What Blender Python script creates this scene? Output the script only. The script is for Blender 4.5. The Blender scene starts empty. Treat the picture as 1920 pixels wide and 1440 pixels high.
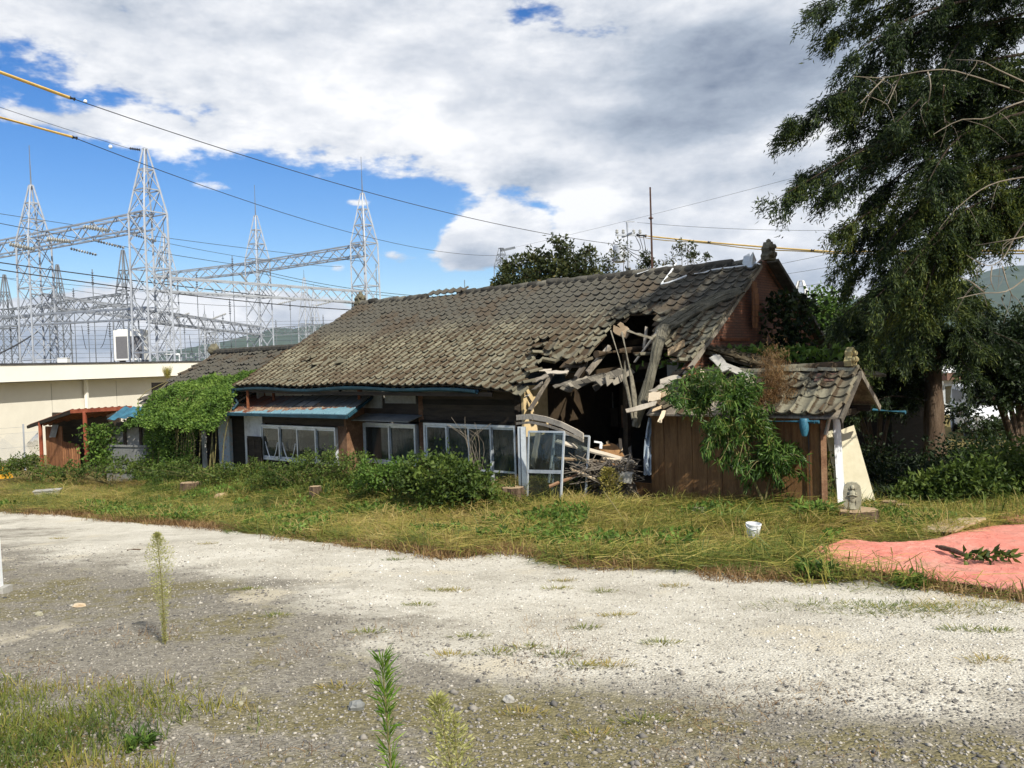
import bpy, math, random
import numpy as np
from mathutils import Vector, Matrix
rng = np.random.default_rng(11); random.seed(11)
scene = bpy.context.scene
COL = scene.collection
V = lambda *a: np.array(a, dtype=float)

# ------------------------------------------------------------------ camera
FPX, HC = 1553.0, 3.3                       # focal length in photo pixels, eye height over the yard level
PITCH, ROLL = math.radians(-1.55), math.radians(1.83)
FW = V(0, math.cos(PITCH), math.sin(PITCH))
_U = V(0, -math.sin(PITCH), math.cos(PITCH))
RT = V(1, 0, 0)*math.cos(ROLL) - _U*math.sin(ROLL)
UP = _U*math.cos(ROLL) + V(1, 0, 0)*math.sin(ROLL)
CAM = V(0, 0, HC)
cam_d = bpy.data.cameras.new('camera'); cam = bpy.data.objects.new('camera', cam_d); COL.objects.link(cam)
cam_d.sensor_width = 36.0; cam_d.lens = FPX/1920*36; cam_d.clip_start = 0.05; cam_d.clip_end = 20000
m = Matrix.Identity(4)
for i in range(3):
    m[i][0] = RT[i]; m[i][1] = UP[i]; m[i][2] = -FW[i]; m[i][3] = CAM[i]
cam.matrix_world = m
scene.camera = cam

# ------------------------------------------------------------------ sun, sky, exposure
SUN_EL = math.radians(41)
SUN_H = V(0.535, -0.845, 0)                 # horizontal direction towards the sun (behind the viewer, to the right)
SUN_DIR = SUN_H*math.cos(SUN_EL) + V(0, 0, math.sin(SUN_EL))
sd = bpy.data.lights.new('sun', 'SUN'); sd.energy = 5.0; sd.angle = math.radians(0.53); sd.color = (1.0, 0.94, 0.82)
so = bpy.data.objects.new('sun', sd); COL.objects.link(so)
so.rotation_euler = Vector(-SUN_DIR).to_track_quat('-Z', 'Y').to_euler(); so.location = (0, -20, 60)
scene.cycles.max_bounces = 5; scene.cycles.diffuse_bounces = 3; scene.cycles.glossy_bounces = 2; scene.cycles.transmission_bounces = 3; scene.cycles.transparent_max_bounces = 6
scene.cycles.caustics_reflective = False; scene.cycles.caustics_refractive = False
scene.view_settings.view_transform = 'Standard'
scene.view_settings.look = 'None'
scene.view_settings.exposure = 0.38
scene.view_settings.gamma = 1.0
scene.view_settings.use_curve_mapping = False

world = bpy.data.worlds.new('World'); scene.world = world; world.use_nodes = True
wt = world.node_tree; wt.nodes.clear()
world.cycles.sampling_method = 'MANUAL'; world.cycles.sample_map_resolution = 512

class X:
    """tiny expression builder for math nodes"""
    nt = None
    def __init__(s, v): s.v = v
    @staticmethod
    def op(o, *a, clamp=False):
        n = X.nt.nodes.new('ShaderNodeMath'); n.operation = o; n.use_clamp = clamp
        for i, q in enumerate(a):
            q = q.v if isinstance(q, X) else q
            if isinstance(q, (int, float)): n.inputs[i].default_value = q
            else: X.nt.links.new(q, n.inputs[i])
        return X(n.outputs[0])
    def __add__(s, o): return X.op('ADD', s, o)
    __radd__ = __add__
    def __sub__(s, o): return X.op('SUBTRACT', s, o)
    def __rsub__(s, o): return X.op('SUBTRACT', o, s)
    def __mul__(s, o): return X.op('MULTIPLY', s, o)
    __rmul__ = __mul__
    def __truediv__(s, o): return X.op('DIVIDE', s, o)
def xmax(a, b): return X.op('MAXIMUM', a, b)
def xmin(a, b): return X.op('MINIMUM', a, b)
def sstep(x, lo, hi):
    n = X.nt.nodes.new('ShaderNodeMapRange'); n.interpolation_type = 'SMOOTHSTEP'
    X.nt.links.new(x.v, n.inputs[0]); n.inputs[1].default_value = lo; n.inputs[2].default_value = hi
    return X(n.outputs[0])
def mixc(fac, a, b):
    n = X.nt.nodes.new('ShaderNodeMix'); n.data_type = 'RGBA'
    for sk, q in ((n.inputs[0], fac), (n.inputs[6], a), (n.inputs[7], b)):
        q = q.v if isinstance(q, X) else q
        if isinstance(q, (int, float)): sk.default_value = q
        elif isinstance(q, tuple): sk.default_value = (*q[:3], 1)
        else: X.nt.links.new(q, sk)
    return n.outputs[2]
def node(t, **kw):
    n = X.nt.nodes.new(t)
    for k, v in kw.items():
        if k[0] == 'i' and k[1:].isdigit(): n.inputs[int(k[1:])].default_value = v
        else: setattr(n, k, v)
    return n
def lk(a, b): X.nt.links.new(a, b)
def xnoise(vec, scale, detail=6, rough=.55, dist=0.0):
    n = node('ShaderNodeTexNoise'); lk(vec, n.inputs['Vector'])
    n.inputs['Scale'].default_value = scale; n.inputs['Detail'].default_value = detail
    n.inputs['Roughness'].default_value = rough; n.inputs['Distortion'].default_value = dist
    return X(n.outputs[0])

def build_sky():
    X.nt = wt
    out = node('ShaderNodeOutputWorld'); bg = node('ShaderNodeBackground'); lk(bg.outputs[0], out.inputs[0])
    sky = node('ShaderNodeTexSky', sky_type='NISHITA', sun_disc=False)
    sky.sun_elevation = SUN_EL; sky.sun_rotation = math.atan2(SUN_H[0], SUN_H[1]); sky.altitude = 300
    sky.air_density = 1.0; sky.dust_density = 0.4; sky.ozone_density = 2.0
    tc = node('ShaderNodeTexCoord'); sep = node('ShaderNodeSeparateXYZ'); lk(tc.outputs['Generated'], sep.inputs[0])
    x, y, z = (X(sep.outputs[i]) for i in range(3))
    deg = 180/math.pi
    az = X.op('ARCTAN2', x, y)*deg; el = X.op('ARCSINE', z)*deg
    cb = node('ShaderNodeCombineXYZ'); lk(az.v, cb.inputs[0]); lk(el.v, cb.inputs[1]); ae = cb.outputs[0]
    mp = node('ShaderNodeMapping'); mp.inputs['Scale'].default_value = (1, 1, 2.3); lk(tc.outputs['Generated'], mp.inputs[0])
    vec = mp.outputs[0]
    n1 = xnoise(vec, 4.2, 5, .6, .2); n2 = xnoise(vec, 10, 5, .6); n3 = xnoise(vec, 2.1, 2, .5); n4 = xnoise(vec, 34, 4, .62)
    # a bank of cloud overhead and to the right, clear air under it on the left
    bound = 10.6 - 0.17*az
    bank = xmax((el - bound)*0.16, (az - 1.4)*0.065)
    F = xmin(xmax(bank, -0.62), 0.8)
    def blob(px, py, sx, sy, w):
        d = V(*(FW + (px-960)/FPX*RT - (py-720)/FPX*UP)); d /= np.linalg.norm(d)
        a0 = math.degrees(math.atan2(d[0], d[1])); e0 = math.degrees(math.asin(d[2]))
        ma = node('ShaderNodeVectorMath', operation='MULTIPLY_ADD'); lk(ae, ma.inputs[0]); ma.inputs[1].default_value = (1/sx, 1/sy, 0); ma.inputs[2].default_value = (-a0/sx, -e0/sy, 0)
        ln = node('ShaderNodeVectorMath', operation='LENGTH'); lk(ma.outputs[0], ln.inputs[0])
        mr = node('ShaderNodeMapRange', interpolation_type='SMOOTHSTEP'); lk(ln.outputs['Value'], mr.inputs[0]); mr.inputs[1].default_value = 1.9; mr.inputs[2].default_value = 0; mr.inputs[4].default_value = w
        return X(mr.outputs[0])
    puff = [(925, 445, 2.6, 1.6, 1.1), (865, 470, 2.0, 1.3, .8), (735, 478, 1.7, .8, .75), (632, 506, 1.1, .75, .8), (668, 380, 1.0, .35, .5),
            (405, 352, 1.6, .35, .42), (330, 612, 8, 2.2, 1.15), (120, 605, 6, 2.2, 1.0), (560, 585, 5, 1.5, .95), (420, 650, 9, 1.5, .8), (60, 650, 9, 1.3, .8), (15, 460, 1.8, 1.1, .8),
            (180, 520, 3, .6, .3), (500, 660, 9, 1.2, .6), (80, 225, 5, 1.0, .35), (330, 250, 6, .8, .3)]
    for p in puff: F = F + blob(*p)
    hole = [(1000, 20, 3.2, 1.6, .55), (60, 80, 5, 1.3, .42), (300, 30, 4, .9, .32), (40, 170, 6, 1.0, .3), (1130, 60, 2.5, 1.2, .3)]
    for p in hole: F = F - blob(*p)
    F = F + (n1 - .5)*1.45 + (n2 - .5)*.95 + (n4 - .5)*.50
    mask = sstep(F, -.03, .24)
    # light and dark bellies of the clouds
    B = 0.815 + (n3 - .5)*.45 + (n2 - .5)*.95 + (n1 - .5)*.5 + (n4 - .5)*.34 - sstep(F, .35, 1.2)*.12
    for p in [(1400, 130, 6.5, 2.6, -.44), (1290, 90, 4, 1.7, -.14), (1010, 340, 2.8, 1.3, -.26), (850, 215, 2, 1, -.15), (1300, 245, 6, 1.3, -.26),
              (1150, 225, 3, .8, -.15), (1450, 330, 6, 1.5, -.12), (870, 490, 2.6, .7, -.25), (735, 492, 1.7, .4, -.28), (1560, 500, 10, 1.5, -.18), (150, 640, 10, .8, -.22),
              (1080, 380, 4, 1.0, .22), (900, 250, 4, 1.2, .12), (500, 150, 9, 2.6, .10), (1500, 250, 3, 1, .15), (1200, 460, 5, 1.2, .06), (300, 600, 6, 1.2, .2), (880, 420, 2.2, .9, .2)]:
        B = B + blob(*p[:4], p[4])
    cr = node('ShaderNodeValToRGB'); lk(X.op('MULTIPLY', B, 1.0, clamp=True).v, cr.inputs[0])
    e = cr.color_ramp.elements; e[0].position = .18; e[0].color = (.20, .245, .33, 1); e[1].position = .95; e[1].color = (.96, .96, .97, 1)
    q = e.new(.5); q.color = (.42, .475, .56, 1); q = e.new(.72); q.color = (.67, .70, .755, 1)
    hs = node('ShaderNodeHueSaturation'); hs.inputs['Saturation'].default_value = 1.42; hs.inputs['Value'].default_value = 0.122; hs.inputs['Hue'].default_value = .512
    lk(sky.outputs[0], hs.inputs['Color'])
    col = mixc(mask, hs.outputs[0], cr.outputs[0])
    lk(col, bg.inputs[0]); bg.inputs[1].default_value = 0.86
build_sky()

# ------------------------------------------------------------------ pixel rays, terrain
def at(px, py, Z): return CAM + Z*(FW + (px-960)/FPX*RT - (py-720)/FPX*UP)
def proj(p):
    d = np.asarray(p, float) - CAM; zz = d@FW
    return 960 + FPX*(d@RT)/zz, 720 - FPX*(d@UP)/zz, zz
def hit(px, py, p0, n):
    d = at(px, py, 1.0) - CAM
    return CAM + d*(((p0 - CAM)@n)/(d@n))
_perm = rng.random((64, 64))
def vn(x, y, sc):
    x = np.asarray(x, float)/sc + 100; y = np.asarray(y, float)/sc + 100
    i = np.floor(x).astype(int); j = np.floor(y).astype(int); u = x-i; v = y-j
    u = u*u*(3-2*u); v = v*v*(3-2*v); P = _perm
    return (P[i % 64, j % 64]*(1-u)*(1-v) + P[(i+1) % 64, j % 64]*u*(1-v) + P[i % 64, (j+1) % 64]*(1-u)*v + P[(i+1) % 64, (j+1) % 64]*u*v)
def ground(x, y):
    """height of the yard: it falls away from the viewer and levels out at the house"""
    x = np.asarray(x, float); y = np.asarray(y, float)
    k = .25; v = np.clip((1.985 - .0996*np.clip(y, -12, 60))/k, -30, 30)
    z = k*np.log1p(np.exp(v))
    near = np.clip(1 - (np.abs(x) + np.abs(y))/120, 0, 1)
    # rank growth and old spoil banked up along the house front
    s = (x-5.07)*-.6456 + (y-16.56)*-.7637; t = (x-5.07)*-.7637 + (y-16.56)*.6456
    bank = np.clip((7.2-s)/2.6, 0, 1)*np.clip((s-2.6)/.7, 0, 1); bank = bank*bank*(3-2*bank)*np.clip((t+3.5)/2, 0, 1)*np.clip((15.5-t)/3, 0, 1)
    lump = (vn(x+3, y+11, 1.0)-.35)*.34 + (vn(x-8, y+2, .42)-.5)*.12
    return z + near*((vn(x, y, 2.3)-.5)*.07 + (vn(x+31, y+7, .8)-.5)*.025) + bank*(.10 + .16*np.clip((t-1.2)/2, 0, 1) + lump)
def gp(px, py):
    d = at(px, py, 1.0) - CAM
    Z = 1.5
    while Z < 400:
        p = CAM + d*Z
        if p[2] < ground(p[0], p[1]): break
        Z += .02 if Z < 40 else 1
    return V(p[0], p[1], float(ground(p[0], p[1])))
def gpl(l): return [gp(*p) for p in l]

# ------------------------------------------------------------------ mesh helpers
LOC = {}
ORD = 'first second third fourth fifth sixth seventh eighth ninth tenth eleventh twelfth thirteenth'.split()
def setp(o, label=None, cat=None, group=None, kind=None):
    if label: o['label'] = label
    if cat: o['category'] = cat
    if group: o['group'] = group
    if kind: o['kind'] = kind
    return o
def thing(name, label, cat, loc, group=None):
    o = bpy.data.objects.new(name, None); COL.objects.link(o); o.location = tuple(loc); o.empty_display_size = .2
    LOC[o.name] = V(*loc)
    return setp(o, label, cat, group)
def link(name, me, mat, parent=None, origin=None):
    o = bpy.data.objects.new(name, me); COL.objects.link(o)
    if mat is not None and not me.materials: me.materials.append(mat)
    if parent is not None:
        o.parent = parent; LOC[o.name] = LOC[parent.name]
    else:
        o.location = tuple(origin if origin is not None else (0, 0, 0)); LOC[o.name] = V(*o.location)
    return o
def unit(v): v = np.asarray(v, float); return v/(np.linalg.norm(v)+1e-12)
def frame(d, up=(0, 0, 1)):
    d = unit(d); s = np.cross(d, up)
    if np.linalg.norm(s) < 1e-4: s = np.cross(d, (1, 0, 0))
    s = unit(s); return d, s, np.cross(s, d)
class MB:
    def __init__(s): s.v = []; s.f = []; s.uv = None
    def add(s, vs, fs):
        o = len(s.v); s.v += [tuple(map(float, p)) for p in vs]; s.f += [tuple(i+o for i in f) for f in fs]; return s
    def hexa(s, c):      # 8 corners: bottom 0-3, top 4-7
        return s.add(c, [(3, 2, 1, 0), (4, 5, 6, 7), (0, 1, 5, 4), (1, 2, 6, 5), (2, 3, 7, 6), (3, 0, 4, 7)])
    def obox(s, o, ax, ay, az):   # centre and three half-axes
        o, ax, ay, az = map(np.asarray, (o, ax, ay, az))
        return s.hexa([o-ax-ay-az, o+ax-ay-az, o+ax+ay-az, o-ax+ay-az, o-ax-ay+az, o+ax-ay+az, o+ax+ay+az, o-ax+ay+az])
    def beam(s, p, q, w, h, up=(0, 0, 1)):
        p = np.asarray(p, float); q = np.asarray(q, float); d, a, b = frame(q-p, up)
        return s.obox((p+q)/2, (q-p)/2, a*w/2, b*h/2)
    def plank(s, p, q, w, h, up=(0, 0, 1), seg=5, rough=.25, bend=0.0):
        """weathered board: split ends, uneven edges, slight bow"""
        p = np.asarray(p, float); q = np.asarray(q, float); d, a, b = frame(q-p, up); L = np.linalg.norm(q-p)
        vs = []; fs = []
        for i in range(seg+1):
            u = i/seg; c = p + (q-p)*u + b*bend*L*4*u*(1-u)
            e0 = w/2*(1 + rough*(random.random()-.5)); e1 = w/2*(1 + rough*(random.random()-.5)); sh = d*(random.random()-.5)*w*(1.6 if i in (0, seg) else 0)
            sh2 = d*(random.random()-.5)*w*(1.6 if i in (0, seg) else 0)
            vs += [c-a*e0-b*h/2+sh, c+a*e1-b*h/2+sh2, c+a*e1+b*h/2+sh2, c-a*e0+b*h/2+sh]
        for i in range(seg):
            o = i*4
            fs += [(o+k, o+(k+1) % 4, o+4+(k+1) % 4, o+4+k) for k in range(4)]
        fs += [(3, 2, 1, 0), tuple(seg*4+k for k in range(4))]
        return s.add(vs, fs)
    def tube(s, pts, r, n=6, r1=None, cap=True, jit=0):
        pts = [np.asarray(p, float) for p in pts]; N = len(pts); vs = []; fs = []; ref = None
        for i, p in enumerate(pts):
            d = pts[min(i+1, N-1)] - pts[max(i-1, 0)]
            if ref is None: _, a, b = frame(d)
            else:
                d = unit(d); a = unit(ref - d*(ref@d)); b = np.cross(d, a)*1.0
            ref = a; u = i/max(N-1, 1)
            rr = r[i] if isinstance(r, (list, tuple, np.ndarray)) else (r if r1 is None else r + (r1-r)*u)
            for k in range(n):
                t = 2*math.pi*k/n; q = rr*(1 + (random.random()-.5)*jit)
                vs.append(p + (a*math.cos(t) + b*math.sin(t))*q)
        for i in range(N-1):
            for k in range(n):
                fs.append((i*n+k, i*n+(k+1) % n, (i+1)*n+(k+1) % n, (i+1)*n+k))
        if cap: fs += [tuple(reversed(range(n))), tuple((N-1)*n+k for k in range(n))]
        return s.add(vs, fs)
    def prism(s, poly, ext):
        n = len(poly); poly = [np.asarray(p, float) for p in poly]; ext = np.asarray(ext, float)
        vs = poly + [p+ext for p in poly]
        return s.add(vs, [tuple(reversed(range(n))), tuple(range(n, 2*n))] + [(i, (i+1) % n, n+(i+1) % n, n+i) for i in range(n)])
    def lathe(s, base, prof, n=16, axis=(0, 0, 1), cap=True, jit=0):
        d, a, b = frame(axis, (0, 1, .01)); vs = []; fs = []
        for (r, h) in prof:
            for k in range(n):
                t = 2*math.pi*k/n; q = r*(1+(random.random()-.5)*jit)
                vs.append(np.asarray(base) + d*h + (a*math.cos(t)+b*math.sin(t))*q)
        for i in range(len(prof)-1):
            for k in range(n): fs.append((i*n+k, i*n+(k+1) % n, (i+1)*n+(k+1) % n, (i+1)*n+k))
        if cap: fs += [tuple(reversed(range(n))), tuple((len(prof)-1)*n+k for k in range(n))]
        return s.add(vs, fs)
    def ball(s, c, r, n=8, m=6, axes=None, jit=0):
        c = np.asarray(c, float); r = np.broadcast_to(np.asarray(r, float), (3,)); ax = np.eye(3) if axes is None else axes
        vs = [c + ax[2]*r[2]]; fs = []
        for i in range(1, m):
            p = math.pi*i/m
            for k in range(n):
                t = 2*math.pi*k/n; q = 1 + (random.random()-.5)*jit
                vs.append(c + q*(ax[0]*r[0]*math.sin(p)*math.cos(t) + ax[1]*r[1]*math.sin(p)*math.sin(t) + ax[2]*r[2]*math.cos(p)))
        vs.append(c - ax[2]*r[2])
        for k in range(n): fs.append((0, 1+k, 1+(k+1) % n))
        for i in range(m-2):
            for k in range(n): fs.append((1+i*n+k, 1+(i+1)*n+k, 1+(i+1)*n+(k+1) % n, 1+i*n+(k+1) % n))
        L = len(vs)-1
        for k in range(n): fs.append((L, 1+(m-2)*n+(k+1) % n, 1+(m-2)*n+k))
        return s.add(vs, fs)
    def mesh(s, name, o, smooth=False):
        me = bpy.data.meshes.new(name); a = np.array(s.v) - np.asarray(o)
        me.from_pydata(a.tolist(), [], s.f); me.update()
        if smooth:
            me.polygons.foreach_set('use_smooth', [True]*len(me.polygons))
            try: me.set_sharp_from_angle(angle=math.radians(45))
            except Exception: pass
        return me
    def build(s, name, mat, parent, label=None, smooth=False, kind=None, group=None):
        me = s.mesh(name, LOC[parent.name], smooth); o = link(name, me, mat, parent)
        return setp(o, label, None, group, kind)
    def top(s, name, mat, label=None, cat=None, group=None, kind=None, smooth=False, origin=None):
        a = np.array(s.v)
        if origin is None: origin = V((a[:, 0].min()+a[:, 0].max())/2, (a[:, 1].min()+a[:, 1].max())/2, a[:, 2].min())
        me = s.mesh(name, origin, smooth); o = link(name, me, mat, None, origin)
        return setp(o, label, cat, group, kind)
def trimesh(name, P, T, mat, parent=None, v=None, origin=(0, 0, 0), smooth=False, uv=None):
    """fast triangle mesh from arrays, v is a random tone per vertex"""
    o = LOC[parent.name] if parent is not None else np.asarray(origin, float)
    P = (np.asarray(P, float) - o).astype(np.float32); T = np.asarray(T, np.int32)
    me = bpy.data.meshes.new(name); me.vertices.add(len(P)); me.vertices.foreach_set('co', P.ravel())
    me.loops.add(T.size); me.loops.foreach_set('vertex_index', T.ravel())
    me.polygons.add(len(T)); me.polygons.foreach_set('loop_start', np.arange(0, T.size, T.shape[1], dtype=np.int32))
    if smooth: me.polygons.foreach_set('use_smooth', np.ones(len(T), bool))
    me.update(calc_edges=True); me.validate()
    if v is not None:
        at_ = me.attributes.new('tone', 'FLOAT', 'POINT'); at_.data.foreach_set('value', np.asarray(v, np.float32))
    return link(name, me, mat, parent, None if parent is not None else origin)

# ------------------------------------------------------------------ materials
def newmat(name):
    mt = bpy.data.materials.new(name); mt.use_nodes = True; X.nt = mt.node_tree; X.nt.nodes.clear()
    out = node('ShaderNodeOutputMaterial'); b = node('ShaderNodeBsdfPrincipled'); lk(b.outputs[0], out.inputs[0])
    return mt, b, out
def ramp(fac, stops):
    cr = node('ShaderNodeValToRGB'); lk(fac.v if isinstance(fac, X) else fac, cr.inputs[0]); e = cr.color_ramp.elements
    e[0].position = stops[0][0]; e[0].color = (*stops[0][1], 1); e[1].position = stops[-1][0]; e[1].color = (*stops[-1][1], 1)
    for p, c in stops[1:-1]: q = e.new(p); q.color = (*c, 1)
    return cr.outputs[0]
def bumpn(b, h, dist, strength=1.0):
    bn = node('ShaderNodeBump'); bn.inputs['Strength'].default_value = strength; bn.inputs['Distance'].default_value = dist
    lk(h.v, bn.inputs['Height']); lk(bn.outputs[0], b.inputs['Normal'])
def pos(scale=(1, 1, 1), rot=(0, 0, 0)):
    g = node('ShaderNodeNewGeometry'); mp = node('ShaderNodeMapping'); mp.inputs['Scale'].default_value = scale; mp.inputs['Rotation'].default_value = rot
    lk(g.outputs['Position'], mp.inputs[0]); return mp.outputs[0]
def M(name, stops, scale=4, rough=.85, bump=.004, bscale=None, metal=0, stretch=(1, 1, 1), rot=(0, 0, 0), detail=8, nrough=.62, spec=.25, rand=0.0, fine=.35):
    """colour from two scales of noise, fine relief from a third"""
    mt, b, out = newmat(name); p = pos(stretch, rot)
    f = xnoise(p, scale, detail, nrough) * (1-fine) + xnoise(p, scale*9, 5, .6)*fine
    if rand:
        oi = node('ShaderNodeObjectInfo'); f = f + (X(oi.outputs['Random']) - .5)*rand
    f = (f - .5)*1.9 + .5
    lk(ramp(X.op('MULTIPLY', f, 1.0, clamp=True), stops), b.inputs['Base Color'])
    b.inputs['Roughness'].default_value = rough; b.inputs['Metallic'].default_value = metal; b.inputs['Specular IOR Level'].default_value = spec
    if bump: bumpn(b, xnoise(p, bscale or scale*6, 6, .65), bump)
    return mt
def LM(name, stops, transl=.35, rough=.55):
    mt, b, out = newmat(name)
    a = node('ShaderNodeAttribute', attribute_name='tone')
    n = xnoise(pos(), 1.3, 3)
    c = ramp(X.op('MULTIPLY', X(a.outputs['Fac'])*.75 + (n-.5)*.9 + .12, 1.0, clamp=True), stops)
    lk(c, b.inputs['Base Color']); b.inputs['Roughness'].default_value = rough; b.inputs['Specular IOR Level'].default_value = .3
    tr = node('ShaderNodeBsdfTranslucent'); lk(c, tr.inputs[0]); mx = node('ShaderNodeMixShader'); mx.inputs[0].default_value = transl
    lk(b.outputs[0], mx.inputs[1]); lk(tr.outputs[0], mx.inputs[2]); lk(mx.outputs[0], out.inputs[0])
    return mt
MT = {}
MT['old_wood'] = M('weathered grey wood', [(.2, (.10, .085, .07)), (.5, (.26, .225, .18)), (.85, (.45, .40, .33))], 3, .9, .006, 30, stretch=(1, 1, .5), rand=.5)
MT['grey_board'] = M('dull grey shingle board', [(.2, (.05, .045, .038)), (.5, (.12, .108, .088)), (.85, (.24, .215, .175))], 3, .95, .006, 30, rand=.5)
MT['pale_wood'] = M('splintered pale wood', [(.2, (.22, .16, .10)), (.5, (.42, .32, .21)), (.85, (.6, .5, .37))], 4, .9, .005, 30, rand=.5)
MT['red_wood'] = M('reddish old timber', [(.2, (.06, .03, .018)), (.55, (.14, .072, .04)), (.9, (.26, .155, .09))], 4, .85, .004, 25, rand=.3)
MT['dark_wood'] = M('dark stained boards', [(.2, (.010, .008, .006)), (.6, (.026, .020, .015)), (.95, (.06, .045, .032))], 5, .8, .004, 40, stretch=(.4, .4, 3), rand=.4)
MT['beam'] = M('old dark beam', [(.2, (.03, .022, .014)), (.6, (.075, .052, .032)), (.95, (.15, .11, .07))], 5, .85, .006, 20)
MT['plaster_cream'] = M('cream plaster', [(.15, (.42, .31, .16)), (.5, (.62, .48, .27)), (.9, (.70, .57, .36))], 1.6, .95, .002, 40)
MT['plaster_grey'] = M('dirty grey plaster', [(.15, (.16, .15, .13)), (.6, (.30, .29, .26)), (.95, (.42, .41, .38))], 1.6, .95, .003, 30)
MT['plaster_white'] = M('stained white plaster', [(.1, (.36, .35, .33)), (.5, (.66, .66, .65)), (.9, (.8, .8, .79))], 1.2, .9, .002, 40)
MT['alu'] = M('dull aluminium', [(.2, (.42, .45, .47)), (.6, (.62, .66, .69)), (.95, (.74, .77, .79))], 3, .42, .0005, 60, metal=.35, spec=.5)
MT['blue_metal'] = M('faded blue paint on tin', [(.15, (.012, .04, .055)), (.5, (.022, .10, .155)), (.9, (.05, .20, .29))], 4, .5, .001, 30, spec=.4)
MT['blue_shaded'] = M('blue tin darkened as shade', [(.15, (.008, .022, .030)), (.5, (.014, .05, .072)), (.9, (.03, .10, .14))], 4, .6, .001, 30, spec=.3)  # the blue tin again, darkened to stand for shade under the eaves
MT['rope'] = M('grey fibre rope', [(.2, (.09, .08, .06)), (.8, (.26, .235, .18))], 20, .95, .003, 60)
MT['cloth_grey'] = M('weathered grey sheet', [(.12, (.035, .033, .026)), (.45, (.10, .093, .07)), (.9, (.215, .20, .155))], 5, .95, .012, 22, stretch=(1, 1, .35))
MT['white_plastic'] = M('white plastic', [(.2, (.62, .65, .68)), (.8, (.80, .82, .84))], 3, .4, .0003, 40, spec=.45)
MT['cream_board'] = M('cream insulation board', [(.2, (.66, .60, .42)), (.7, (.80, .745, .56))], 1.4, .8, .001, 30)
MT['concrete'] = M('grey concrete', [(.2, (.22, .21, .19)), (.8, (.42, .41, .38))], 6, .95, .003, 40)
MT['stone'] = M('lichened stone', [(.15, (.16, .15, .11)), (.5, (.30, .285, .21)), (.9, (.42, .40, .31))], 7, .95, .006, 40)
MT['steel'] = M('galvanised steel', [(.2, (.26, .28, .32)), (.8, (.40, .43, .48))], 2, .55, 0, metal=.1, spec=.35)
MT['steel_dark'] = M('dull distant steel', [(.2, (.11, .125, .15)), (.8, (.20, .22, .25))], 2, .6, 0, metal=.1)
MT['wire'] = M('black cable', [(.2, (.02, .022, .026)), (.8, (.05, .052, .058))], 2, .6, 0)
MT['yellow_cover'] = M('yellow cable sleeve', [(.2, (.55, .34, .08)), (.8, (.72, .50, .16))], 3, .5, .001, 40)
MT['porcelain'] = M('grey porcelain', [(.2, (.22, .23, .225)), (.8, (.40, .40, .385))], 3, .3, 0, spec=.5)
MT['rust'] = M('rusted iron', [(.15, (.07, .025, .012)), (.5, (.17, .06, .026)), (.9, (.30, .13, .06))], 5, .9, .002, 40)
MT['mast'] = M('dark rusty tube', [(.15, (.03, .016, .012)), (.6, (.08, .042, .03)), (.95, (.14, .08, .06))], 6, .85, 0)
MT['red_oxide'] = M('red oxide paint', [(.15, (.12, .03, .018)), (.5, (.27, .07, .035)), (.9, (.36, .13, .07))], 4, .7, .001, 40)
MT['brown_sheet'] = M('brown rusty sheet', [(.1, (.06, .03, .018)), (.5, (.19, .085, .04)), (.9, (.34, .17, .08))], 2.5, .85, .002, 40, stretch=(3, 3, .5))
MT['grey_sheet'] = M('old grey sheet metal', [(.15, (.10, .105, .10)), (.6, (.19, .195, .19)), (.95, (.28, .28, .27))], 2, .7, .001, 40)
MT['board_panel'] = M('brown grained panel', [(.12, (.09, .044, .018)), (.42, (.19, .098, .040)), (.72, (.28, .155, .066)), (.95, (.46, .30, .15))], 2.6, .75, .004, 60, stretch=(5, 5, .6))
MT['cream_wall'] = M('cream rendered wall', [(.1, (.55, .52, .45)), (.8, (.655, .625, .545))], .5, .9, .002, 120, fine=.25)
MT['cream_fascia'] = M('cream painted fascia', [(.1, (.68, .655, .58)), (.8, (.76, .735, .665))], .5, .8, .001, 60, fine=.2)
MT['dark_cap'] = M('dark metal cap', [(.2, (.03, .03, .035)), (.8, (.07, .07, .075))], 2, .6, 0)
MT['ac_white'] = M('white enamel', [(.2, (.66, .66, .64)), (.8, (.78, .78, .76))], 1, .5, 0)
MT['grille'] = M('dark grille', [(.3, (.10, .10, .11)), (.7, (.17, .17, .18))], 60, .7, .004, 80, stretch=(.1, .1, 3))
MT['bark'] = M('brown bark', [(.15, (.035, .022, .015)), (.5, (.10, .068, .045)), (.9, (.19, .14, .10))], 6, .95, .02, 18, stretch=(2, 2, .4))
MT['bark_red'] = M('reddish cypress bark', [(.15, (.06, .03, .02)), (.5, (.14, .075, .05)), (.9, (.24, .15, .11))], 5, .95, .02, 16, stretch=(3, 3, .3))
MT['twig'] = M('bare grey twig', [(.2, (.13, .11, .085)), (.8, (.27, .235, .185))], 8, .9, .002, 40)
MT['stem'] = M('green brown stem', [(.2, (.10, .09, .035)), (.8, (.22, .19, .08))], 8, .8, .001, 40)
MT['cut_wood'] = M('sawn stump face', [(.15, (.18, .12, .07)), (.5, (.34, .245, .15)), (.9, (.46, .36, .24))], 9, .95, .005, 40)
MT['interior_shade'] = M('interior lining darkened as shade', [(.15, (.018, .012, .008)), (.6, (.05, .034, .019)), (.95, (.085, .06, .034))], 1.2, .9, .002, 30)  # dark tone stands for the shade inside the house
MT['curtain'] = M('pale curtain', [(.2, (.13, .14, .13)), (.8, (.27, .28, .26))], 1.5, .95, .01, 10, stretch=(5, 5, .2))
MT['plastic_sheet'] = M('torn pale blue film', [(.1, (.05, .06, .075)), (.45, (.30, .36, .43)), (.85, (.58, .65, .72))], 7, .35, .02, 9, stretch=(1.5, 1.5, .6), spec=.5)
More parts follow.
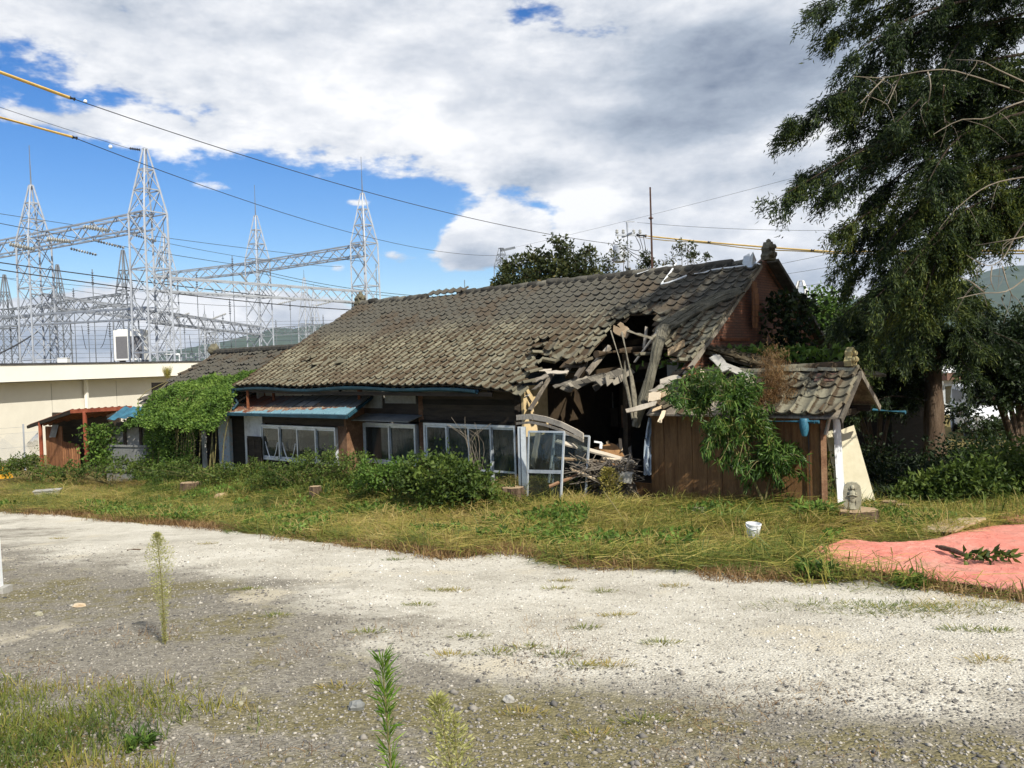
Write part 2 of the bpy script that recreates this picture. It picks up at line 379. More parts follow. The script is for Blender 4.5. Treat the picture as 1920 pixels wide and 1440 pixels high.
MT['mossy'] = M('moss covered tile', [(.1, (.018, .014, .008)), (.5, (.055, .043, .024)), (.75, (.13, .115, .08)), (.95, (.34, .32, .25))], 7, .97, .015, 26)
MT['oni'] = M('weathered ridge ornament', [(.1, (.04, .038, .028)), (.55, (.13, .12, .085)), (.9, (.26, .24, .16))], 9, .95, .02, 26)
MT['van_white'] = M('white car paint', [(.2, (.62, .64, .66)), (.8, (.70, .72, .74))], 1, .25, 0, spec=.5)
MT['rubber'] = M('black rubber', [(.2, (.012, .012, .013)), (.8, (.03, .03, .031))], 4, .8, 0)
MT['dark_glass'] = M('dark glazing', [(.2, (.008, .010, .012)), (.8, (.018, .021, .024))], 2, .06, 0, spec=.7)
MT['blue_film'] = M('light blue plastic scrap', [(.2, (.20, .40, .62)), (.8, (.36, .60, .82))], 6, .4, .004, 20)
MT['orange_box'] = M('orange yellow plastic', [(.2, (.50, .25, .02)), (.8, (.68, .38, .04))], 3, .5, 0)
MT['far_wall'] = M('far pale wall', [(.2, (.52, .53, .55)), (.8, (.70, .70, .70))], .4, .9, 0)
MT['brown_roof'] = M('brown metal roof', [(.2, (.10, .055, .04)), (.8, (.20, .115, .085))], 1, .7, 0)
MT['far_roof'] = M('far grey roof', [(.2, (.10, .11, .13)), (.8, (.26, .27, .30))], 1, .8, 0)

def glass_mat():
    mt, b, out = newmat('dusty window glass')
    tr = node('ShaderNodeBsdfTransparent'); tr.inputs[0].default_value = (.55, .60, .60, 1)
    gl = node('ShaderNodeBsdfGlossy'); gl.inputs['Roughness'].default_value = .04; gl.inputs['Color'].default_value = (.9, .95, 1, 1)
    df = node('ShaderNodeBsdfDiffuse'); df.inputs[0].default_value = (.30, .31, .28, 1)
    lw = node('ShaderNodeLayerWeight'); lw.inputs[0].default_value = .5; fr = X.op('POWER', X(lw.outputs['Facing']), 5.0)*.9 + .035
    m1 = node('ShaderNodeMixShader'); lk(fr.v, m1.inputs[0]); lk(tr.outputs[0], m1.inputs[1]); lk(gl.outputs[0], m1.inputs[2])
    m2 = node('ShaderNodeMixShader'); lk((sstep(xnoise(pos((1, 1, .6)), 2.2, 6), .3, .8)*.10 + .02).v, m2.inputs[0]); lk(m1.outputs[0], m2.inputs[1]); lk(df.outputs[0], m2.inputs[2])
    lk(m2.outputs[0], out.inputs[0]); return mt
MT['glass'] = glass_mat()

def tile_mat(name, dark_z=None, mossy=.5):
    """cement tile: per-tile tone, black moss filling the channels, darker courses by the ridge"""
    mt, b, out = newmat(name)
    uv = node('ShaderNodeUVMap'); sp = node('ShaderNodeSeparateXYZ'); lk(uv.outputs[0], sp.inputs[0]); u = X(sp.outputs[0]); v = X(sp.outputs[1])
    a = node('ShaderNodeAttribute', attribute_name='tone'); oi = node('ShaderNodeObjectInfo')
    rnd = X.op('FRACT', X(a.outputs['Fac']) + X(oi.outputs['Random']))
    p = pos(); n1 = xnoise(p, 30, 7, .65); n2 = xnoise(p, 1.1, 4, .6); n3 = xnoise(p, 9, 6, .7); n4 = xnoise(p, .55, 3, .5)
    base = ramp(X.op('MULTIPLY', n1*.7 + (rnd-.5)*.36 + (n3-.5)*.5 + .15, 1.0, clamp=True), [(.1, (.075, .070, .052)), (.4, (.14, .130, .094)), (.7, (.21, .196, .143)), (.95, (.33, .31, .235))])
    # moss: lives in the channel beside the roll and spreads up some tiles
    ch = 1.0 - sstep(u, .14, .55)
    mo = sstep(ch*.75 + (n3-.5)*.9 + (n2-.5)*1.7 + (n1-.5)*.5 + (mossy-.5), .36, .62)
    moss = ramp(n1, [(.3, (.022, .016, .009)), (.7, (.075, .052, .030))])
    c = mixc(mo, base, moss)
    if dark_z is not None:
        g = node('ShaderNodeNewGeometry'); sz = node('ShaderNodeSeparateXYZ'); lk(g.outputs['Position'], sz.inputs[0])
        dk = sstep(X(sz.outputs[2]) + (n4-.5)*.9 + (n3-.5)*.35, dark_z-.55, dark_z+.25)
        c = mixc(dk*.9, c, ramp(n1, [(.2, (.035, .034, .030)), (.8, (.11, .105, .09))]))
    rb = sstep(n4*.6 + n2*.5 + (n3-.5)*.4, .56, .68)
    c = mixc(rb*.55, c, (.075, .053, .034))
    lk(c, b.inputs['Base Color']); b.inputs['Roughness'].default_value = .92; b.inputs['Specular IOR Level'].default_value = .2
    bumpn(b, n1 + mo*.9, .006); return mt
MT['tile'] = tile_mat('cement roof tile', 4.30, .50)
MT['tile_annex'] = tile_mat('lichened cement tile', None, .30)
MT['tile_rear'] = tile_mat('dark old tile', 1.5, .75)
MT['ridge_tile'] = M('dark ridge tile', [(.1, (.030, .028, .024)), (.6, (.085, .08, .068)), (.95, (.17, .16, .13))], 8, .95, .008, 30, rand=.4)

def brick_mat():
    mt, b, out = newmat('red brick pattern siding')
    uv = node('ShaderNodeUVMap'); br = node('ShaderNodeTexBrick'); lk(uv.outputs[0], br.inputs[0])
    br.inputs['Scale'].default_value = 1; br.inputs['Brick Width'].default_value = .19; br.inputs['Row Height'].default_value = .052
    br.inputs['Mortar Size'].default_value = .0075; br.inputs['Mortar Smooth'].default_value = .3
    br.inputs['Color1'].default_value = (.145, .05, .026, 1); br.inputs['Color2'].default_value = (.20, .078, .04, 1); br.inputs['Mortar'].default_value = (.085, .045, .03, 1)
    n = xnoise(pos(), 2.2, 7, .65)
    c = mixc(sstep(n, .42, .72)*.65, br.outputs[0], (.07, .035, .024))
    n5 = xnoise(pos((3, 3, .5)), 3, 6, .6)
    c = mixc(sstep(n5, .60, .74)*.6, c, (.42, .24, .14))
    lk(c, b.inputs['Base Color']); b.inputs['Roughness'].default_value = .8
    bumpn(b, X(br.outputs[1])*-1.0 + n*.3, .006); return mt
MT['brick'] = brick_mat()

def tin_mat():
    """painted tin: blue paint left along the front edge, rust spreading over the left, grey elsewhere"""
    mt, b, out = newmat('peeling blue tin roof')
    uv = node('ShaderNodeUVMap'); sp = node('ShaderNodeSeparateXYZ'); lk(uv.outputs[0], sp.inputs[0]); u = X(sp.outputs[0]); v = X(sp.outputs[1])
    n = xnoise(pos(), 2.2, 8, .65); n2 = xnoise(pos(), 14, 6, .65)
    grey = ramp(n2, [(.2, (.075, .08, .078)), (.8, (.16, .16, .15))]); rust = ramp(n2, [(.25, (.07, .022, .012)), (.75, (.22, .075, .035))])
    blue = ramp(n2, [(.2, (.10, .20, .25)), (.8, (.19, .33, .38))]); tan = (.32, .24, .16)
    c = mixc(sstep(u*1.2 + (n-.5)*1.2, .72, .95), grey, rust)
    c = mixc(sstep(v*1.0 + (n-.5)*.9, .60, .70), c, mixc(sstep(n2+n, .9, 1.1), rust, tan))
    c = mixc(sstep(v*1.3 + (n-.5)*.8 - u*.45 + (n2-.5)*.3, .86, .92), c, blue)
    lk(c, b.inputs['Base Color']); b.inputs['Roughness'].default_value = .65; bumpn(b, n2, .002); return mt
MT['tin'] = tin_mat()

# ------------------------------------------------------------------ ground
EDGE = gpl([(-500, 930), (-200, 945), (0, 957), (130, 965), (250, 978), (400, 990), (520, 1006), (640, 1022), (730, 1028), (830, 1044), (930, 1036), (1000, 1046), (1080, 1060), (1200, 1068), (1330, 1078), (1430, 1088), (1520, 1096), (1620, 1084), (1700, 1098), (1800, 1112), (1920, 1128), (2200, 1160)])
LOWB = gpl([(-300, 975), (0, 992), (70, 1035), (220, 1052), (350, 1066), (500, 1112), (640, 1152), (800, 1190), (950, 1232), (1100, 1252), (1300, 1275), (1600, 1298), (1920, 1312), (2300, 1330)])
_e = np.array(EDGE); _l = np.array(LOWB)
def edge_y(x): return np.interp(x, _e[:, 0], _e[:, 1])
def low_y(x): return np.interp(x, _l[:, 0], _l[:, 1])
def spaced(lo, hi, st, far, gr=1.22):
    a = list(np.arange(lo, hi+1e-6, st)); s = st
    while a[-1] < far: s *= gr; a.append(a[-1]+s)
    s = st
    while a[0] > -far: s *= gr; a.insert(0, a[0]-s)
    return np.array(a)
def build_ground():
    xs = spaced(-14, 9, .16, 3700, 1.2); ys = spaced(0, 22, .14, 3700, 1.2); xs[0] = ys[0] = -3950; xs[-1] = ys[-1] = 3950
    GX, GY = np.meshgrid(xs, ys); Z = ground(GX, GY)
    P = np.stack([GX, GY, Z], -1).reshape(-1, 3); nx = len(xs); ny = len(ys)
    I = np.arange(nx*ny).reshape(ny, nx)
    T = np.stack([I[:-1, :-1], I[:-1, 1:], I[1:, 1:], I[1:, :-1]], -1).reshape(-1, 4)
    mt, b, out = newmat('yard gravel earth and turf')
    def A(n): return X(node('ShaderNodeAttribute', attribute_name=n).outputs['Fac'])
    p = pos(); nb = xnoise(p, .9, 7, .6); nm = xnoise(p, 4.5, 7, .65); nf = xnoise(p, 38, 5, .7); nl = xnoise(p, .32, 4, .5)
    vo = node('ShaderNodeTexVoronoi'); lk(p, vo.inputs['Vector']); vo.inputs['Scale'].default_value = 58; vo.inputs['Randomness'].default_value = 1
    vs = X(vo.outputs['Distance']); vc = node('ShaderNodeSeparateColor'); lk(vo.outputs['Color'], vc.inputs[0]); vr = X(vc.outputs[0]); vg = X(vc.outputs[1])
    v2 = node('ShaderNodeTexVoronoi'); lk(p, v2.inputs['Vector']); v2.inputs['Scale'].default_value = 130
    vc2 = node('ShaderNodeSeparateColor'); lk(v2.outputs['Color'], vc2.inputs[0]); vr2 = X(vc2.outputs[0])
    dark = ramp(X.op('MULTIPLY', vr*.40 + nf*.55 + (nm-.5)*.5 + (nb-.5)*.35 + .05, 1.0, clamp=True), [(.12, (.10, .090, .075)), (.45, (.205, .187, .153)), (.7, (.295, .272, .225)), (.97, (.55, .515, .44))])
    pale = ramp(X.op('MULTIPLY', vr2*.42 + vr*.22 + nf*.40 + (nm-.5)*.60 + (nb-.5)*.85, 1.0, clamp=True), [(.08, (.22, .20, .165)), (.30, (.38, .35, .29)), (.55, (.53, .50, .425)), (.9, (.66, .63, .56))])
    silt = ramp(nf, [(.2, (.44, .39, .29)), (.8, (.60, .54, .42))])
    olive = ramp(X.op('MULTIPLY', nf*.6 + vr*.4, 1.0, clamp=True), [(.2, (.09, .08, .034)), (.6, (.185, .16, .075)), (.95, (.36, .31, .19))])
    turf = ramp(X.op('MULTIPLY', nm*.6 + nf*.5 - .05, 1.0, clamp=True), [(.2, (.07, .06, .022)), (.5, (.16, .13, .05)), (.9, (.28, .22, .10))])
    wm = sstep(A('pale') + (nb-.5)*1.0 + (nm-.5)*.55, .25, .80)
    c = mixc(wm, dark, pale)
    c = mixc(sstep(xnoise(p, .75, 3, .4) + (nm-.5)*.3, .60, .72)*.8, c, silt)
    om = sstep((1.0 - A('pale'))*.42 + (nb-.5)*1.5 + (nm-.5)*.9 + (nl-.5)*.8, .36, .62)*(1.0 - wm)
    c = mixc(om*.85, c, olive)
    gm = sstep(A('turf') + (nm-.5)*.45 + (nf-.5)*.25, .40, .60)
    c = mixc(gm, c, turf)
    lk(c, b.inputs['Base Color']); b.inputs['Roughness'].default_value = .97; b.inputs['Specular IOR Level'].default_value = .1
    bumpn(b, (1.0-vs)*.8 + nf*.5 + vr2*.3, .012, .9)
    o = trimesh('ground', P, T, mt, smooth=True); o['kind'] = 'structure'
    x, y = P[:, 0], P[:, 1]
    turf_m = np.clip((y - edge_y(x))/.5 + .5 + (vn(x, y, .7)-.5)*1.2, 0, 1)
    # the near corner where grass has come back
    near = np.clip(1.2 - np.hypot((x+2.35)/.95, (y-3.6)/.9), 0, 1)
    pale_m = np.clip((y - low_y(x) + (vn(x+2, y+5, 1.3)-.5)*1.6)/(.7+.28*y) + .5, 0, 1)*np.clip((edge_y(x) + .4 - y)/.4, 0, 1)
    for n, a in (('turf', np.maximum(turf_m, near*.7)), ('pale', pale_m)):
        q = o.data.attributes.new(n, 'FLOAT', 'POINT'); q.data.foreach_set('value', a.astype(np.float32))
build_ground()

def build_hills():
    mt, b, out = newmat('wooded hillside')
    p = pos((.01, .01, .01)); lk(ramp(xnoise(p, 1.6, 8, .7), [(.25, (.018, .032, .018)), (.6, (.04, .062, .03)), (.85, (.07, .085, .04))]), b.inputs['Base Color'])
    b.inputs['Roughness'].default_value = 1
    az = np.radians(np.linspace(-75, 75, 420)); u = np.linspace(0, 1, 26)
    A, Uu = np.meshgrid(az, u); R = 2300 + 1400*Uu
    pts = [(-75, 90), (-40, 60), (-27, 20), (-22.5, 110), (-18, 160), (-11, 215), (-5, 190), (5, 170), (18, 200), (25, 225), (28, 275), (31, 330), (40, 380), (75, 300)]
    hx = np.interp(np.degrees(A), [q[0] for q in pts], [q[1] for q in pts])
    nz = vn(A*R, R, 420)*.5 + vn(A*R+900, R, 150)*.3 + vn(A*R, R+50, 60)*.16
    Z = hx*np.sin(np.clip(Uu*1.25, 0, 1)*math.pi/2)*(0.62 + .55*nz) - 12
    P = np.stack([R*np.sin(A), R*np.cos(A), Z], -1).reshape(-1, 3)
    I = np.arange(A.size).reshape(A.shape)
    T = np.stack([I[:-1, :-1], I[:-1, 1:], I[1:, 1:], I[1:, :-1]], -1).reshape(-1, 4)
    o = trimesh('hills', P, T, mt, smooth=True); o['kind'] = 'structure'
build_hills()

# ------------------------------------------------------------------ the house frame: t along the ridge (0 = right gable), s from ridge towards the yard
O0 = V(5.07, 16.56, 0); _L = V(-4.44, 24.60, 0); AX = unit(_L-O0); BX = V(-AX[1], AX[0], 0)
if BX[1] > 0: BX = -BX
EZ = V(0, 0, 1)
def H(t, s, z): return O0 + AX*t + BX*s + EZ*z
RZ, SE, EV = 5.12, 3.75, 2.74                # ridge height, eave distance, eave height
TANP = (RZ-EV)/SE
def roofz(t, s):
    q = min(1, max(0, (t-2.8)/3.4)); return RZ - TANP*s + .17*q*q*(3-2*q)*s/SE - .05*math.sin(max(0, min(1, s/SE))*math.pi)*(.5+.5*math.sin(t*.8)) + .03*math.sin(t*1.7)*s/SE
def R3(t, s, dz=0): return H(t, s, roofz(t, s)+dz)
NR = unit(BX*TANP + EZ); DS = unit(BX - EZ*TANP)
def roof_px(px, py):
    p = hit(px, py, H(0, 0, RZ), NR); d = p-O0; return d@AX, d@BX
def wall_px(px, py, s): return hit(px, py, H(0, s, 0), BX)
def wall_tz(px, py, s): p = wall_px(px, py, s); return (p-O0)@AX, p[2]
def gab_px(px, py, t): return hit(px, py, H(t, 0, 0), AX)

TILE_W, TILE_L, PW, PL = .245, .228, .27, .275
def tile_mesh(name, A=.062, th=.024):
    us = np.array([0, .12, .27, .42, .57, .72, .86, .97, 1.04, 1.10]); 
    def zz(u): return A*((u-.45)/.55)**2 if u <= 1 else A*(1-.5*((u-1)/.1)**2)
    vs = []; fs = []; uv = []
    n = len(us)
    for layer in (0, 1):
        for j, y in enumerate((0, PL)):
            for u in us:
                lift = .0 if j == 0 else .034
                vs.append(((u-.5)*TILE_W, y, zz(u) + lift - (th if layer else 0) + (0 if not layer else 0))); uv.append((u, j))
    def ix(l, j, i): return l*2*n + j*n + i
    for i in range(n-1):
        fs.append((ix(0, 0, i), ix(0, 1, i), ix(0, 1, i+1), ix(0, 0, i+1)))
        fs.append((ix(1, 0, i), ix(1, 0, i+1), ix(1, 1, i+1), ix(1, 1, i)))
        fs.append((ix(0, 1, i), ix(1, 1, i), ix(1, 1, i+1), ix(0, 1, i+1)))
        fs.append((ix(0, 0, i), ix(0, 0, i+1), ix(1, 0, i+1), ix(1, 0, i)))
    fs.append((ix(0, 0, 0), ix(1, 0, 0), ix(1, 1, 0), ix(0, 1, 0))); fs.append((ix(0, 0, n-1), ix(0, 1, n-1), ix(1, 1, n-1), ix(1, 0, n-1)))
    return np.array(vs), fs, np.array(uv)
TV, TF, TUV = tile_mesh('t')
def make_tile_data(name, mat):
    me = bpy.data.meshes.new(name); me.from_pydata(TV.tolist(), [], TF); me.update()
    me.polygons.foreach_set('use_smooth', [True]*len(me.polygons)); me.set_sharp_from_angle(angle=math.radians(40))
    uvl = me.uv_layers.new(name='UVMap'); vi = np.zeros(len(me.loops), int); me.loops.foreach_get('vertex_index', vi)
    uvl.data.foreach_set('uv', TUV[vi].astype(np.float32).ravel()); me.materials.append(mat); return me
def lay_tiles(part, mats, data, mat, n_own=300, own='roof_tile', rest='roof_tiles'):
    """mats: list of 4x4 matrices; the largest in view become objects of their own, the rest one mesh"""
    mats = sorted(mats, key=lambda m_: (Vector(m_.translation) - Vector(CAM)).length)
    o0 = Vector(LOC[part.name])
    for m_ in mats[:n_own]:
        o = bpy.data.objects.new(own, data); COL.objects.link(o); o.parent = part
        q = m_.copy(); q.translation = q.translation - o0; o.matrix_local = q; LOC[o.name] = LOC[part.name]
    r = mats[n_own:]
    if r:
        P = []; T = []; uv = []; tone = []; k = 0
        for m_ in r:
            A = np.array(m_); P.append(TV@A[:3, :3].T + A[:3, 3]); T += [tuple(i+k for i in f) for f in TF]; uv.append(TUV); tone += [random.random()]*len(TV); k += len(TV)
        o = trimesh(rest, np.concatenate(P), np.array(T), mat, part, tone, smooth=True); o['kind'] = 'stuff'
        me = o.data; me.set_sharp_from_angle(angle=math.radians(40)); uvl = me.uv_layers.new(name='UVMap'); vi = np.zeros(len(me.loops), int); me.loops.foreach_get('vertex_index', vi)
        uvl.data.foreach_set('uv', np.concatenate(uv)[vi].astype(np.float32).ravel())
def basis(x, y, z, p):
    m_ = Matrix.Identity(4)
    for i in range(3): m_[i][0] = x[i]; m_[i][1] = y[i]; m_[i][2] = z[i]; m_[i][3] = p[i]
    return m_
def jitter(m_, ang, off):
    e = Matrix.Rotation(random.gauss(0, ang), 4, 'X') @ Matrix.Rotation(random.gauss(0, ang), 4, 'Y') @ Matrix.Rotation(random.gauss(0, ang), 4, 'Z')
    q = m_ @ e; q.translation = m_.translation + Vector([random.gauss(0, off) for _ in range(3)]); return q
def inpoly(x, y, poly):
    c = False; n = len(poly)
    for i in range(n):
        x0, y0 = poly[i]; x1, y1 = poly[(i+1) % n]
        if (y0 > y) != (y1 > y) and x < (x1-x0)*(y-y0)/(y1-y0)+x0: c = not c
    return c
HOLE = [roof_px(*p) for p in [(968, 752), (985, 700), (1008, 690), (1003, 672), (1018, 648), (1030, 646), (1034, 665), (1046, 684), (1062, 668), (1070, 680), (1100, 674), (1108, 652), (1128, 640), (1132, 614), (1152, 592), (1180, 592), (1200, 586), (1212, 578), (1236, 584), (1236, 630), (1246, 652), (1290, 668), (1300, 688), (1330, 684), (1330, 790), (1100, 800)]]
HOLE2 = [roof_px(*p) for p in [(1003, 655), (1018, 632), (1030, 636), (1022, 652)]]
def tmax(s): return 12.45 + .75*s/SE
def in_hole(t, s): return inpoly(t, s, HOLE) or inpoly(t, s, HOLE2)

house = thing('abandoned_house', 'long derelict house with a collapsed mossy tiled roof and shuttered dim front', 'house', H(6, 0, 0))
def build_main_roof():
    deck = MB(); nrow = 19
    for r in range(nrow):                            # sheathing boards, interrupted where the roof fell in
        s0 = r*SE/nrow; s1 = s0 + SE/nrow - .01; t = .1
        while t < tmax(s0):
            t1 = t
            while t1 < tmax(s0) and not in_hole(t1, (s0+s1)/2): t1 += .15
            if t1 - t > .2:
                j = random.uniform(-.12, .05)
                n = max(1, int((t1-t)/1.5)); e = np.linspace(t+(j if t > .2 else 0), t1 + random.uniform(-.05, .15), n+1)
                for k in range(n):
                    c = [R3(e[k], s0, -.055), R3(e[k+1], s0, -.055), R3(e[k+1], s1, -.055), R3(e[k], s1, -.055)]
                    deck.hexa(c + [p + EZ*.018 for p in c])
            t = t1 + .15
    roof = deck.build('roof', MT['beam'], house, 'sagging tiled roof with a torn hole at the right')
    back = MB(); c = [H(.1, -.35, RZ-.02), H(12.5, -.35, RZ-.02), H(13.2, -4.3, 2.72), H(.1, -4.3, 2.72)]
    back.hexa([p - EZ*.05 for p in c] + c); back.build('back_slope', MT['ridge_tile'], roof)
    data = make_tile_data('roof_tile', MT['tile']); ms = []
    rows = int(round(math.hypot(SE, RZ-EV)/TILE_L))
    for r in range(rows):
        s = (r+.02)*SE/rows
        n = int(tmax(s)/TILE_W)
        for k in range(n+1):
            t = .02 + TILE_W*(k+.5)
            if t > tmax(s): continue
            if in_hole(t, s + SE/rows*.55): continue
            p = R3(t, s, -.012); x = -(R3(t+.13, s) - R3(t-.13, s)); y = R3(t, s+.2) - R3(t, s)
            x = unit(x); y = unit(y); z = -unit(np.cross(x, y)); y = unit(y - x*(x@y))
            near = any(in_hole(t+a, s+b_) for a, b_ in ((.3, .2), (-.3, .2), (0, .45), (0, -.3)))
            ms.append(jitter(basis(x, y, z, p), .10 if near else .014, .022 if near else .004))
    lay_tiles(roof, ms, data, MT['tile'])
    # loose tiles lying at the torn edge
    for (px, py, rx, rz, up) in [(1003, 668, .5, .4, .05), (1012, 655, .3, -.3, .06), (1030, 660, -.5, .2, .05), (1000, 700, .2, .5, .06), (1028, 676, .7, .9, 0), (985, 722, .3, .3, .06), (1045, 667, -.4, .8, .02),
                               (1205, 668, .4, .5, .02), (1297, 690, .7, -.5, -.05), (1275, 678, .5, .4, 0), (595, 693, .25, .5, .05), (610, 690, -.3, .3, .05), (580, 684, .2, -.5, .04), (640, 688, .15, .9, .05)]:
        t, s = roof_px(px, py); m_ = basis(-AX, DS, NR, R3(t, s, up)) @ Matrix.Rotation(rx, 4, 'X') @ Matrix.Rotation(rz, 4, 'Z') @ Matrix.Translation((0, -.15, 0))
        o = bpy.data.objects.new('loose_tile', data); COL.objects.link(o); o.parent = roof; m_.translation = m_.translation - Vector(LOC[roof.name]); o.matrix_local = m_; LOC[o.name] = LOC[roof.name]
    # ridge: stacked flat courses and half-round caps
    cap = MB(); cap.lathe((0, 0, 0), [(.085, 0), (.10, .02), (.085, .30), (.075, .34)], 10, (0, 1, 0)); capme = cap.mesh('ridge_tile', (0, 0, 0), True); capme.materials.append(MT['ridge_tile'])
    t = .35; gaps = False
    while t < 12.4:
        miss = 8.3 < t < 9.6
        if not miss:
            z = roofz(t, 0)
            o = bpy.data.objects.new('ridge_tile', capme); COL.objects.link(o); o.parent = roof; LOC[o.name] = LOC[roof.name]
            m_ = jitter(basis(-BX, AX, EZ, H(t, -.08, z+.035)), .03, .012); m_.translation = m_.translation - Vector(LOC[roof.name]); o.matrix_local = m_
        t += .30
    fl = MB()
    for k in range(40):
        t = .3 + k*.303
        for lv, w in ((0, .17),):
            j = random.uniform(-.012, .012); fl.obox(H(t+.15, -.10+j, roofz(t, 0)-.01), AX*.148, BX*w, EZ*.017)
    fl.build('ridge_course', MT['ridge_tile'], roof)
    for k in range(5):                               # where the cap is gone the tops of the pantiles stick up
        t = 8.35 + k*.265; m_ = basis(-AX, DS, NR, R3(t, -.22, .05)); o = bpy.data.objects.new('roof_tile', data); COL.objects.link(o); o.parent = roof
        m_.translation = m_.translation - Vector(LOC[roof.name]); o.matrix_local = m_; LOC[o.name] = LOC[roof.name]
    def ornament(t, zs, sc, w):
        b_ = MB(); c = H(t, -.12, zs)
        pr = [(-.26, 0), (-.30, .12), (-.20, .22), (-.24, .34), (-.13, .44), (-.06, .55), (.06, .55), (.13, .44), (.24, .34), (.20, .22), (.30, .12), (.26, 0)]
        b_.prism([c + BX*q[0]*sc*w + EZ*q[1]*sc - AX*.07 for q in pr], AX*.16)
        for q in ((-.15, .18), (.15, .18), (0, .34), (0, .14), (-.1, .40), (.1, .40)): b_.ball(c + BX*q[0]*sc*w + EZ*q[1]*sc - AX*.08, (.085*sc, .085*sc, .085*sc), 8, 6, jit=.3)
        b_.ball(c + EZ*.55*sc, (.08*sc, .08*sc, .1*sc), 8, 6, jit=.3)
        return b_.build('ridge_end_ornament', MT['oni'], roof, smooth=True)
    ornament(-.08, 5.16, .66, 1.0); ornament(12.55, 5.08, .70, 1.0)
    # tin flashing torn up beside the ornament
    fsh = MB()
    c0 = H(.35, .05, 5.12)
    pts = [(0, 0), (.05, .13), (.13, .19), (.17, .12), (.25, .20), (.28, .03), (.2, -.10), (.08, -.10)]
    fsh.prism([c0 - AX*q[0] + EZ*q[1] + BX*(.12 + .05*math.sin(i*2.1)) for i, q in enumerate(pts)], BX*.006); fsh.build('torn_flashing', MT['alu'], roof, 'crumpled pale metal flashing')
    # verge: row of edge boards at both gables, blue gutter
    vg = MB(); n = 14
    for k in range(n):
        s0 = k*3.25/n; s1 = (k+1)*3.25/n
        vg.beam(R3(.03, s0, -.07+random.uniform(-.01, .01)), R3(.03, s1+.02, -.07+random.uniform(-.01, .01)), .05, .07)
    vg.build('verge_board', MT['grey_board'], roof)
    vb = MB()
    for k in range(16):
        s0 = -.45-k*.24; z0 = RZ+.02-(k*.24)*.60
        vb.obox(H(.0, s0-.12, z0-.04), AX*.14, unit(-BX - EZ*.62)*.15, unit(EZ - BX*.62)*.035)
    vb.build('verge_tiles', MT['ridge_tile'], roof, 'stepped dark verge tiles on the far slope')
    gt = MB(); tt = np.linspace(4.35, 13.2, 26); prof = [(-.055, 0), (-.05, -.045), (0, -.075), (.05, -.045), (.055, 0)]
    for i in range(len(tt)-1):
        a0 = [R3(tt[i], SE+.05, -.06) + BX*q[0] + EZ*q[1] for q in prof]; a1 = [R3(tt[i+1], SE+.05, -.06) + BX*q[0] + EZ*q[1] for q in prof]
        for k in range(4): gt.add([a0[k], a1[k], a1[k+1], a0[k+1], a0[k]+EZ*.006, a1[k]+EZ*.006, a1[k+1]+EZ*.006, a0[k+1]+EZ*.006], [(0, 1, 2, 3), (7, 6, 5, 4), (0, 4, 5, 1), (2, 6, 7, 3)])
    g_ = gt.build('eave_gutter', MT['blue_shaded'], roof, 'long blue tin gutter bent at its right end')
    dn = MB(); e = R3(13.15, SE+.08, -.10)
    dn.tube([e, e+V(-.02, -.02, -.12), H(13.1, SE+.0, 2.42), H(13.05, 3.95, 2.26)], .042, 10); dn.tube([e+EZ*.05, e-EZ*.05], .07, 10); dn.build('downpipe', MT['blue_shaded'], roof, smooth=True)
    ef = MB()
    for k in range(30):
        t = 4.1+k*.30
        if t < 13.1: ef.beam(H(t, 2.9, roofz(t, 2.9)-.11), H(t, SE-.03, roofz(t, SE)-.10), .055, .075)
    ef.build('rafter_ends', MT['dark_wood'], roof)
    ev = MB(); ev.beam(H(4.0, SE-.02, EV-.075), H(9.5, SE-.02, EV-.05), .03, .08); ev.beam(H(9.5, SE-.02, EV-.05), H(13.2, SE-.02, EV+.03), .03, .08); ev.build('eave_board', MT['dark_wood'], roof)
    return roof
def roof_at(px, py, dz=0): t, s = roof_px(px, py); return R3(t, s, dz)
ROOF = build_main_roof()

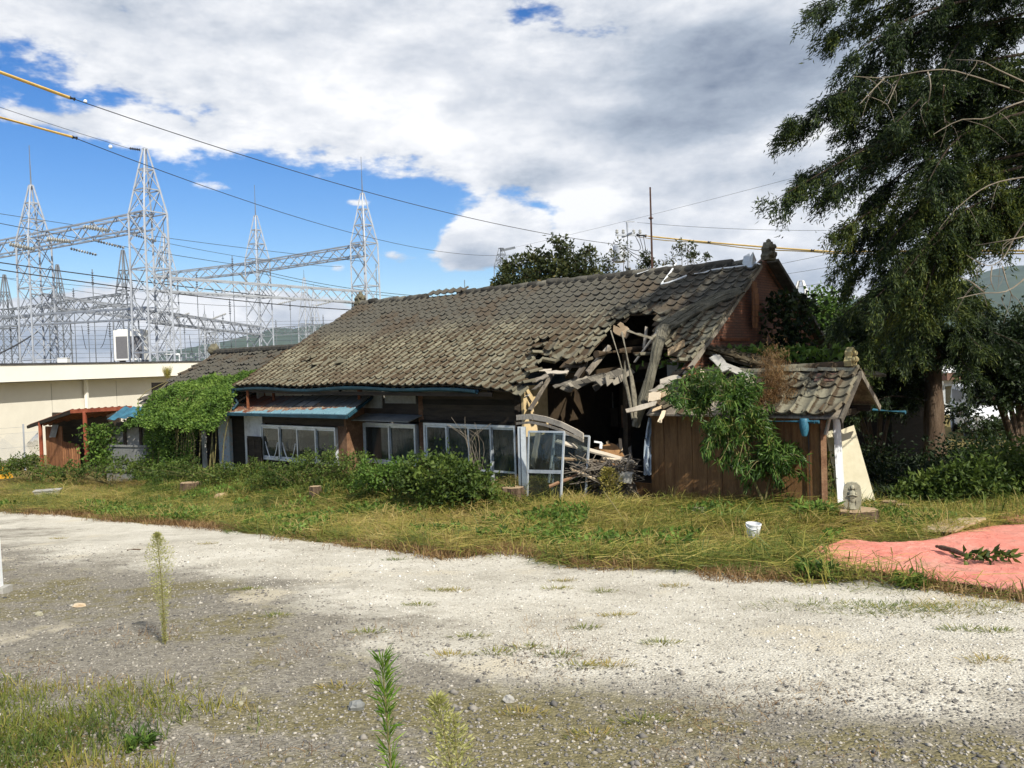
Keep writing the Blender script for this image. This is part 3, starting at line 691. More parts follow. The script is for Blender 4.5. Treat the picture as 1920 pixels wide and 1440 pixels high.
def build_collapse(roof):
    """the broken rafters, beams and boards in the hole"""
    for i, (a, b_, w, h, mt) in enumerate([
        ((1085, 648), (1058, 702), .065, .07, 'old_wood'), ((1098, 664), (1079, 709), .07, .07, 'old_wood'), ((1142, 634), (1103, 697), .08, .08, 'old_wood'),
        ((1038, 680), (994, 768), .06, .055, 'old_wood'), ((1212, 598), (1208, 652), .05, .05, 'old_wood'), ((1290, 688), (1284, 708), .06, .05, 'pale_wood'), ((1318, 690), (1313, 715), .07, .05, 'pale_wood')]):
        dz = -.12 if i < 5 else -.02
        p = roof_at(*a, dz); q = at(*b_, proj(p)[2] - (.55 if i < 4 else .1))
        bm = MB(); bm.plank(p, q, w, h, seg=4); bm.build('broken_rafter', MT[mt], roof)
    bm = MB(); p = at(1118, 664, 15.8); q = at(1240, 650, 17.6)
    bm.tube([p, p*.6+q*.4, q], [.075, .07, .065], 10, jit=.15); bm.build('log_beam', MT['beam'], roof, 'round log beam with a rotten broken end')
    bm = MB(); bm.beam(at(1060, 706, 17.6), at(1285, 676, 16.8), .10, .12); bm.beam(at(1130, 652, 18.6), at(1300, 622, 17.9), .12, .12); bm.build('inner_beam', MT['beam'], roof)
    for (a, b_, w, z0, z1) in [((1025, 690), (1062, 698), .10, -.05, -.3), ((1002, 706), (1022, 706), .14, -.05, -.1), ((1000, 718), (1020, 716), .13, -.1, -.15), ((985, 732), (993, 740), .06, -.1, -.12), ((1008, 688), (1030, 694), .07, -.05, -.1), ((1190, 645), (1232, 622), .09, -.3, -.4)]:
        bm = MB(); p = roof_at(*a, z0); q = at(*b_, proj(p)[2]+z1); bm.plank(p, q, w, .02, NR, 5, .6); bm.build('split_board', MT['old_wood'], roof)
    # fan of grey ceiling boards hanging below the hole
    for k in range(13):
        u = k/12; a = at(1080 + 108*u, 713 - 20*u, 15.9 - .5*u); b_ = at(1042 + 110*u + random.uniform(-16, 12), 736 - 22*u + random.uniform(-12, 10), 15.1 - .5*u + random.uniform(-.15, .1))
        bm = MB(); bm.plank(a, b_, random.uniform(.08, .18), .012, V(.2, -1, .5)+V(*[random.gauss(0, .25) for _ in range(3)]), 6, .7); bm.build('ceiling_board', MT['grey_board'], roof)
    for (a, b_, w) in [((1150, 612), (1175, 626), .16), ((1160, 604), (1176, 616), .09)]:
        bm = MB(); p = roof_at(*a, .03); q = roof_at(*b_, .02); bm.plank(p, q, w, .02, NR, 4, .7); bm.build('split_board', MT['pale_wood'], roof)
    bm = MB(); p = at(1250, 652, 14.6); bm.obox(at(1268, 652, 14.5), unit(at(1280, 645, 14.5)-at(1255, 660, 14.5))*.16, BX*.02, EZ*.06); bm.build('split_board', MT['pale_wood'], roof)
    # short lit ceiling infill by the gable
    bm = MB(); c = wall_px(1250, 670, 2.1); d_ = wall_px(1310, 735, 2.1); t0 = (c-O0)@AX; t1 = (d_-O0)@AX
    bm.hexa([H(t0, 2.1, 2.5), H(t1, 2.1, 2.5), H(t1, 2.06, 2.5), H(t0, 2.06, 2.5), H(t0, 2.1, 3.2), H(t1, 2.1, 3.15), H(t1, 2.06, 3.15), H(t0, 2.06, 3.2)]); bm.build('plaster_infill', MT['plaster_grey'], house)
build_collapse(ROOF)

# ------------------------------------------------------------------ house walls and windows
def slab(mb, t0, t1, s, z0, z1, th=.06): return mb.obox(H((t0+t1)/2, s-th/2, (z0+z1)/2), AX*abs(t1-t0)/2, BX*th/2, EZ*(z1-z0)/2)
def build_walls():
    # gable wall with brick siding
    pg = [(2.92, 2.6), (3.1, roofz(0, 3.1)-.12), (.1, RZ-.12), (-.55, 5.30), (-2.5, 4.02), (-3.7, 3.12), (-3.7, 0), (2.90, 0)]
    g = MB(); g.prism([H(.10, s, z) for s, z in pg], AX*.12); o = g.build('gable_wall', MT['brick'], house, 'gable wall clad in red brick pattern')
    uvl = o.data.uv_layers.new(name='UVMap'); base = LOC[house.name]
    for p_ in o.data.polygons:
        for li in p_.loop_indices:
            co = np.array(o.data.vertices[o.data.loops[li].vertex_index].co) + base; uvl.data[li].uv = ((co-O0)@BX, co[2])
    # a bulging strip of siding come loose
    lo = MB(); c = gab_px(1412, 562, .04)
    for k in range(8):
        z = c[2]+.30 - k*.115; lo.obox(V(c[0], c[1], z) - AX*(.03+.02*math.sin(k*.5)), BX*(.10+.05*math.sin(k*.42)), AX*.012, EZ*.054)
    lo.build('loose_siding', MT['brown_sheet'], house)
    # sill band on the gable
    sb = MB(); sb.beam(H(.08, 1.75, 3.58), H(.08, .55, 3.58), .03, .05); sb.build('gable_band', MT['rust'], house)
    # shell: back, left end, floor
    w = MB(); slab(w, .22, 13, -3.65, 0, 2.95, .1); w.obox(H(13.0, -.2, 1.4), AX*.05, BX*3.4, EZ*1.35); w.build('rear_wall', MT['plaster_grey'], house)
    f = MB(); f.obox(H(6.6, -.3, .72), AX*6.3, BX*3.25, EZ*.05); f.build('floor', MT['dark_wood'], house)
    # front wall t 3.9..8.9 at s = 3
    bd = MB(); t0, t1 = 3.92, 8.9
    for k in range(7): 
        z = 2.06 + k*.115; bm = MB(); bm.obox(H((t0+6.9)/2, 3.0+.006*(k % 2), z+.055), AX*(6.9-t0)/2, BX*.016, unit(EZ + BX*.10)*.058); bm.build('wall_board', MT['dark_wood'], house)
    bd.obox(H(7.9, 2.99, 2.3), AX*1.0, BX*.02, EZ*.24); bd.build('upper_panel', MT['dark_wood'], house)
    pl = MB(); slab(pl, 5.55, 6.75, 3.03, 2.60, 2.78, .02); slab(pl, 6.95, 8.0, 3.03, 2.42, 2.80, .02); slab(pl, 8.1, 9.6, 3.03, 2.30, 2.80, .02); slab(pl, 9.7, 12.9, 3.03, 2.2, 2.85, .02); pl.build('plaster_panel', MT['plaster_grey'], house)
    for t in (3.98, 6.80, 8.86, 13.0):
        p = MB(); p.beam(H(t, 3.0, 0), H(t, 3.0, 2.8), .12, .12); p.build('post', MT['red_wood'] if t > 5 else MT['dark_wood'], house)
    lw = MB(); slab(lw, 3.92, 6.75, 3.0, 0, .33); slab(lw, 6.85, 8.86, 3.0, 0, 1.0); lw.build('lower_wall', MT['dark_wood'], house)
    be = MB(); be.beam(H(3.9, 3.02, 2.03), H(8.9, 3.02, 2.03), .10, .05); be.build('lintel', MT['dark_wood'], house)
    # inside: cream partition cut to its sunlit part, the rest coloured dark as shade
    pw = MB(); pw.obox(H(3.86, 2.58, 2.28), AX*.03, BX*.40, EZ*.52); pw.build('inner_partition', MT['plaster_cream'], house, 'cream plaster partition, cut to its sunlit part')
    pw = MB(); pw.obox(H(3.88, 1.2, 1.0), AX*.03, BX*1.78, EZ*.75); pw.obox(H(3.87, .78, 2.28), AX*.03, BX*1.39, EZ*.52); pw.obox(H(2.0, -.6, 1.9), AX*1.85, BX*.03, EZ*1.2); pw.build('shade_lining', MT['interior_shade'], house)
    ce = MB()
    for k in range(7): ce.obox(H(2.05, -2.9+k*.62, 2.80), AX*1.8, BX*.29, EZ*.012)
    ce.build('room_ceiling', MT['dark_wood'], house)  # boards added to keep daylight from the hole off the walls below
    sk = MB(); slab(sk, .86, 2.3, 2.98, 0, 1.02, .05); sk.build('skirt_wall', MT['board_panel'], house, 'low brown panel under the open room')
    for (px0, py0, px1, py1, s_, m_) in ((1165, 760, 1182, 802, .5, 'red_wood'), (1145, 765, 1160, 800, .2, 'interior_shade'), (1090, 735, 1150, 775, -.3, 'plaster_grey')):
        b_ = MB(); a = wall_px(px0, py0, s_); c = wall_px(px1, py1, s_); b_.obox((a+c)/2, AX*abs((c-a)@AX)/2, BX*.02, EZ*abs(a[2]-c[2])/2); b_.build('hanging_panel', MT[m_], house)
    ps = MB(); ps.beam(H(2.35, 1.5, .6), H(2.3, 1.5, 3.4), .11, .11); ps.beam(H(.95, 2.7, .4), H(.95, 2.7, 2.7), .10, .10); ps.build('inner_post', MT['beam'], house)
def sash(mb_list, t0, t1, s, z0, z1, mid=None, w=.042):
    f = MB()
    for t in (t0+w/2, t1-w/2): f.obox(H(t, s, (z0+z1)/2), AX*w/2, BX*.014, EZ*(z1-z0)/2)
    for z in ((z0+w/2), (z1-w/2)) + ((mid,) if mid else ()): f.obox(H((t0+t1)/2, s, z), AX*((t1-t0)/2-w), BX*.013, EZ*w/2)
    g = MB(); g.obox(H((t0+t1)/2, s, (z0+z1)/2), AX*((t1-t0)/2-w), BX*.003, EZ*((z1-z0)/2-w)); return f, g
def window(t0, t1, s, z0, z1, n, mid, label, curtain=True, gap=None):
    fr = MB(); w = .05
    for t in (t0, t1): fr.obox(H(t, s, (z0+z1)/2), AX*w/2, BX*.055, EZ*((z1-z0)/2+w/2))
    for z in (z0, z1): fr.obox(H((t0+t1)/2, s, z), AX*((t1-t0)/2-w/2), BX*.054, EZ*w/2)
    fo = fr.build('window', MT['alu'], house, label)
    pw = (t1-t0-w)/n
    for k in range(n):
        a = t0+w/2+k*pw - (.012 if k else 0); b_ = t0+w/2+(k+1)*pw + (.012 if k < n-1 else 0)
        f, g = sash(None, a, b_, s + (.018 if k % 2 else -.018), z0+.03, z1-.03, mid)
        f.build('window_sash', MT['alu'], fo); g.build('window_pane', MT['glass'], fo)
    if curtain:
        c = MB(); N = 40; tt = np.linspace(t0+.1, t1-.1, N); vs = []
        for i, t in enumerate(tt): off = .03*math.sin(i*1.3); vs += [H(t, s-.16+off, z0), H(t, s-.16+off, z1-.05)]
        c.add(vs, [(2*i, 2*i+2, 2*i+3, 2*i+1) for i in range(N-1)]); c.build('curtain', MT['curtain'], fo)
    return fo
def build_windows():
    build_walls()
    t3, z3 = 6.66, 1.97
    window(4.02, t3, 3.02, .35, z3, 4, 1.02, 'wide window of four narrow sliding sashes')
    window(6.98, 8.78, 3.02, 1.02, 1.92, 2, None, 'two-pane window with pale curtains')
    # projecting bay with lean-to roof on the left
    sB = 3.56; (ta, zt), (tb, _) = wall_tz(493, 797, sB), wall_tz(632, 797, sB)
    w = MB(); slab(w, 8.85, ta+.02, sB, 0, .95); slab(w, 8.85, ta+.02, sB, zt+.05, 2.3); w.build('bay_wall', MT['dark_wood'], house)
    w = MB(); t2, _ = wall_tz(458, 800, sB); slab(w, ta+.03, t2, sB, 0, 2.3); w.build('white_wall', MT['plaster_white'], house, 'white plastered stretch of wall')
    w = MB(); w.obox(H(8.82, 3.28, 1.15), AX*.04, BX*.29, EZ*1.15); slab(w, 8.86, tb-.03, sB+.01, 0, zt+.05, .07); w.build('bay_end', MT['red_wood'], house, 'weathered red brown end boards of the bay')
    window(tb, ta, sB+.03, .98, zt, 4, None, 'four-pane window under the blue tin roof', curtain=False)
    gp_ = MB(); slab(gp_, tb+.12, tb+.5, sB-.12, 1.0, zt-.1, .02); gp_.build('green_curtain', M('faded green curtain', [(.3, (.03, .12, .05)), (.7, (.08, .22, .10))], 4, .9, .01, 12), house)
    iw = MB(); slab(iw, 8.9, 13.4, 2.2, .8, 2.3, .03); iw.build('bay_lining', MT['interior_shade'], house)
    for u in (0.10, 1.12):                                      # loops of old string lights inside the panes
        c = MB(); a = ta-.12-u*.75; pts = [H(a-.55*k/10, sB+.075, zt-.42-.55*4*(k/10)*(1-k/10)*.8) for k in range(11)]; c.tube(pts, .013, 6); c.build('light_string', MT['white_plastic'], house)
    # doors and mosaic post further left
    td, _ = wall_tz(432, 800, sB); te, _ = wall_tz(412, 800, sB); tf, _ = wall_tz(383, 800, sB)
    d = MB(); slab(d, t2+.02, td, sB-.05, 0, 1.95, .04); slab(d, te, tf, sB-.05, 0, 1.95, .04); d.build('door', MT['dark_wood'], house)
    d = MB(); slab(d, td, te, sB+.05, 0, 2.05, .12); d.build('tiled_post', M('chipped mosaic post', [(.2, (.16, .09, .06)), (.45, (.48, .46, .44)), (.6, (.24, .36, .46)), (.8, (.62, .5, .38))], 9, .7, .004, 30), house, 'post covered with chipped coloured mosaic')
    d = MB(); slab(d, tf, tf+.18, sB, 0, 2.0, .1); d.build('white_jamb', MT['plaster_white'], house)
    d = MB(); slab(d, t2, tf+.18, sB, 1.98, 2.25, .05); d.build('door_head', MT['dark_wood'], house)
    # propped shutter frame
    a = wall_px(465, 828, sB+.12); c = wall_px(491, 866, sB+.12); sh = MB(); n = (a+c)/2; hw = abs((c-a)@AX)/2; hh = abs(a[2]-c[2])/2+.1
    sh.obox(n, AX*hw, BX*.012, EZ*.02); sh.obox(n+EZ*hh, AX*hw, BX*.02, EZ*.05); sh.obox(n-EZ*hh, AX*hw, BX*.02, EZ*.03)
    for q in (-1, 0, 1): sh.obox(n+AX*hw*q, AX*.02, BX*.02, EZ*hh)
    sh.obox(n, AX*hw, BX*.004, EZ*hh); sh.build('shutter', MT['dark_wood'], house)
    # lean-to roof
    lt = MB(); T0, T1 = 8.18, 13.75; ns = 13
    for k in range(ns):
        a, b_ = T0+(T1-T0)*k/ns, T0+(T1-T0)*(k+1)/ns
        zr = lambda t: .03*math.sin(t*.9)
        c = [H(a+(.25 if k == 0 else 0), 3.0, 2.62+zr(a)), H(b_, 3.0, 2.62+zr(b_)), H(b_, 4.02, 2.21+zr(b_)*.5), H(a, 4.02, 2.21+zr(a)*.5)]
        lt.hexa([p - EZ*.02 for p in c] + c)
        lt.obox((c[0]+c[3])/2 + EZ*.008, (c[3]-c[0])/2, AX*.012, EZ*.012)
    o = lt.build('leanto_roof', MT['tin'], house, 'low tin roof, rusted, with peeling blue paint along its edge')
    uvl = o.data.uv_layers.new(name='UVMap'); base = LOC[house.name]
    for lp in o.data.loops:
        co = np.array(o.data.vertices[lp.vertex_index].co) + base - O0; uvl.data[lp.index].uv = ((co@AX-T0)/(T1-T0), (co@BX-3.0)/1.02)
    g = MB(); g.beam(H(T0-.03, 4.05, 2.16), H(T1, 4.05, 2.15), .07, .07); g.beam(H(T0-.02, 4.0, 2.17), H(T0+.25, 3.0, 2.58), .04, .06); g.build('leanto_gutter', MT['blue_shaded'], o)
    b_ = MB(); b_.obox(H(10.3, 3.50, 2.425), AX*.34, unit(H(0, 4.02, 2.21)-H(0, 3, 2.62))*.13, EZ*.006); b_.build('patch', MT['plaster_grey'], o)
    for t, s_ in ((12.6, 3.75), (12.1, 3.3), (8.6, 3.3)):
        p = MB(); p.beam(H(t, s_, 2.3), H(t, s_, 2.78), .06, .06); p.build('roof_prop', MT['rust'], o)
    # awning over the two-pane window
    aw = MB(); c = [H(6.75, 3.03, 2.17), H(8.72, 3.03, 2.17), H(8.72, 3.46, 2.05), H(6.75, 3.46, 2.05)]; aw.hexa([p-EZ*.025 for p in c]+c); aw.build('window_awning', MT['grey_sheet'], house, 'plain grey awning over the two-pane window')
build_windows()

# ------------------------------------------------------------------ the annex at the right end
annex = thing('tiled_annex', 'small brown panelled annex with a crooked tiled porch roof at right of the house', 'annex', H(-.9, 3.0, .5))
def build_annex():
    sF = 3.04; panels = np.linspace(.86, -2.16, 12)
    for k in range(len(panels)-1):
        a, b_ = panels[k]-.004, panels[k+1]+.004
        m_ = MB(); m_.obox(H((a+b_)/2, sF - (.004 if k % 2 else 0), 1.25), AX*(a-b_)/2, BX*.012, EZ*1.2); m_.build('wall_panel', MT['board_panel'], annex)
    co = MB(); co.beam(H(-2.20, sF, 0), H(-2.20, sF, 2.4), .09, .09); co.build('corner_post', MT['red_wood'], annex)
    en = MB(); en.obox(H(-.5, 1.6, 1.3), AX*.03, BX*1.4, EZ*1.3); en.obox(H(-1.0, .15, 1.3), AX*.55, BX*.03, EZ*1.3); en.build('shadow_wall', MT['dark_wood'], annex)  # dark colour stands for the shadow inside the open porch
    b_ = MB(); b_.beam(H(-2.5, 1.62, 2.34), H(.5, 1.62, 2.34), .08, .1); b_.beam(H(-2.25, 1.6, 2.30), H(-2.25, 3.2, 2.30), .08, .1); b_.build('tie_beam', MT['dark_wood'], annex)
    rp = MB(); rp.tube([H(-2.0, sF+.04, .45), H(-2.0, sF+.04, 2.2)], .014, 6); rp.build('cable_conduit', MT['dark_cap'], annex)
    # gabled tile roof
    sR, zR, sE, zE = 2.42, 3.00, 3.34, 2.36; sag = lambda t: -.07*math.exp(-((t+.9)/.7)**2); ds = unit(H(0, sE, zE)-H(0, sR, zR)); nr = unit(np.cross(-AX, ds)); nr = nr if nr[2] > 0 else -nr
    dk = MB(); c = [H(.75, sR, zR-.05), H(-2.58, sR, zR-.05), H(-2.58, sE, zE-.05), H(.75, sE, zE-.05)]; dk.hexa([p-EZ*.03 for p in c]+c)
    c = [H(.75, sR, zR-.05), H(-2.58, sR, zR-.05), H(-2.58, 1.55, 2.42), H(.75, 1.55, 2.42)]; dk.hexa([p-EZ*.03 for p in c]+c)
    rf = dk.build('roof', MT['old_wood'], annex)
    data = make_tile_data('annex_tile', MT['tile_annex']); ms = []
    for r in range(5):
        for k in range(13):
            t = -2.46 + k*.245
            if t > .55: continue
            bad = t > -.75
            if bad and random.random() < .42: continue
            m_ = basis(-AX, ds, nr, H(t, sR, zR + sag(t)) + ds*(r*.225-.01))
            ms.append(jitter(m_, .16 if bad else .055, .04 if bad else .012))
    ds2 = unit(H(0, 1.55, 2.42)-H(0, sR, zR)); n2 = unit(np.cross(AX, ds2)); n2 = n2 if n2[2] > 0 else -n2
    for r in range(4):
        for k in range(12):
            ms.append(jitter(basis(AX, ds2, n2, H(-2.46+k*.245, sR, zR) + ds2*(r*.235)), .03, .006))
    lay_tiles(rf, ms, data, MT['tile_annex'])
    kb = MB()
    for k in range(7):
        b_ = MB(); b_.ball(H(-2.31+k*.265, sE+.02, zE+.02), .048, 10, 8); b_.build('eave_knob', MT['tile_annex'], rf, smooth=True)
    cp = MB()
    for k in range(9):
        t = -2.5+k*.3; b_ = MB(); b_.lathe(H(t, sR+random.uniform(-.015, .015), zR+.05+sag(t))+V(0, 0, random.uniform(-.015, .015)), [(.085, 0), (.095, .02), (.085, .29)], 10, AX); b_.build('ridge_tile', MT['tile_annex'], rf, smooth=True)
    for k in range(10): c_ = MB(); c_.obox(H(-2.4+k*.29, sR+random.uniform(-.02, .02), zR+.015+random.uniform(-.012, .012)), AX*.14+EZ*random.uniform(-.012, .012), BX*random.uniform(.10, .14), EZ*.026); c_.build('ridge_slab', MT['stone'], rf)
    on = MB(); c = H(-2.50, sR, zR+.06); on.prism([c + BX*q[0] + EZ*q[1] for q in [(-.13, 0), (-.15, .08), (-.09, .15), (-.10, .22), (0, .30), (.10, .22), (.09, .15), (.15, .08), (.13, 0)]], AX*.11)
    for q in ((-.06, .1), (.06, .1), (0, .2)): on.ball(c + BX*q[0] + EZ*q[1] - AX*.01, .05, 8, 6, jit=.2)
    on.build('ridge_end_ornament', M('yellow lichen stone', [(.2, (.14, .12, .06)), (.5, (.30, .26, .14)), (.85, (.44, .36, .12))], 9, .95, .01, 30), rf, 'lichen spotted end ornament', smooth=True)
    bb = MB(); bb.beam(H(-2.60, sR, zR-.06), H(-2.60, sE+.04, zE-.10), .03, .10); bb.build('barge_board', MT['grey_board'], rf)
    bb = MB(); bb.beam(H(-2.60, sR, zR-.06), H(-2.60, 1.48, 2.33), .03, .09); bb.build('barge_board', MT['grey_board'], rf)
    rt = MB(); a = H(-2.1, 2.72, zR-.18); rt.obox(H(-2.12, 2.62, 2.885), AX*.16, ds*.10, nr*.012); rt.build('red_patch', MT['brown_roof'], rf, 'dull red sheet patch under the ridge')
    gt = MB(); gt.tube([H(-1.0, sE+.05, zE-.13), H(-2.28, sE+.05, zE-.12)], .028, 8); gt.build('gutter', MT['blue_metal'], annex)
    hp = MB(); hp.lathe(H(-2.06, sE+.07, 2.02), [(.035, 0), (.045, .02), (.07, .12), (.075, .24), (.06, .27), (.0, .272)], 14); hp.tube([H(-2.12, sE+.07, 2.24), H(-2.22, sE+.07, 2.24)], .03, 8); hp.build('gutter_hopper', MT['blue_metal'], annex, 'bright blue funnel hopper', smooth=True)
    p0 = at(1637, 769, 14.6); bp = MB(); bp.tube([p0, at(1698, 773, 14.2)], .032, 10); bp.build('rear_gutter', MT['blue_metal'], annex, 'blue pipe sticking out behind the porch', smooth=True)
    be = MB(); be.beam(p0 + AX*.4, p0 + AX*1.2 + EZ*.02, .05, .05); be.build('gutter_bracket', MT['dark_wood'], annex)
    wr = MB(); wr.beam(H(-2.28, 3.12, 2.02), H(-2.33, 3.02, 2.40), .04, .04); wr.build('strut', MT['old_wood'], annex)
    # moss grown roof running down from the gable wall, rows seen end on
    lo = MB(); c = [H(.08, 2.45, 3.38), H(.08, -1.9, 3.38), H(-1.75, -1.9, 2.80), H(-1.75, 2.45, 2.86)]; lo.hexa([p-EZ*.05 for p in c]+c); lr = lo.build('side_roof', MT['mossy'], annex, 'moss covered side roof below the gable')
    for k in range(15):
        s_ = 2.45 - k*.22; n = 6
        for q in range(n):
            a = q/n; b_ = (q+1)/n-.015
            if random.random() < .06: continue
            z = lambda u: 3.43 - .57*u + random.uniform(-.008, .008)
            m_ = MB(); m_.tube([H(.06-1.8*a, s_+random.uniform(-.02, .02), z(a)), H(.06-1.8*b_, s_+random.uniform(-.02, .02), z(b_)+.012)], .055, 7); m_.build('cover_tile', MT['mossy'], lr, smooth=True)
    for (a, b_, w) in [((1333, 664), (1356, 690), .13), ((1345, 668), (1362, 688), .10), ((1352, 684), (1410, 706), .16), ((1395, 702), (1440, 716), .14), ((1425, 712), (1445, 720), .12)]:
        m_ = MB(); z_ = proj(H(-.4, 2.6, 3.2))[2]; m_.plank(at(*a, z_), at(*b_, z_-.25), w, .03, NR, 4, .3); m_.build('slipped_slab', MT['concrete'], lr)
    # rubble and torn boards on the left end of the porch roof
    for (a, b_, w, mt) in [((1178, 770), (1228, 757), .09, 'old_wood'), ((1215, 750), (1262, 728), .13, 'pale_wood'), ((1212, 746), (1238, 742), .16, 'pale_wood'), ((1245, 770), (1236, 792), .07, 'pale_wood'), ((1222, 735), (1252, 718), .08, 'old_wood'), ((1258, 705), (1300, 690), .10, 'dark_wood'), ((1238, 716), (1275, 706), .09, 'old_wood'), ((1242, 762), (1222, 771), .05, 'pale_wood')]:
        m_ = MB(); m_.plank(at(*a, 14.3), at(*b_, 14.15), w, .025, (0, -1, .6), 4, .5); m_.build('broken_board', MT[mt], annex)
    hl = MB(); hl.lathe(at(1398, 722, 13.6), [(.10, 0), (.12, .02), (.11, .10), (.09, .12)], 14, V(.2, -1, .3)); hl.build('clay_pipe_end', MT['stone'], annex, smooth=True)
    st = MB(); st.tube([at(1440, 752, 13.3), at(1462, 738, 13.3), at(1475, 732, 13.35)], .014, 6); st.build('fallen_stick', MT['twig'], annex)
    bl = MB(); c = at(1478, 706, 13.7); bl.add([c, c+V(.10, 0, .05), c+V(.16, .05, .20), c+V(.05, -.03, .10), c+V(.02, .05, -.03)], [(0, 1, 2), (0, 2, 3), (0, 4, 1)]); bl.top('plastic_scrap', MT['blue_film'], 'scrap of light blue plastic on the porch roof', 'plastic')
build_annex()

# ------------------------------------------------------------------ loose things in and around the collapse
def free_plank(a, b_, Za, Zb, w, h, mt, label, name='fallen_plank', up=(0, -.5, 1), bend=0, group=None, seg=6, rough=.3):
    m_ = MB(); m_.plank(at(*a, Za), at(*b_, Zb), w, h, up, seg, rough, bend); return m_.top(name, MT[mt], label, 'plank', group)
def build_debris():
    G = 'planks heaped in the collapsed room'
    for args in [((1040, 826), (1186, 866), 14.6, 14.9, .11, .03, 'old_wood', 'longest broad grey plank lying across the top of the heap'),
                 ((1044, 859), (1140, 866), 14.5, 14.9, .06, .03, 'pale_wood', 'thin pale plank pointing left out of the middle of the heap'),
                 ((1130, 860), (1186, 865), 14.7, 14.6, .05, .03, 'pale_wood', 'short pale plank at the right of the heap'),
                 ((1070, 879), (1150, 912), 14.3, 14.4, .055, .025, 'pale_wood', 'tan plank slanting down to the right in front of the heap'),
                 ((1027, 913), (1084, 890), 14.2, 14.4, .05, .03, 'red_wood', 'reddish plank propped at the lower left of the heap'),
                 ((1098, 886), (1152, 862), 14.5, 14.7, .07, .03, 'old_wood', 'grey plank rising to the right in the middle of the heap'),
                 ((1096, 869), (1160, 876), 14.55, 14.7, .05, .025, 'old_wood', 'narrow level slat in the middle of the heap'),
                 ((1138, 884), (1160, 908), 14.3, 14.2, .09, .03, 'old_wood', 'broken grey stub at the front of the heap'),
                 ((1150, 888), (1176, 873), 14.4, 14.5, .06, .03, 'old_wood', 'short grey slat beside the grey box')]:
        free_plank(*args, group=G)
    bx = MB(); c = at(1137, 828, 15.0)
    for (dx, h) in ((0, .3), (.06, .22), (.17, .26)):
        pass
    for i, (px, a, b_) in enumerate([(1128, 830, 862), (1139, 828, 858), (1157, 834, 850), (1163, 824, 856), (1180, 838, 866)]):
        free_plank((px, a), (px+3, b_), 15.1, 15.0, .05, .03, 'pale_wood' if i % 2 else 'old_wood', ORD[i] + ' upright splinter from the left behind the heap', 'upright_splinter', (0, -1, 0), group='upright splinters behind the heap', seg=3, rough=.6)
    sp = MB()
    for k in range(300):
        c = at(random.uniform(1080, 1185), random.gauss(884, 10), random.uniform(14.2, 15.0)); d = V(random.gauss(0, 1), random.gauss(0, .6), random.gauss(0, .35)); d = unit(d)*random.uniform(.06, .30)
        sp.plank(c-d, c+d, random.uniform(.010, .035), .010, seg=2, rough=.8)
    # core the heap rests on
    c0 = at(1135, 912, 15.1); sp.ball(c0 - EZ*.22, (.7, .4, .30), 14, 8, jit=.25)
    sp.top('splinter_heap', MT['old_wood'], 'heap of small wood splinters under the planks', 'debris', kind='stuff')
    cb = MB(); a, b_ = at(1137, 838, 15.0), at(1172, 888, 14.8); n = 8; vs = []
    for i in range(n+1):
        u = i/n; p = a+(b_-a)*u + EZ*.12*math.sin(u*math.pi); vs += [p + V(-.22*(1-u*.4), 0, -.02), p + V(.10, .05, .05), p + V(.10, .062, .062), p + V(-.22*(1-u*.4), .012, -.008)]
    cb.add(vs, [(4*i+k, 4*i+(k+1) % 4, 4*i+4+(k+1) % 4, 4*i+4+k) for i in range(n) for k in range(4)] + [(3, 2, 1, 0), (4*n, 4*n+1, 4*n+2, 4*n+3)]); cb.top('bent_plywood', MT['board_panel'], 'bent brown plywood sheet behind the heap', 'plywood', smooth=True)
    gb = MB(); c = at(1173, 894, 14.2); ax = unit(V(.9, -.3, -.15)); ay = unit(np.cross(EZ, ax)); az = np.cross(ax, ay)
    gb.obox(c, ax*.12, ay*.10, az*.085); o = gb.top('grey_box', MT['concrete'], 'grey box tipped over at the right of the heap', 'box')
    bu = MB(); bu.lathe(at(1086, 872, 14.9) - EZ*.08, [(.07, 0), (.09, .02), (.10, .2), (.09, .21), (.0, .19)], 14, V(.3, 0, 1)); bu.top('blue_pail', MT['blue_metal'], 'small blue pail half hidden in the heap', 'pail', smooth=True)
    wl = MB(); wl.beam(at(1114, 828, 14.9), at(1128, 830, 14.9), .05, .03); wl.beam(at(1127, 830, 14.9), at(1126, 841, 14.9), .03, .05); wl.top('white_frame_corner', MT['white_plastic'], 'bright white corner of a frame above the heap', 'frame')
    # bowed fascia boards fallen from the eave
    for dy, w, lb in ((0, .10, 'long bowed tan board arching from the wall over the loose window'), (11, .045, 'thin bowed strip just under the arching board')):
        m_ = MB(); pts = [at(968, 783+dy, 15.6), at(995, 781+dy, 15.3), at(1022, 786+dy, 15.0), at(1052, 796+dy, 14.7), at(1080, 810+dy*.9, 14.5), at(1093, 818+dy*.8, 14.4)]; vs = []
        for p in pts: vs += [p+EZ*w/2, p+EZ*w/2-BX*.03, p-EZ*w/2-BX*.03, p-EZ*w/2]
        n = len(pts)-1; m_.add(vs, [(4*i+k, 4*i+(k+1) % 4, 4*i+4+(k+1) % 4, 4*i+4+k) for i in range(n) for k in range(4)] + [(3, 2, 1, 0), (4*n, 4*n+1, 4*n+2, 4*n+3)])
        m_.top('bowed_board', MT['old_wood'], lb, 'plank')
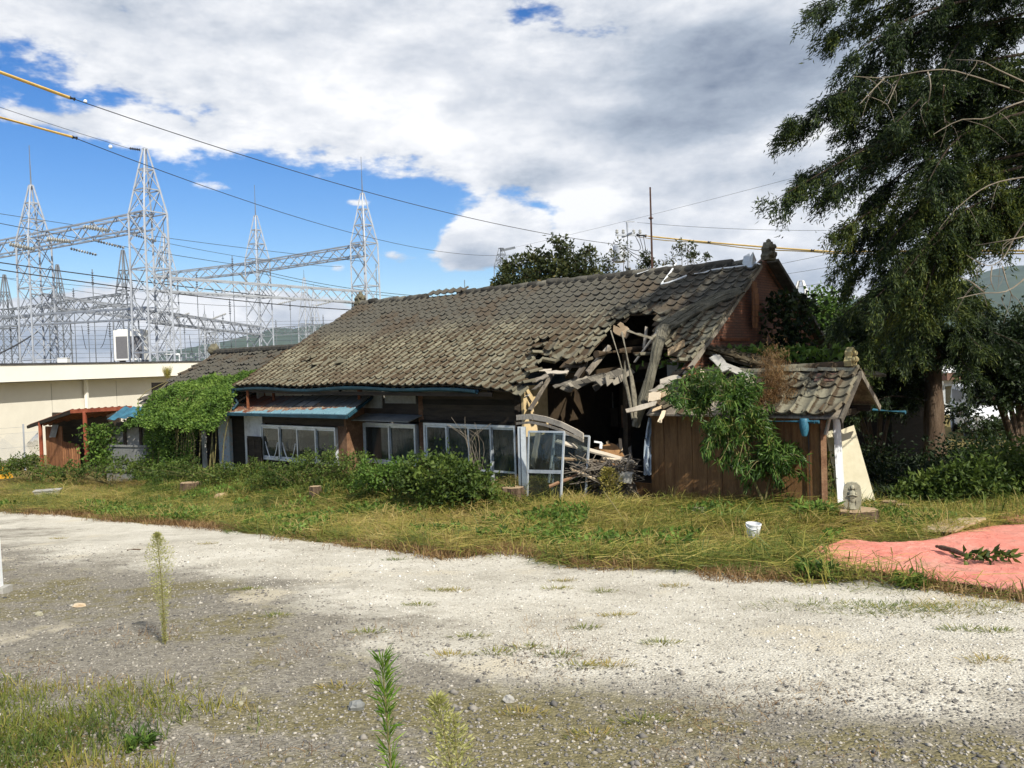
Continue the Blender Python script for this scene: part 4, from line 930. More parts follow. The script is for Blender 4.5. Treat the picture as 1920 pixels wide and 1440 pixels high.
    # loose window sashes
    def free_sash(c4, label, mid=None, extra=None):
        root_p = (c4[2]+c4[3])/2; r = thing('loose_window_sash', label, 'window sash', root_p)
        TL, TR, BR, BL = c4; nrm = unit(np.cross(TR-TL, BL-TL)); w = .033
        def bar(p, q, w_=w):
            b_ = MB(); b_.beam(p, q, w_, .028, up=np.cross(q-p, nrm) if False else nrm); return b_.build('frame_bar', MT['alu'], r)
        for p, q in ((TL, TR), (TR, BR), (BR, BL), (BL, TL)): bar(p, q)
        if mid is not None: bar(TL+(BL-TL)*mid, TR+(BR-TR)*mid, .06)
        if extra: bar(*extra, .035)
        g = MB(); e = nrm*.002; i_ = lambda p, q: p + (q-p)*.02
        g.hexa([TL-e, TR-e, BR-e, BL-e, TL+e, TR+e, BR+e, BL+e]); g.build('window_pane', MT['glass'], r)
    free_sash([at(992, 809, 14.9), at(1058, 810, 14.3), at(1049, 990, 14.15), at(988, 988, 14.75)], 'tilted aluminium window sash with a middle rail standing at the collapsed corner', .42)
    free_sash([at(1040, 813, 15.0), at(1105, 818, 14.5), at(1098, 930, 14.4), at(1036, 930, 14.9)], 'aluminium sash leaning behind the tilted one', None)
    fp = MB(); fp.beam(at(981, 800, 15.3), at(985, 950, 15.3), .09, .07); fp.beam(at(974, 800, 15.35), at(977, 950, 15.35), .05, .07); fp.build('end_frame', MT['alu'], house)
    tb = MB(); tb.beam(at(1040, 812, 14.85), at(1029, 905, 14.75), .03, .03); tb.top('slanting_bar', MT['alu'], 'thin slanting aluminium bar behind the tilted sash', 'bar')
    rp = MB(); rp.plank(at(1008, 818, 15.6), at(998, 880, 15.5), .1, .05, BX, 5, .5); rp.top('charred_post', MT['old_wood'], 'pale rotten post seen through the tilted sash', 'post')
    # torn film at the edge of the annex wall
    m_ = MB(); n = 14; vs = []
    for i in range(n+1):
        u = i/n; y = 782 + 108*u; w = 5 + 9*math.sin(min(1, u*1.3)*math.pi*.55)
        for k in range(5): vs.append(at(1221 - w*(1-k/4), y + (k % 2)*2, 14.75 + .05*math.sin(k*2.3+i*.7)))
    m_.add(vs, [(5*i+k, 5*i+k+1, 5*i+5+k+1, 5*i+5+k) for i in range(n) for k in range(4)]); m_.top('torn_film', MT['plastic_sheet'], 'crumpled pale blue plastic film hanging at the edge of the brown wall', 'plastic film', smooth=True)
    # weathered sheet: lies over the tiles, gathers at the hole and hangs twisted to the floor
    m_ = MB()
    spine = [(roof_at(1395, 548, .06), .10), (roof_at(1350, 562, .07), .17), (roof_at(1305, 583, .08), .19), (roof_at(1268, 606, .09), .19), (roof_at(1244, 626, .12), .17), (at(1233, 650, 14.75), .12), (at(1226, 682, 14.7), .10), (at(1217, 716, 14.65), .10), (at(1207, 748, 14.6), .13), (at(1198, 775, 14.6), .11), (at(1192, 800, 14.6), .07)]
    P_ = np.array([p for p, _ in spine]); W_ = np.array([w for _, w in spine]); u = np.linspace(0, len(spine)-1, 60); k0 = np.clip(u.astype(int), 0, len(spine)-2); fr = u-k0; fr2 = fr*fr*(3-2*fr)*.4+fr*.6
    C_ = P_[k0]*(1-fr2[:, None]) + P_[k0+1]*fr2[:, None]; Wd = W_[k0]*(1-fr) + W_[k0+1]*fr
    for j in range(15):
        ph = 2*math.pi*j/15; pts = []; rad = []
        for i in range(60):
            d = unit(C_[min(i+1, 59)]-C_[max(i-1, 0)]); onroof = np.clip((26-i)/8, 0, 1)
            side = unit(np.cross(d, NR)); nn = np.cross(side, d); a = ph + .05*max(0, i-22)
            pts.append(C_[i] + side*math.cos(a)*Wd[i]*(.62 + .38*onroof) + nn*math.sin(a)*Wd[i]*(.55*(1-onroof) + .10*onroof) + EZ*.01*math.sin(i*.9+j)); rad.append((.016 + .026*Wd[i]/.2*.6)*(1+.3*math.sin(j*3.1+i*.35)))
        m_.tube(pts, rad, 6)
    m_.top('weathered_sheet', MT['cloth_grey'], 'grey weathered sheet draped over the tiles and hanging twisted through the hole', 'sheet', smooth=True)
    m_ = MB(); m_.tube([roof_at(1178, 618, .02), at(1200, 628, 14.9), at(1222, 634, 14.8), roof_at(1240, 628, .08)], .035, 7, jit=.3)
    m_.tube([roof_at(1145, 616, .02), at(1160, 668, 14.7), at(1172, 714, 14.6), at(1180, 748, 14.55), at(1186, 786, 14.5)], [.014, .008, .012, .03, .02], 7, jit=.2)
    m_.tube([roof_at(1166, 620, .02), at(1172, 650, 14.7), at(1180, 690, 14.6), at(1184, 706, 14.6), at(1189, 742, 14.55), at(1192, 790, 14.5)], [.02, .012, .016, .035, .05, .03], 8, jit=.35)
    m_.tube([at(1172, 676, 14.62), at(1171, 712, 14.6), at(1178, 735, 14.6), at(1190, 765, 14.55)], [.01, .035, .03, .02], 7, jit=.4)
    m_.top('hanging_rags', MT['rope'], 'torn ropes and rags dangling left of the twisted sheet', 'rags', smooth=True)
    # roof mast and white cord on the tiles
    m_ = MB(); p = H(.0, -.1, 5.25); t_, s_ = roof_px(1223, 500); q = at(1223, 502, 18.6); tp = at(1219, 351, 18.6); m_.tube([q - EZ*.25, tp], .024, 8, r1=.018); m_.ball(at(1220.3, 409, 18.6), (.04, .035, .035), 8, 6); m_.beam(at(1216, 409, 18.6), at(1225, 409, 18.6), .02, .02); m_.top('roof_mast', MT['mast'], 'tall rusty antenna mast rising from the ridge', 'mast', smooth=True)
    m_ = MB(); m_.tube([roof_at(*p, .07) for p in [(1195, 520), (1220, 512), (1250, 505), (1262, 506)]], .022, 6); m_.tube([roof_at(*p, .07) for p in [(1268, 500), (1258, 515), (1246, 530), (1240, 537), (1255, 534), (1272, 528), (1288, 522)]], .02, 6)
    m_.tube([roof_at(*p, .07) for p in [(1302, 519), (1320, 517), (1335, 512), (1355, 509), (1375, 507), (1400, 503), (1415, 499), (1426, 502)]], .016, 6); m_.top('white_cable', MT['white_plastic'], 'white cable lying zigzag over the tiles near the ridge', 'cable', smooth=True)
build_debris()

# ------------------------------------------------------------------ rear wing, sheds, flat building
wing = thing('rear_wing', 'low rear wing with a dark tiled roof half buried in creeper, left of the house', 'house', H(16, 2, 0))
def build_wing():
    sR, zR, sE, zE, ta, tb = 1.0, 3.86, 3.8, 2.45, 13.25, 19.0
    dk = MB(); c = [H(ta, sR, zR-.06), H(tb, sR, zR-.06), H(tb-.4, sE, zE-.06), H(ta, sE, zE-.06)]; dk.hexa([p-EZ*.04 for p in c]+c)
    c = [H(ta, sR, zR-.06), H(tb, sR, zR-.06), H(tb, -2, 2.5), H(ta, -2, 2.5)]; dk.hexa([p-EZ*.04 for p in c]+c); rf = dk.build('roof', MT['old_wood'], wing)
    data = make_tile_data('wing_tile', MT['tile_rear']); ms = []; ds = unit(H(0, sE, zE)-H(0, sR, zR)); nr = unit(np.cross(-AX, ds)); nr = nr if nr[2] > 0 else -nr
    for r in range(13):
        for k in range(21):
            t = ta+.15+k*.265
            if t > tb-.03*r: continue
            ms.append(jitter(basis(-AX, ds, nr, H(t, sR, zR)+ds*r*.24), .05, .015))
    lay_tiles(rf, ms, data, MT['tile_rear'])
    rd = MB()
    for k in range(19): rd.lathe(H(ta+.1+k*.30, sR, zR+.07), [(.11, 0), (.12, .02), (.105, .31)], 9, AX, jit=.05)
    rd.build('ridge_tiles', MT['ridge_tile'], rf)
    on = MB(); c = H(tb-.1, sR, zR+.05); on.ball(c+EZ*.12, (.17, .17, .2), 10, 8, jit=.3); on.ball(c+EZ*.1+BX*.14, (.1, .1, .12), 8, 6, jit=.3); on.build('ridge_end_ornament', MT['oni'], rf, smooth=True)
    w = MB(); slab(w, ta, tb-.5, 3.5, 0, 2.5, .08); w.obox(H(tb-.5, .8, 1.5), AX*.05, BX*2.6, EZ*1.5); w.build('wall', MT['dark_wood'], wing)
build_wing()

def corrugated(a, b_, c, d, n, amp, th=.006):
    """sheet with corners a b (top edge) and d c (bottom edge), n waves along a-b"""
    N = n*6; vs = []; up = unit(np.cross(b_-a, d-a)); up = up if up[2] > 0 or abs(up[2]) < .3 else -up
    for i in range(N+1):
        u = i/N; o = up*amp*math.sin(u*n*2*math.pi); p, q = a+(b_-a)*u+o, d+(c-d)*u+o; vs += [p, q, q-up*th, p-up*th]
    m_ = MB(); m_.add(vs, [(4*i+k, 4*i+(k+1) % 4, 4*i+4+(k+1) % 4, 4*i+4+k) for i in range(N) for k in range(4)] + [(3, 2, 1, 0), (4*N, 4*N+1, 4*N+2, 4*N+3)]); return m_
def build_sheds():
    b0 = at(120, 880, 27.0); r = thing('red_post_shed', 'open lean-to shed with red posts and a rusty roof against the flat building', 'shed', V(b0[0], b0[1], 0))
    A, B, C_, D = at(133, 768, 26.6), at(246, 761, 25.6), at(52, 797, 28.6), at(150, 797, 30.2)
    C2 = C_; m_ = corrugated(A, B, D, C2, 9, .03); rf = m_.build('roof', MT['rust'], r)
    m_ = MB(); m_.beam(A-EZ*.06, B-EZ*.06, .06, .12); m_.build('front_beam', MT['red_oxide'], r)
    m_ = MB(); m_.beam(A-EZ*.09, C_-EZ*.07, .07, .10); m_.build('side_beam', MT['dark_wood'], r)
    for px, z0, p in ((160, 2.15, A*.77+B*.23), (78, 1.7, A*.3+C_*.7)):
        m_ = MB(); m_.beam(V(p[0], p[1], -.05), V(p[0], p[1], p[2]-.06), .09, .09); m_.build('post', MT['red_oxide'], r)
    q0 = at(88, 850, 28.3); q1 = at(150, 850, 27.6)
    dr = V(q1[0]-q0[0], q1[1]-q0[1], 0)
    m_ = MB(); e0 = V(q0[0], q0[1], 0); m_.obox(e0 + dr*.25 + EZ*.8, dr*.25, unit(np.cross(dr, EZ))*.02, EZ*.8); m_.build('back_wall', MT['brown_sheet'], r)
    m_ = corrugated(e0+dr*.5+EZ*1.1, e0+dr+EZ*1.0, e0+dr, e0+dr*.5, 7, .025); m_.build('corrugated_door', MT['brown_sheet'], r, 'rusty orange corrugated door')
    m_ = MB(); m_.obox(e0 + dr*.9 + EZ*1.02 + V(.1, .5, 0), dr*1.0, V(.02, .02, 0), EZ*1.02); m_.build('shade_back', MT['dark_wood'], r)  # dark panel added as the shade inside the shed
    m_ = MB(); m_.obox(e0 + dr*.3 + EZ*1.45 - V(0, .1, 0), unit(dr)*.16, V(0, .01, 0), unit(V(.3, 0, 1))*.22); m_.build('hanging_plate', MT['grey_sheet'], r)
    # hut with the blue awning
    h0 = at(245, 880, 25.2); h = thing('blue_awning_hut', 'grey plank hut with a rippled blue tin awning beside the creeper', 'hut', V(h0[0], h0[1], 0))
    a, b_, c, d = at(232, 763, 25.6), at(296, 764, 24.8), at(280, 778, 24.4), at(198, 788, 25.2)
    m_ = corrugated(a, b_, c, d, 4, .035); m_.build('awning', MT['blue_metal'], h, 'rippled blue tin awning')
    f0 = at(200, 880, 25.5); f1 = at(290, 880, 24.7); dr = V(f1[0]-f0[0], f1[1]-f0[1], 0); f0 = V(f0[0], f0[1], 0); nn = unit(np.cross(dr, EZ))
    n = 7
    for k in range(n): m_ = MB(); m_.obox(f0+dr*(k+.5)/n+EZ*.55, dr*.49/n, nn*.012, EZ*.55); m_.build('fence_sheet', MT['grey_sheet'], h)
    for z in (.35, 1.12): m_ = MB(); m_.beam(f0+EZ*z-nn*-.03, f0+dr+EZ*z+nn*.03, .04, .06); m_.build('rail', MT['grey_sheet'], h)
    for k in range(4):
        m_ = MB(); p = f0+dr*(k/3)+nn*-.15; m_.beam(p, p+EZ*1.75, .08, .08); m_.build('post', MT['dark_wood'], h)
    m_ = MB(); m_.obox(f0+dr*.5-nn*.2+EZ*1.38, dr*.5, nn*.01, EZ*.28); m_.build('upper_panel', MT['plaster_grey'], h)
    m_ = MB(); m_.obox(f0+dr*.5-nn*.9+EZ*.9, dr*.5, nn*.5, EZ*.9); m_.build('hut_body', MT['dark_wood'], h)
build_sheds()

P0, P1 = V(-19.75, 32.03, 0), V(-16.09, 43.23, 0); BD = unit(P1-P0); BN = V(BD[1], -BD[0], 0)     # flat building: run of its face and outward normal
def build_flat():
    r = thing('flat_roofed_building', 'long cream flat-roofed building behind the sheds on the left', 'building', P0+BD*6)
    a, b_ = P0-BD*16, P0+BD*34; D = -BN
    m_ = MB(); c = [a-BN*.75, b_-BN*.75, b_-BN*14, a-BN*14]; m_.hexa([p-EZ*.2 for p in c]+[p+EZ*3.1 for p in c]); m_.build('wall', MT['cream_wall'], r)
    m_ = MB(); c = [a, b_, b_-BN*14.8, a-BN*14.8]; m_.hexa([p+EZ*3.13 for p in c]+[p+EZ*3.80 for p in c]); m_.build('fascia', MT['cream_fascia'], r)
    m_ = MB(); c = [a+BN*.05-BD*.05, b_+BN*.05, b_-BN*14.85, a-BN*14.85]; m_.hexa([p+EZ*3.802 for p in c]+[p+EZ*3.86 for p in c]); m_.build('parapet_cap', MT['dark_cap'], r)
    for k in range(5):
        t = -9.3 + k*5.0 if False else k*9.0-12.6; p = hit(162, 735, P0-BN*.6, BN) if k == 0 else None
        q = V(p[0], p[1], 0) if p is not None else P0 - BN*.64 + BD*(2.2 + k*8.5)
        m_ = MB(); m_.beam(V(q[0], q[1], 0), V(q[0], q[1], 3.1), .13, .13); m_.build('downpipe', MT['cream_fascia'], r)
    for k in range(14):
        q = a-BN*.743+BD*(k*3.6+1.0); m_ = MB(); m_.beam(q+EZ*.1, q+EZ*3.0, .012, .01); m_.build('wall_joint', MT['plaster_grey'], r)
    # rooftop plant
    c = at(249, 672, 45.5); ax = unit(BD*.4+BN*.9); ay = V(-ax[1], ax[0], 0); c = V(c[0], c[1], 3.86); u = thing('air_conditioner', 'tall white air conditioner with dark grilles on the flat roof', 'air conditioner', c)
    m_ = MB(); m_.obox(c+EZ*1.0, ax*.78, ay*.52, EZ*.82); m_.obox(c+EZ*1.80, ax*.62, ay*.42, EZ*.06); m_.build('casing', MT['ac_white'], u)
    sgn = -1 if (CAM-c)@ay < 0 else 1
    for k in (-1, 1): m_ = MB(); m_.obox(c+EZ*.88+ax*.37*k+ay*sgn*.525, ax*.30, ay*.006, EZ*.60); m_.build('grille', MT['grille'], u)
    for k in (-1, 1): m_ = MB(); m_.obox(c+EZ*.10+ax*.6*k, ax*.06, ay*.5, EZ*.10); m_.build('base_rail', MT['steel'], u)
    c = at(120, 679, 43); c = V(c[0], c[1], 3.86); m_ = MB(); m_.obox(c+EZ*.18, ax*.24, ay*.2, EZ*.18); m_.obox(c+EZ*.37, ax*.26, ay*.22, EZ*.012); m_.top('roof_box', MT['ac_white'], 'small cream box on the flat roof left of the air conditioner', 'box')
    m_ = MB(); p = at(275, 668, 46); q = at(336, 667, 48); p[2] = q[2] = 4.32; m_.tube([p, q], .07, 8); m_.tube([q, V(q[0], q[1], 3.86)], .07, 8); m_.tube([p, V(p[0], p[1], 3.86)], .07, 8); m_.top('roof_pipe', MT['white_plastic'], 'white pipe running along the flat roof beside the air conditioner', 'pipe')
    g = thing('roof_railing', 'pale metal railing on the flat roof near the rear wing', 'railing', V(*(lambda e: (e[0], e[1], 3.86))(at(360, 668, 49))))
    p, q = at(340, 668, 49), at(384, 667, 52); p[2] = q[2] = 3.86
    for k in range(6): m_ = MB(); e = p+(q-p)*k/5; m_.beam(e, e+EZ*.55, .05, .05); m_.build('baluster', MT['steel'], g)
    for z in (.3, .55): m_ = MB(); m_.beam(p+EZ*z, q+EZ*z, .05, .05); m_.build('rail', MT['steel'], g)
build_flat()
def build_fence():
    b0 = at(46, 870, 29); f = thing('wire_fence', 'thin chain-link fence with a steel post in front of the cream wall', 'fence', V(b0[0], b0[1], 0))
    L0, L1 = at(-60, 870, 28.0), at(74, 870, 29.5); L0[2] = L1[2] = 0; d = L1-L0
    for u in (0.05, .42, .79): m_ = MB(); p = L0+d*u; m_.tube([p, p+EZ*1.65], .03, 8); m_.build('post', MT['steel'], f)
    for z in (.15, .85, 1.35, 1.55): m_ = MB(); m_.tube([L0+EZ*z, L1+EZ*z], .007, 5); m_.build('strand', MT['steel'], f)
    m_ = MB(); n = 70
    for k in range(n):
        for sg in (1, -1):
            a = L0+d*(k/n); b_ = L0+d*min(1, max(0, k/n+sg*1.2/np.linalg.norm(d))); m_.beam(a+EZ*.12, b_+EZ*1.33, .003, .003)
    m_.build('chain_link', MT['steel'], f, kind='stuff')
    m_ = MB(); c = at(2, 866, 27); m_.prism([V(c[0]-.25, c[1], 0), V(c[0]+.2, c[1], 0), V(c[0]+.02, c[1], .42), V(c[0]-.1, c[1], .42)], V(0, .3, 0)); m_.top('yellow_wedge', MT['orange_box'], 'yellow plastic wedge at the left edge by the fence', 'wedge')
build_fence()

# ------------------------------------------------------------------ substation
def lattice(name, label, base, w, hb, hp, rod, dirv, mat, top_w=.16, nb=None, group='lattice towers of the substation', leg_r=.045):
    ax = unit(dirv); ay = V(-ax[1], ax[0], 0); r = thing(name, label, 'tower', base, group)
    def cor(z, k):
        hw = w/2*(1.12 - .12*z/hb) if z <= hb else (w/2 + (top_w/2-w/2)*(z-hb)/hp); sx, sy = ((1, 1), (1, -1), (-1, -1), (-1, 1))[k]
        return base + ax*hw*sx + ay*hw*sy + EZ*z
    n = nb or max(3, int(hb/(w*1.05))); zs = list(np.linspace(0, hb, n+1)); z2 = list(hb + hp*np.array([.36, .68, 1.0]))
    for k in range(4): m_ = MB(); m_.beam(cor(0, k), cor(hb, k), leg_r*2, leg_r*2); m_.beam(cor(hb, k), cor(hb+hp, k), leg_r*1.7, leg_r*1.7); m_.build('leg', mat, r)
    m_ = MB(); allz = zs + z2
    for i in range(len(allz)-1):
        for k in range(4):
            a, b_ = allz[i], allz[i+1]; k2 = (k+1) % 4
            if i < len(allz)-2: m_.beam(cor(a, k), cor(b_, k2), .036, .036); m_.beam(cor(a, k2), cor(b_, k), .036, .036)
            if i >= n-1 or i % 3 == 2: m_.beam(cor(b_, k), cor(b_, k2), .06, .06)
    m_.build('bracing', mat, r, kind='stuff')
    m_ = MB(); m_.obox(base+EZ*(hb+hp), ax*top_w*.6, ay*top_w*.6, EZ*.05); m_.build('peak_cap', mat, r)
    if rod: m_ = MB(); m_.tube([base+EZ*(hb+hp), base+EZ*(hb+hp+rod)], .045, 6, r1=.02); m_.build('lightning_rod', MT['steel_dark'], r)
    return r
def truss(label, p, q, w, h, mat, n=None, group='lattice beams of the substation'):
    d = unit(q-p); sd_ = unit(np.cross(d, EZ)); L = np.linalg.norm(q-p); r = thing('lattice_beam', label, 'beam', (p+q)/2 - EZ*h/2, group); n = n or int(L/1.1)
    def c(u, i, j): return p + (q-p)*u + sd_*w/2*i + EZ*h/2*j
    for i in (-1, 1):
        for j in (-1, 1): m_ = MB(); m_.beam(c(0, i, j), c(1, i, j), .08, .08); m_.build('chord', mat, r)
    m_ = MB()
    for k in range(n):
        a, b_ = k/n, (k+1)/n; f = 1 if k % 2 else -1
        for i in (-1, 1): m_.beam(c(a, i, -f), c(b_, i, f), .045, .045)
        for j in (-1, 1): m_.beam(c(a, -f, j), c(b_, f, j), .04, .04)
    m_.build('lacing', mat, r, kind='stuff'); return r
def xy(px, Z, py=600): p = at(px, py, Z); return V(p[0], p[1], 0)
def wire(label, pts, r=.012, mat='wire', sag=0, name='power_line', cat='wire', group=None, n=24):
    if len(pts) == 2 and proj(pts[0])[0] < 0 and proj(pts[0])[0] > -100: pts = [pts[0] + (pts[0]-pts[1])*.6, pts[1]]
    if len(pts) == 2:
        a, b_ = pts; pts = [a+(b_-a)*k/n - EZ*sag*4*(k/n)*(1-k/n) for k in range(n+1)]
    m_ = MB(); m_.tube(pts, r, 5); return m_.top(name, MT[mat], label, cat, group)
def insulator(p, q, label, mat='porcelain', n=13, r=.11):
    m_ = MB(); d = q-p; m_.tube([p, q], .03, 6); prof = []
    for k in range(n): m_.lathe(p+d*(k+.2)/n, [(.035, 0), (r, .02), (r*.9, .045), (.03, .06)], 9, d)
    return m_.top('insulator_string', MT[mat], label, 'insulator', 'insulator strings of the substation', smooth=True)
def build_substation():
    S = MT['steel']; D2 = MT['steel_dark']
    T1, T2, T3, T4, T5 = xy(70, 50), xy(286, 44), xy(314, 70), xy(487, 64.6), xy(688, 57)
    rowd = T2-T1
    def hgt(px, py, Z): return at(px, py, Z)[2]
    lattice('lattice_tower', 'lattice tower with lightning rod at the far left edge of the substation', T1, 1.35, hgt(62, 452, 50), 3.3, 2.4, rowd, S)
    lattice('lattice_tower', 'tallest lattice tower, the nearest one, topped by dark insulators', T2, 1.35, hgt(265, 402, 44), 3.4, 0, rowd, S)
    lattice('lattice_tower', 'lattice tower with a rod just behind the tallest tower', T3, 1.3, hgt(305, 515, 70), 3.4, 2.4, rowd, S)
    lattice('lattice_tower', 'lattice tower with a rod standing midway between the tallest tower and the house', T4, 1.3, hgt(475, 488, 64.6), 3.4, 2.4, rowd, S)
    lattice('lattice_tower', 'lattice tower with a rod directly behind the left ridge end of the house', T5, 1.3, hgt(680, 457, 57), 3.4, 2.5, rowd, S)
    hb = 8.4+HC
    zt = lambda p, z: V(p[0], p[1], z)
    zA = hgt(265, 415, 44); zB = hgt(680, 469, 57); zC = hgt(288, 532, 44)
    truss('upper lattice beam from the left edge to the tallest tower', zt(T1 - rowd*1.6, zA), zt(T2, zA), .75, .85, S, 26)
    truss('upper lattice beam between the tower behind the tallest and the midway tower', zt(T3, zB), zt(T4, zB), .7, .75, S)
    truss('upper lattice beam between the midway tower and the tower behind the ridge end', zt(T4, zB), zt(T5, zB), .7, .75, S)
    truss('long level lattice beam from the tallest tower to the tower behind the ridge end', zt(T2, zC), zt(T5, zC), .7, .75, S, 18)
    truss('level lattice beam from the left edge tower to the tower behind the tallest', zt(T1, zC-.1), zt(T3, zC-.1), .7, .75, S, 18)
    truss('low lattice beam running from the tallest tower to the midway tower', zt(T2, zC-1.75), zt(T4, zC-1.75), .6, .6, S, 20)
    truss('low lattice beam from the left edge past the leftmost tower', zt(T1 - rowd*1.2, zC-1.0), zt(T2, zC-1.55), .6, .6, S, 22)
    # lesser towers further back
    for lb, px, ytop, Z, wd in [('dull thin tower at the far left behind the rodded tower', 112, 497, 74, 1.2), ('dull thin tower between the left edge tower and the tallest', 236, 470, 66, 1.3), ('dull thin tower cut by the left edge of the picture', 12, 516, 72, 1.2),
                             ('slim far tower left of the ridge end of the house', 573, 522, 92, 1.1), ('second slim far tower left of the ridge end', 590, 548, 92, 1.0), ('slim far tower left of the midway tower', 384, 590, 80, .9), ('slim far tower right of the tallest tower', 401, 598, 96, .8)]:
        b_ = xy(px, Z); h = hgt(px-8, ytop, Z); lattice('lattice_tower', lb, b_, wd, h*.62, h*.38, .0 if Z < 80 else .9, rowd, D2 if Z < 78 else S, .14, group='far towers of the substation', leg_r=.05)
    truss('dim lattice beam between the two dull thin towers', zt(xy(12, 72), hgt(12, 590, 72)), zt(xy(236, 66), hgt(236, 560, 66)), .8, .8, D2, 16)
    truss('far low lattice beam above the flat roof', zt(xy(384, 80), hgt(384, 632, 80)), zt(xy(640, 92), hgt(640, 612, 92)), .8, .8, D2, 20)
    # the fine forest of bus supports: slim posts
    for i, (px, y0, Z) in enumerate(sorted([(140, 540, 62), (177, 505, 58), (345, 600, 70), (432, 560, 60), (372, 510, 60), (440, 480, 66), (517, 600, 75), (545, 560, 80), (205, 600, 55), (165, 600, 66), (418, 590, 58), (250, 520, 70), (606, 590, 84)])):
        b_ = xy(px, Z); m_ = MB(); m_.tube([b_, V(b_[0], b_[1], hgt(px, y0, Z))], .05, 6, r1=.03); zz = hgt(px, y0, Z)
        for k in range(6): m_.lathe(V(b_[0], b_[1], zz-.3-k*.16), [(.04, 0), (.10, .04), (.04, .09)], 8)
        m_.top('bus_post', MT['steel_dark'], ORD[i] + ' slim ribbed bus post from the left among the towers', 'post', 'slim bus posts of the substation')
    # insulator strings along the upper beam, drooping white ones below
    for lb, a, b_, Z in [('horizontal insulator string at the left end of the upper beam', (18, 458), (66, 468), 48.5), ('horizontal insulator string beside the left edge tower', (88, 448), (132, 453), 47), ('horizontal insulator string near the tallest tower', (157, 425), (206, 433), 45.5)]:
        insulator(at(*a, Z), at(*b_, Z), lb, n=10, r=.13)
    for lb, a, b_, Z in [('pale drooping insulator under the upper beam left of the tallest tower', (183, 452), (234, 465), 47), ('pale drooping insulator farther down the wire left of the tallest tower', (132, 466), (182, 478), 48), ('pale drooping insulator behind the tallest tower', (250, 440), (294, 452), 47),
                         ('pale drooping insulator near the middle tower', (450, 513), (463, 528), 62), ('pale drooping insulator low right of the tallest tower', (330, 597), (355, 587), 60), ('pale drooping insulator low beside the midway tower', (398, 598), (424, 588), 60), ('pale drooping insulator under the long level beam', (522, 570), (556, 562), 60), ('pale drooping insulator near the ridge end tower', (592, 573), (624, 565), 60)]:
        insulator(at(*a, Z), at(*b_, Z), lb, n=10, r=.09)
    insulator(at(243, 278, 44), at(263, 281, 44), 'dark insulators at the peak of the tallest tower', 'dark_cap', 6, .07)
    def W(label, a, b_, Za, Zb, sag, r=.014, group=None): wire(label, [at(*a, Za), at(*b_, Zb)], r, 'wire', sag, group=group)
    g = 'thin wires crossing the substation'
    for lb, a, b_, Za, Zb, sag, r in [('black double cable descending across the substation from the left edge', (-30, 470), (700, 572), 40, 58, .5, .03), ('second black cable descending across the substation', (-30, 476), (690, 583), 40, 58, .7, .03),
        ('wire from the left edge to the tower behind the ridge end', (-20, 385), (680, 490), 46, 57, .4, .016), ('wire over the upper beam at the left edge', (-20, 405), (470, 500), 44, 64, .3, .02), ('wire sagging behind the tallest tower to the right', (295, 452), (640, 500), 47, 70, .3, .014),
        ('low wire behind the left edge tower', (0, 510), (480, 560), 60, 66, .4, .016), ('second low wire behind the left edge tower', (0, 520), (470, 575), 60, 66, .4, .016), ('wire running over the ridge end of the house', (480, 505), (800, 556), 63, 60, .3, .02), ('second wire over the ridge end', (480, 510), (790, 560), 63, 60, .3, .018)]:
        W(lb, a, b_, Za, Zb, sag, r)
    for k in range(9): W(ORD[k] + ' thin bus wire from the top above the flat roof', (0, 600+k*9), (640, 600+k*7), 70, 85, .2, .012, 'bus wires above the flat roof')
    W('thick black cable dropping to the flat roof at the left edge', (-10, 660), (70, 622), 45, 50, .2, .045)
    for i, (px, y0, y1) in enumerate(sorted([(153, 610, 655), (130, 600, 625), (202, 608, 652), (224, 630, 650), (210, 655, 690), (355, 628, 665), (300, 470, 505)])): W(ORD[i] + ' thin jumper wire from the left hanging between the towers', (px, y0), (px+random.uniform(-14, 14), y1), 55, 55, .3, .02, 'jumper wires hanging in the substation')
build_substation()

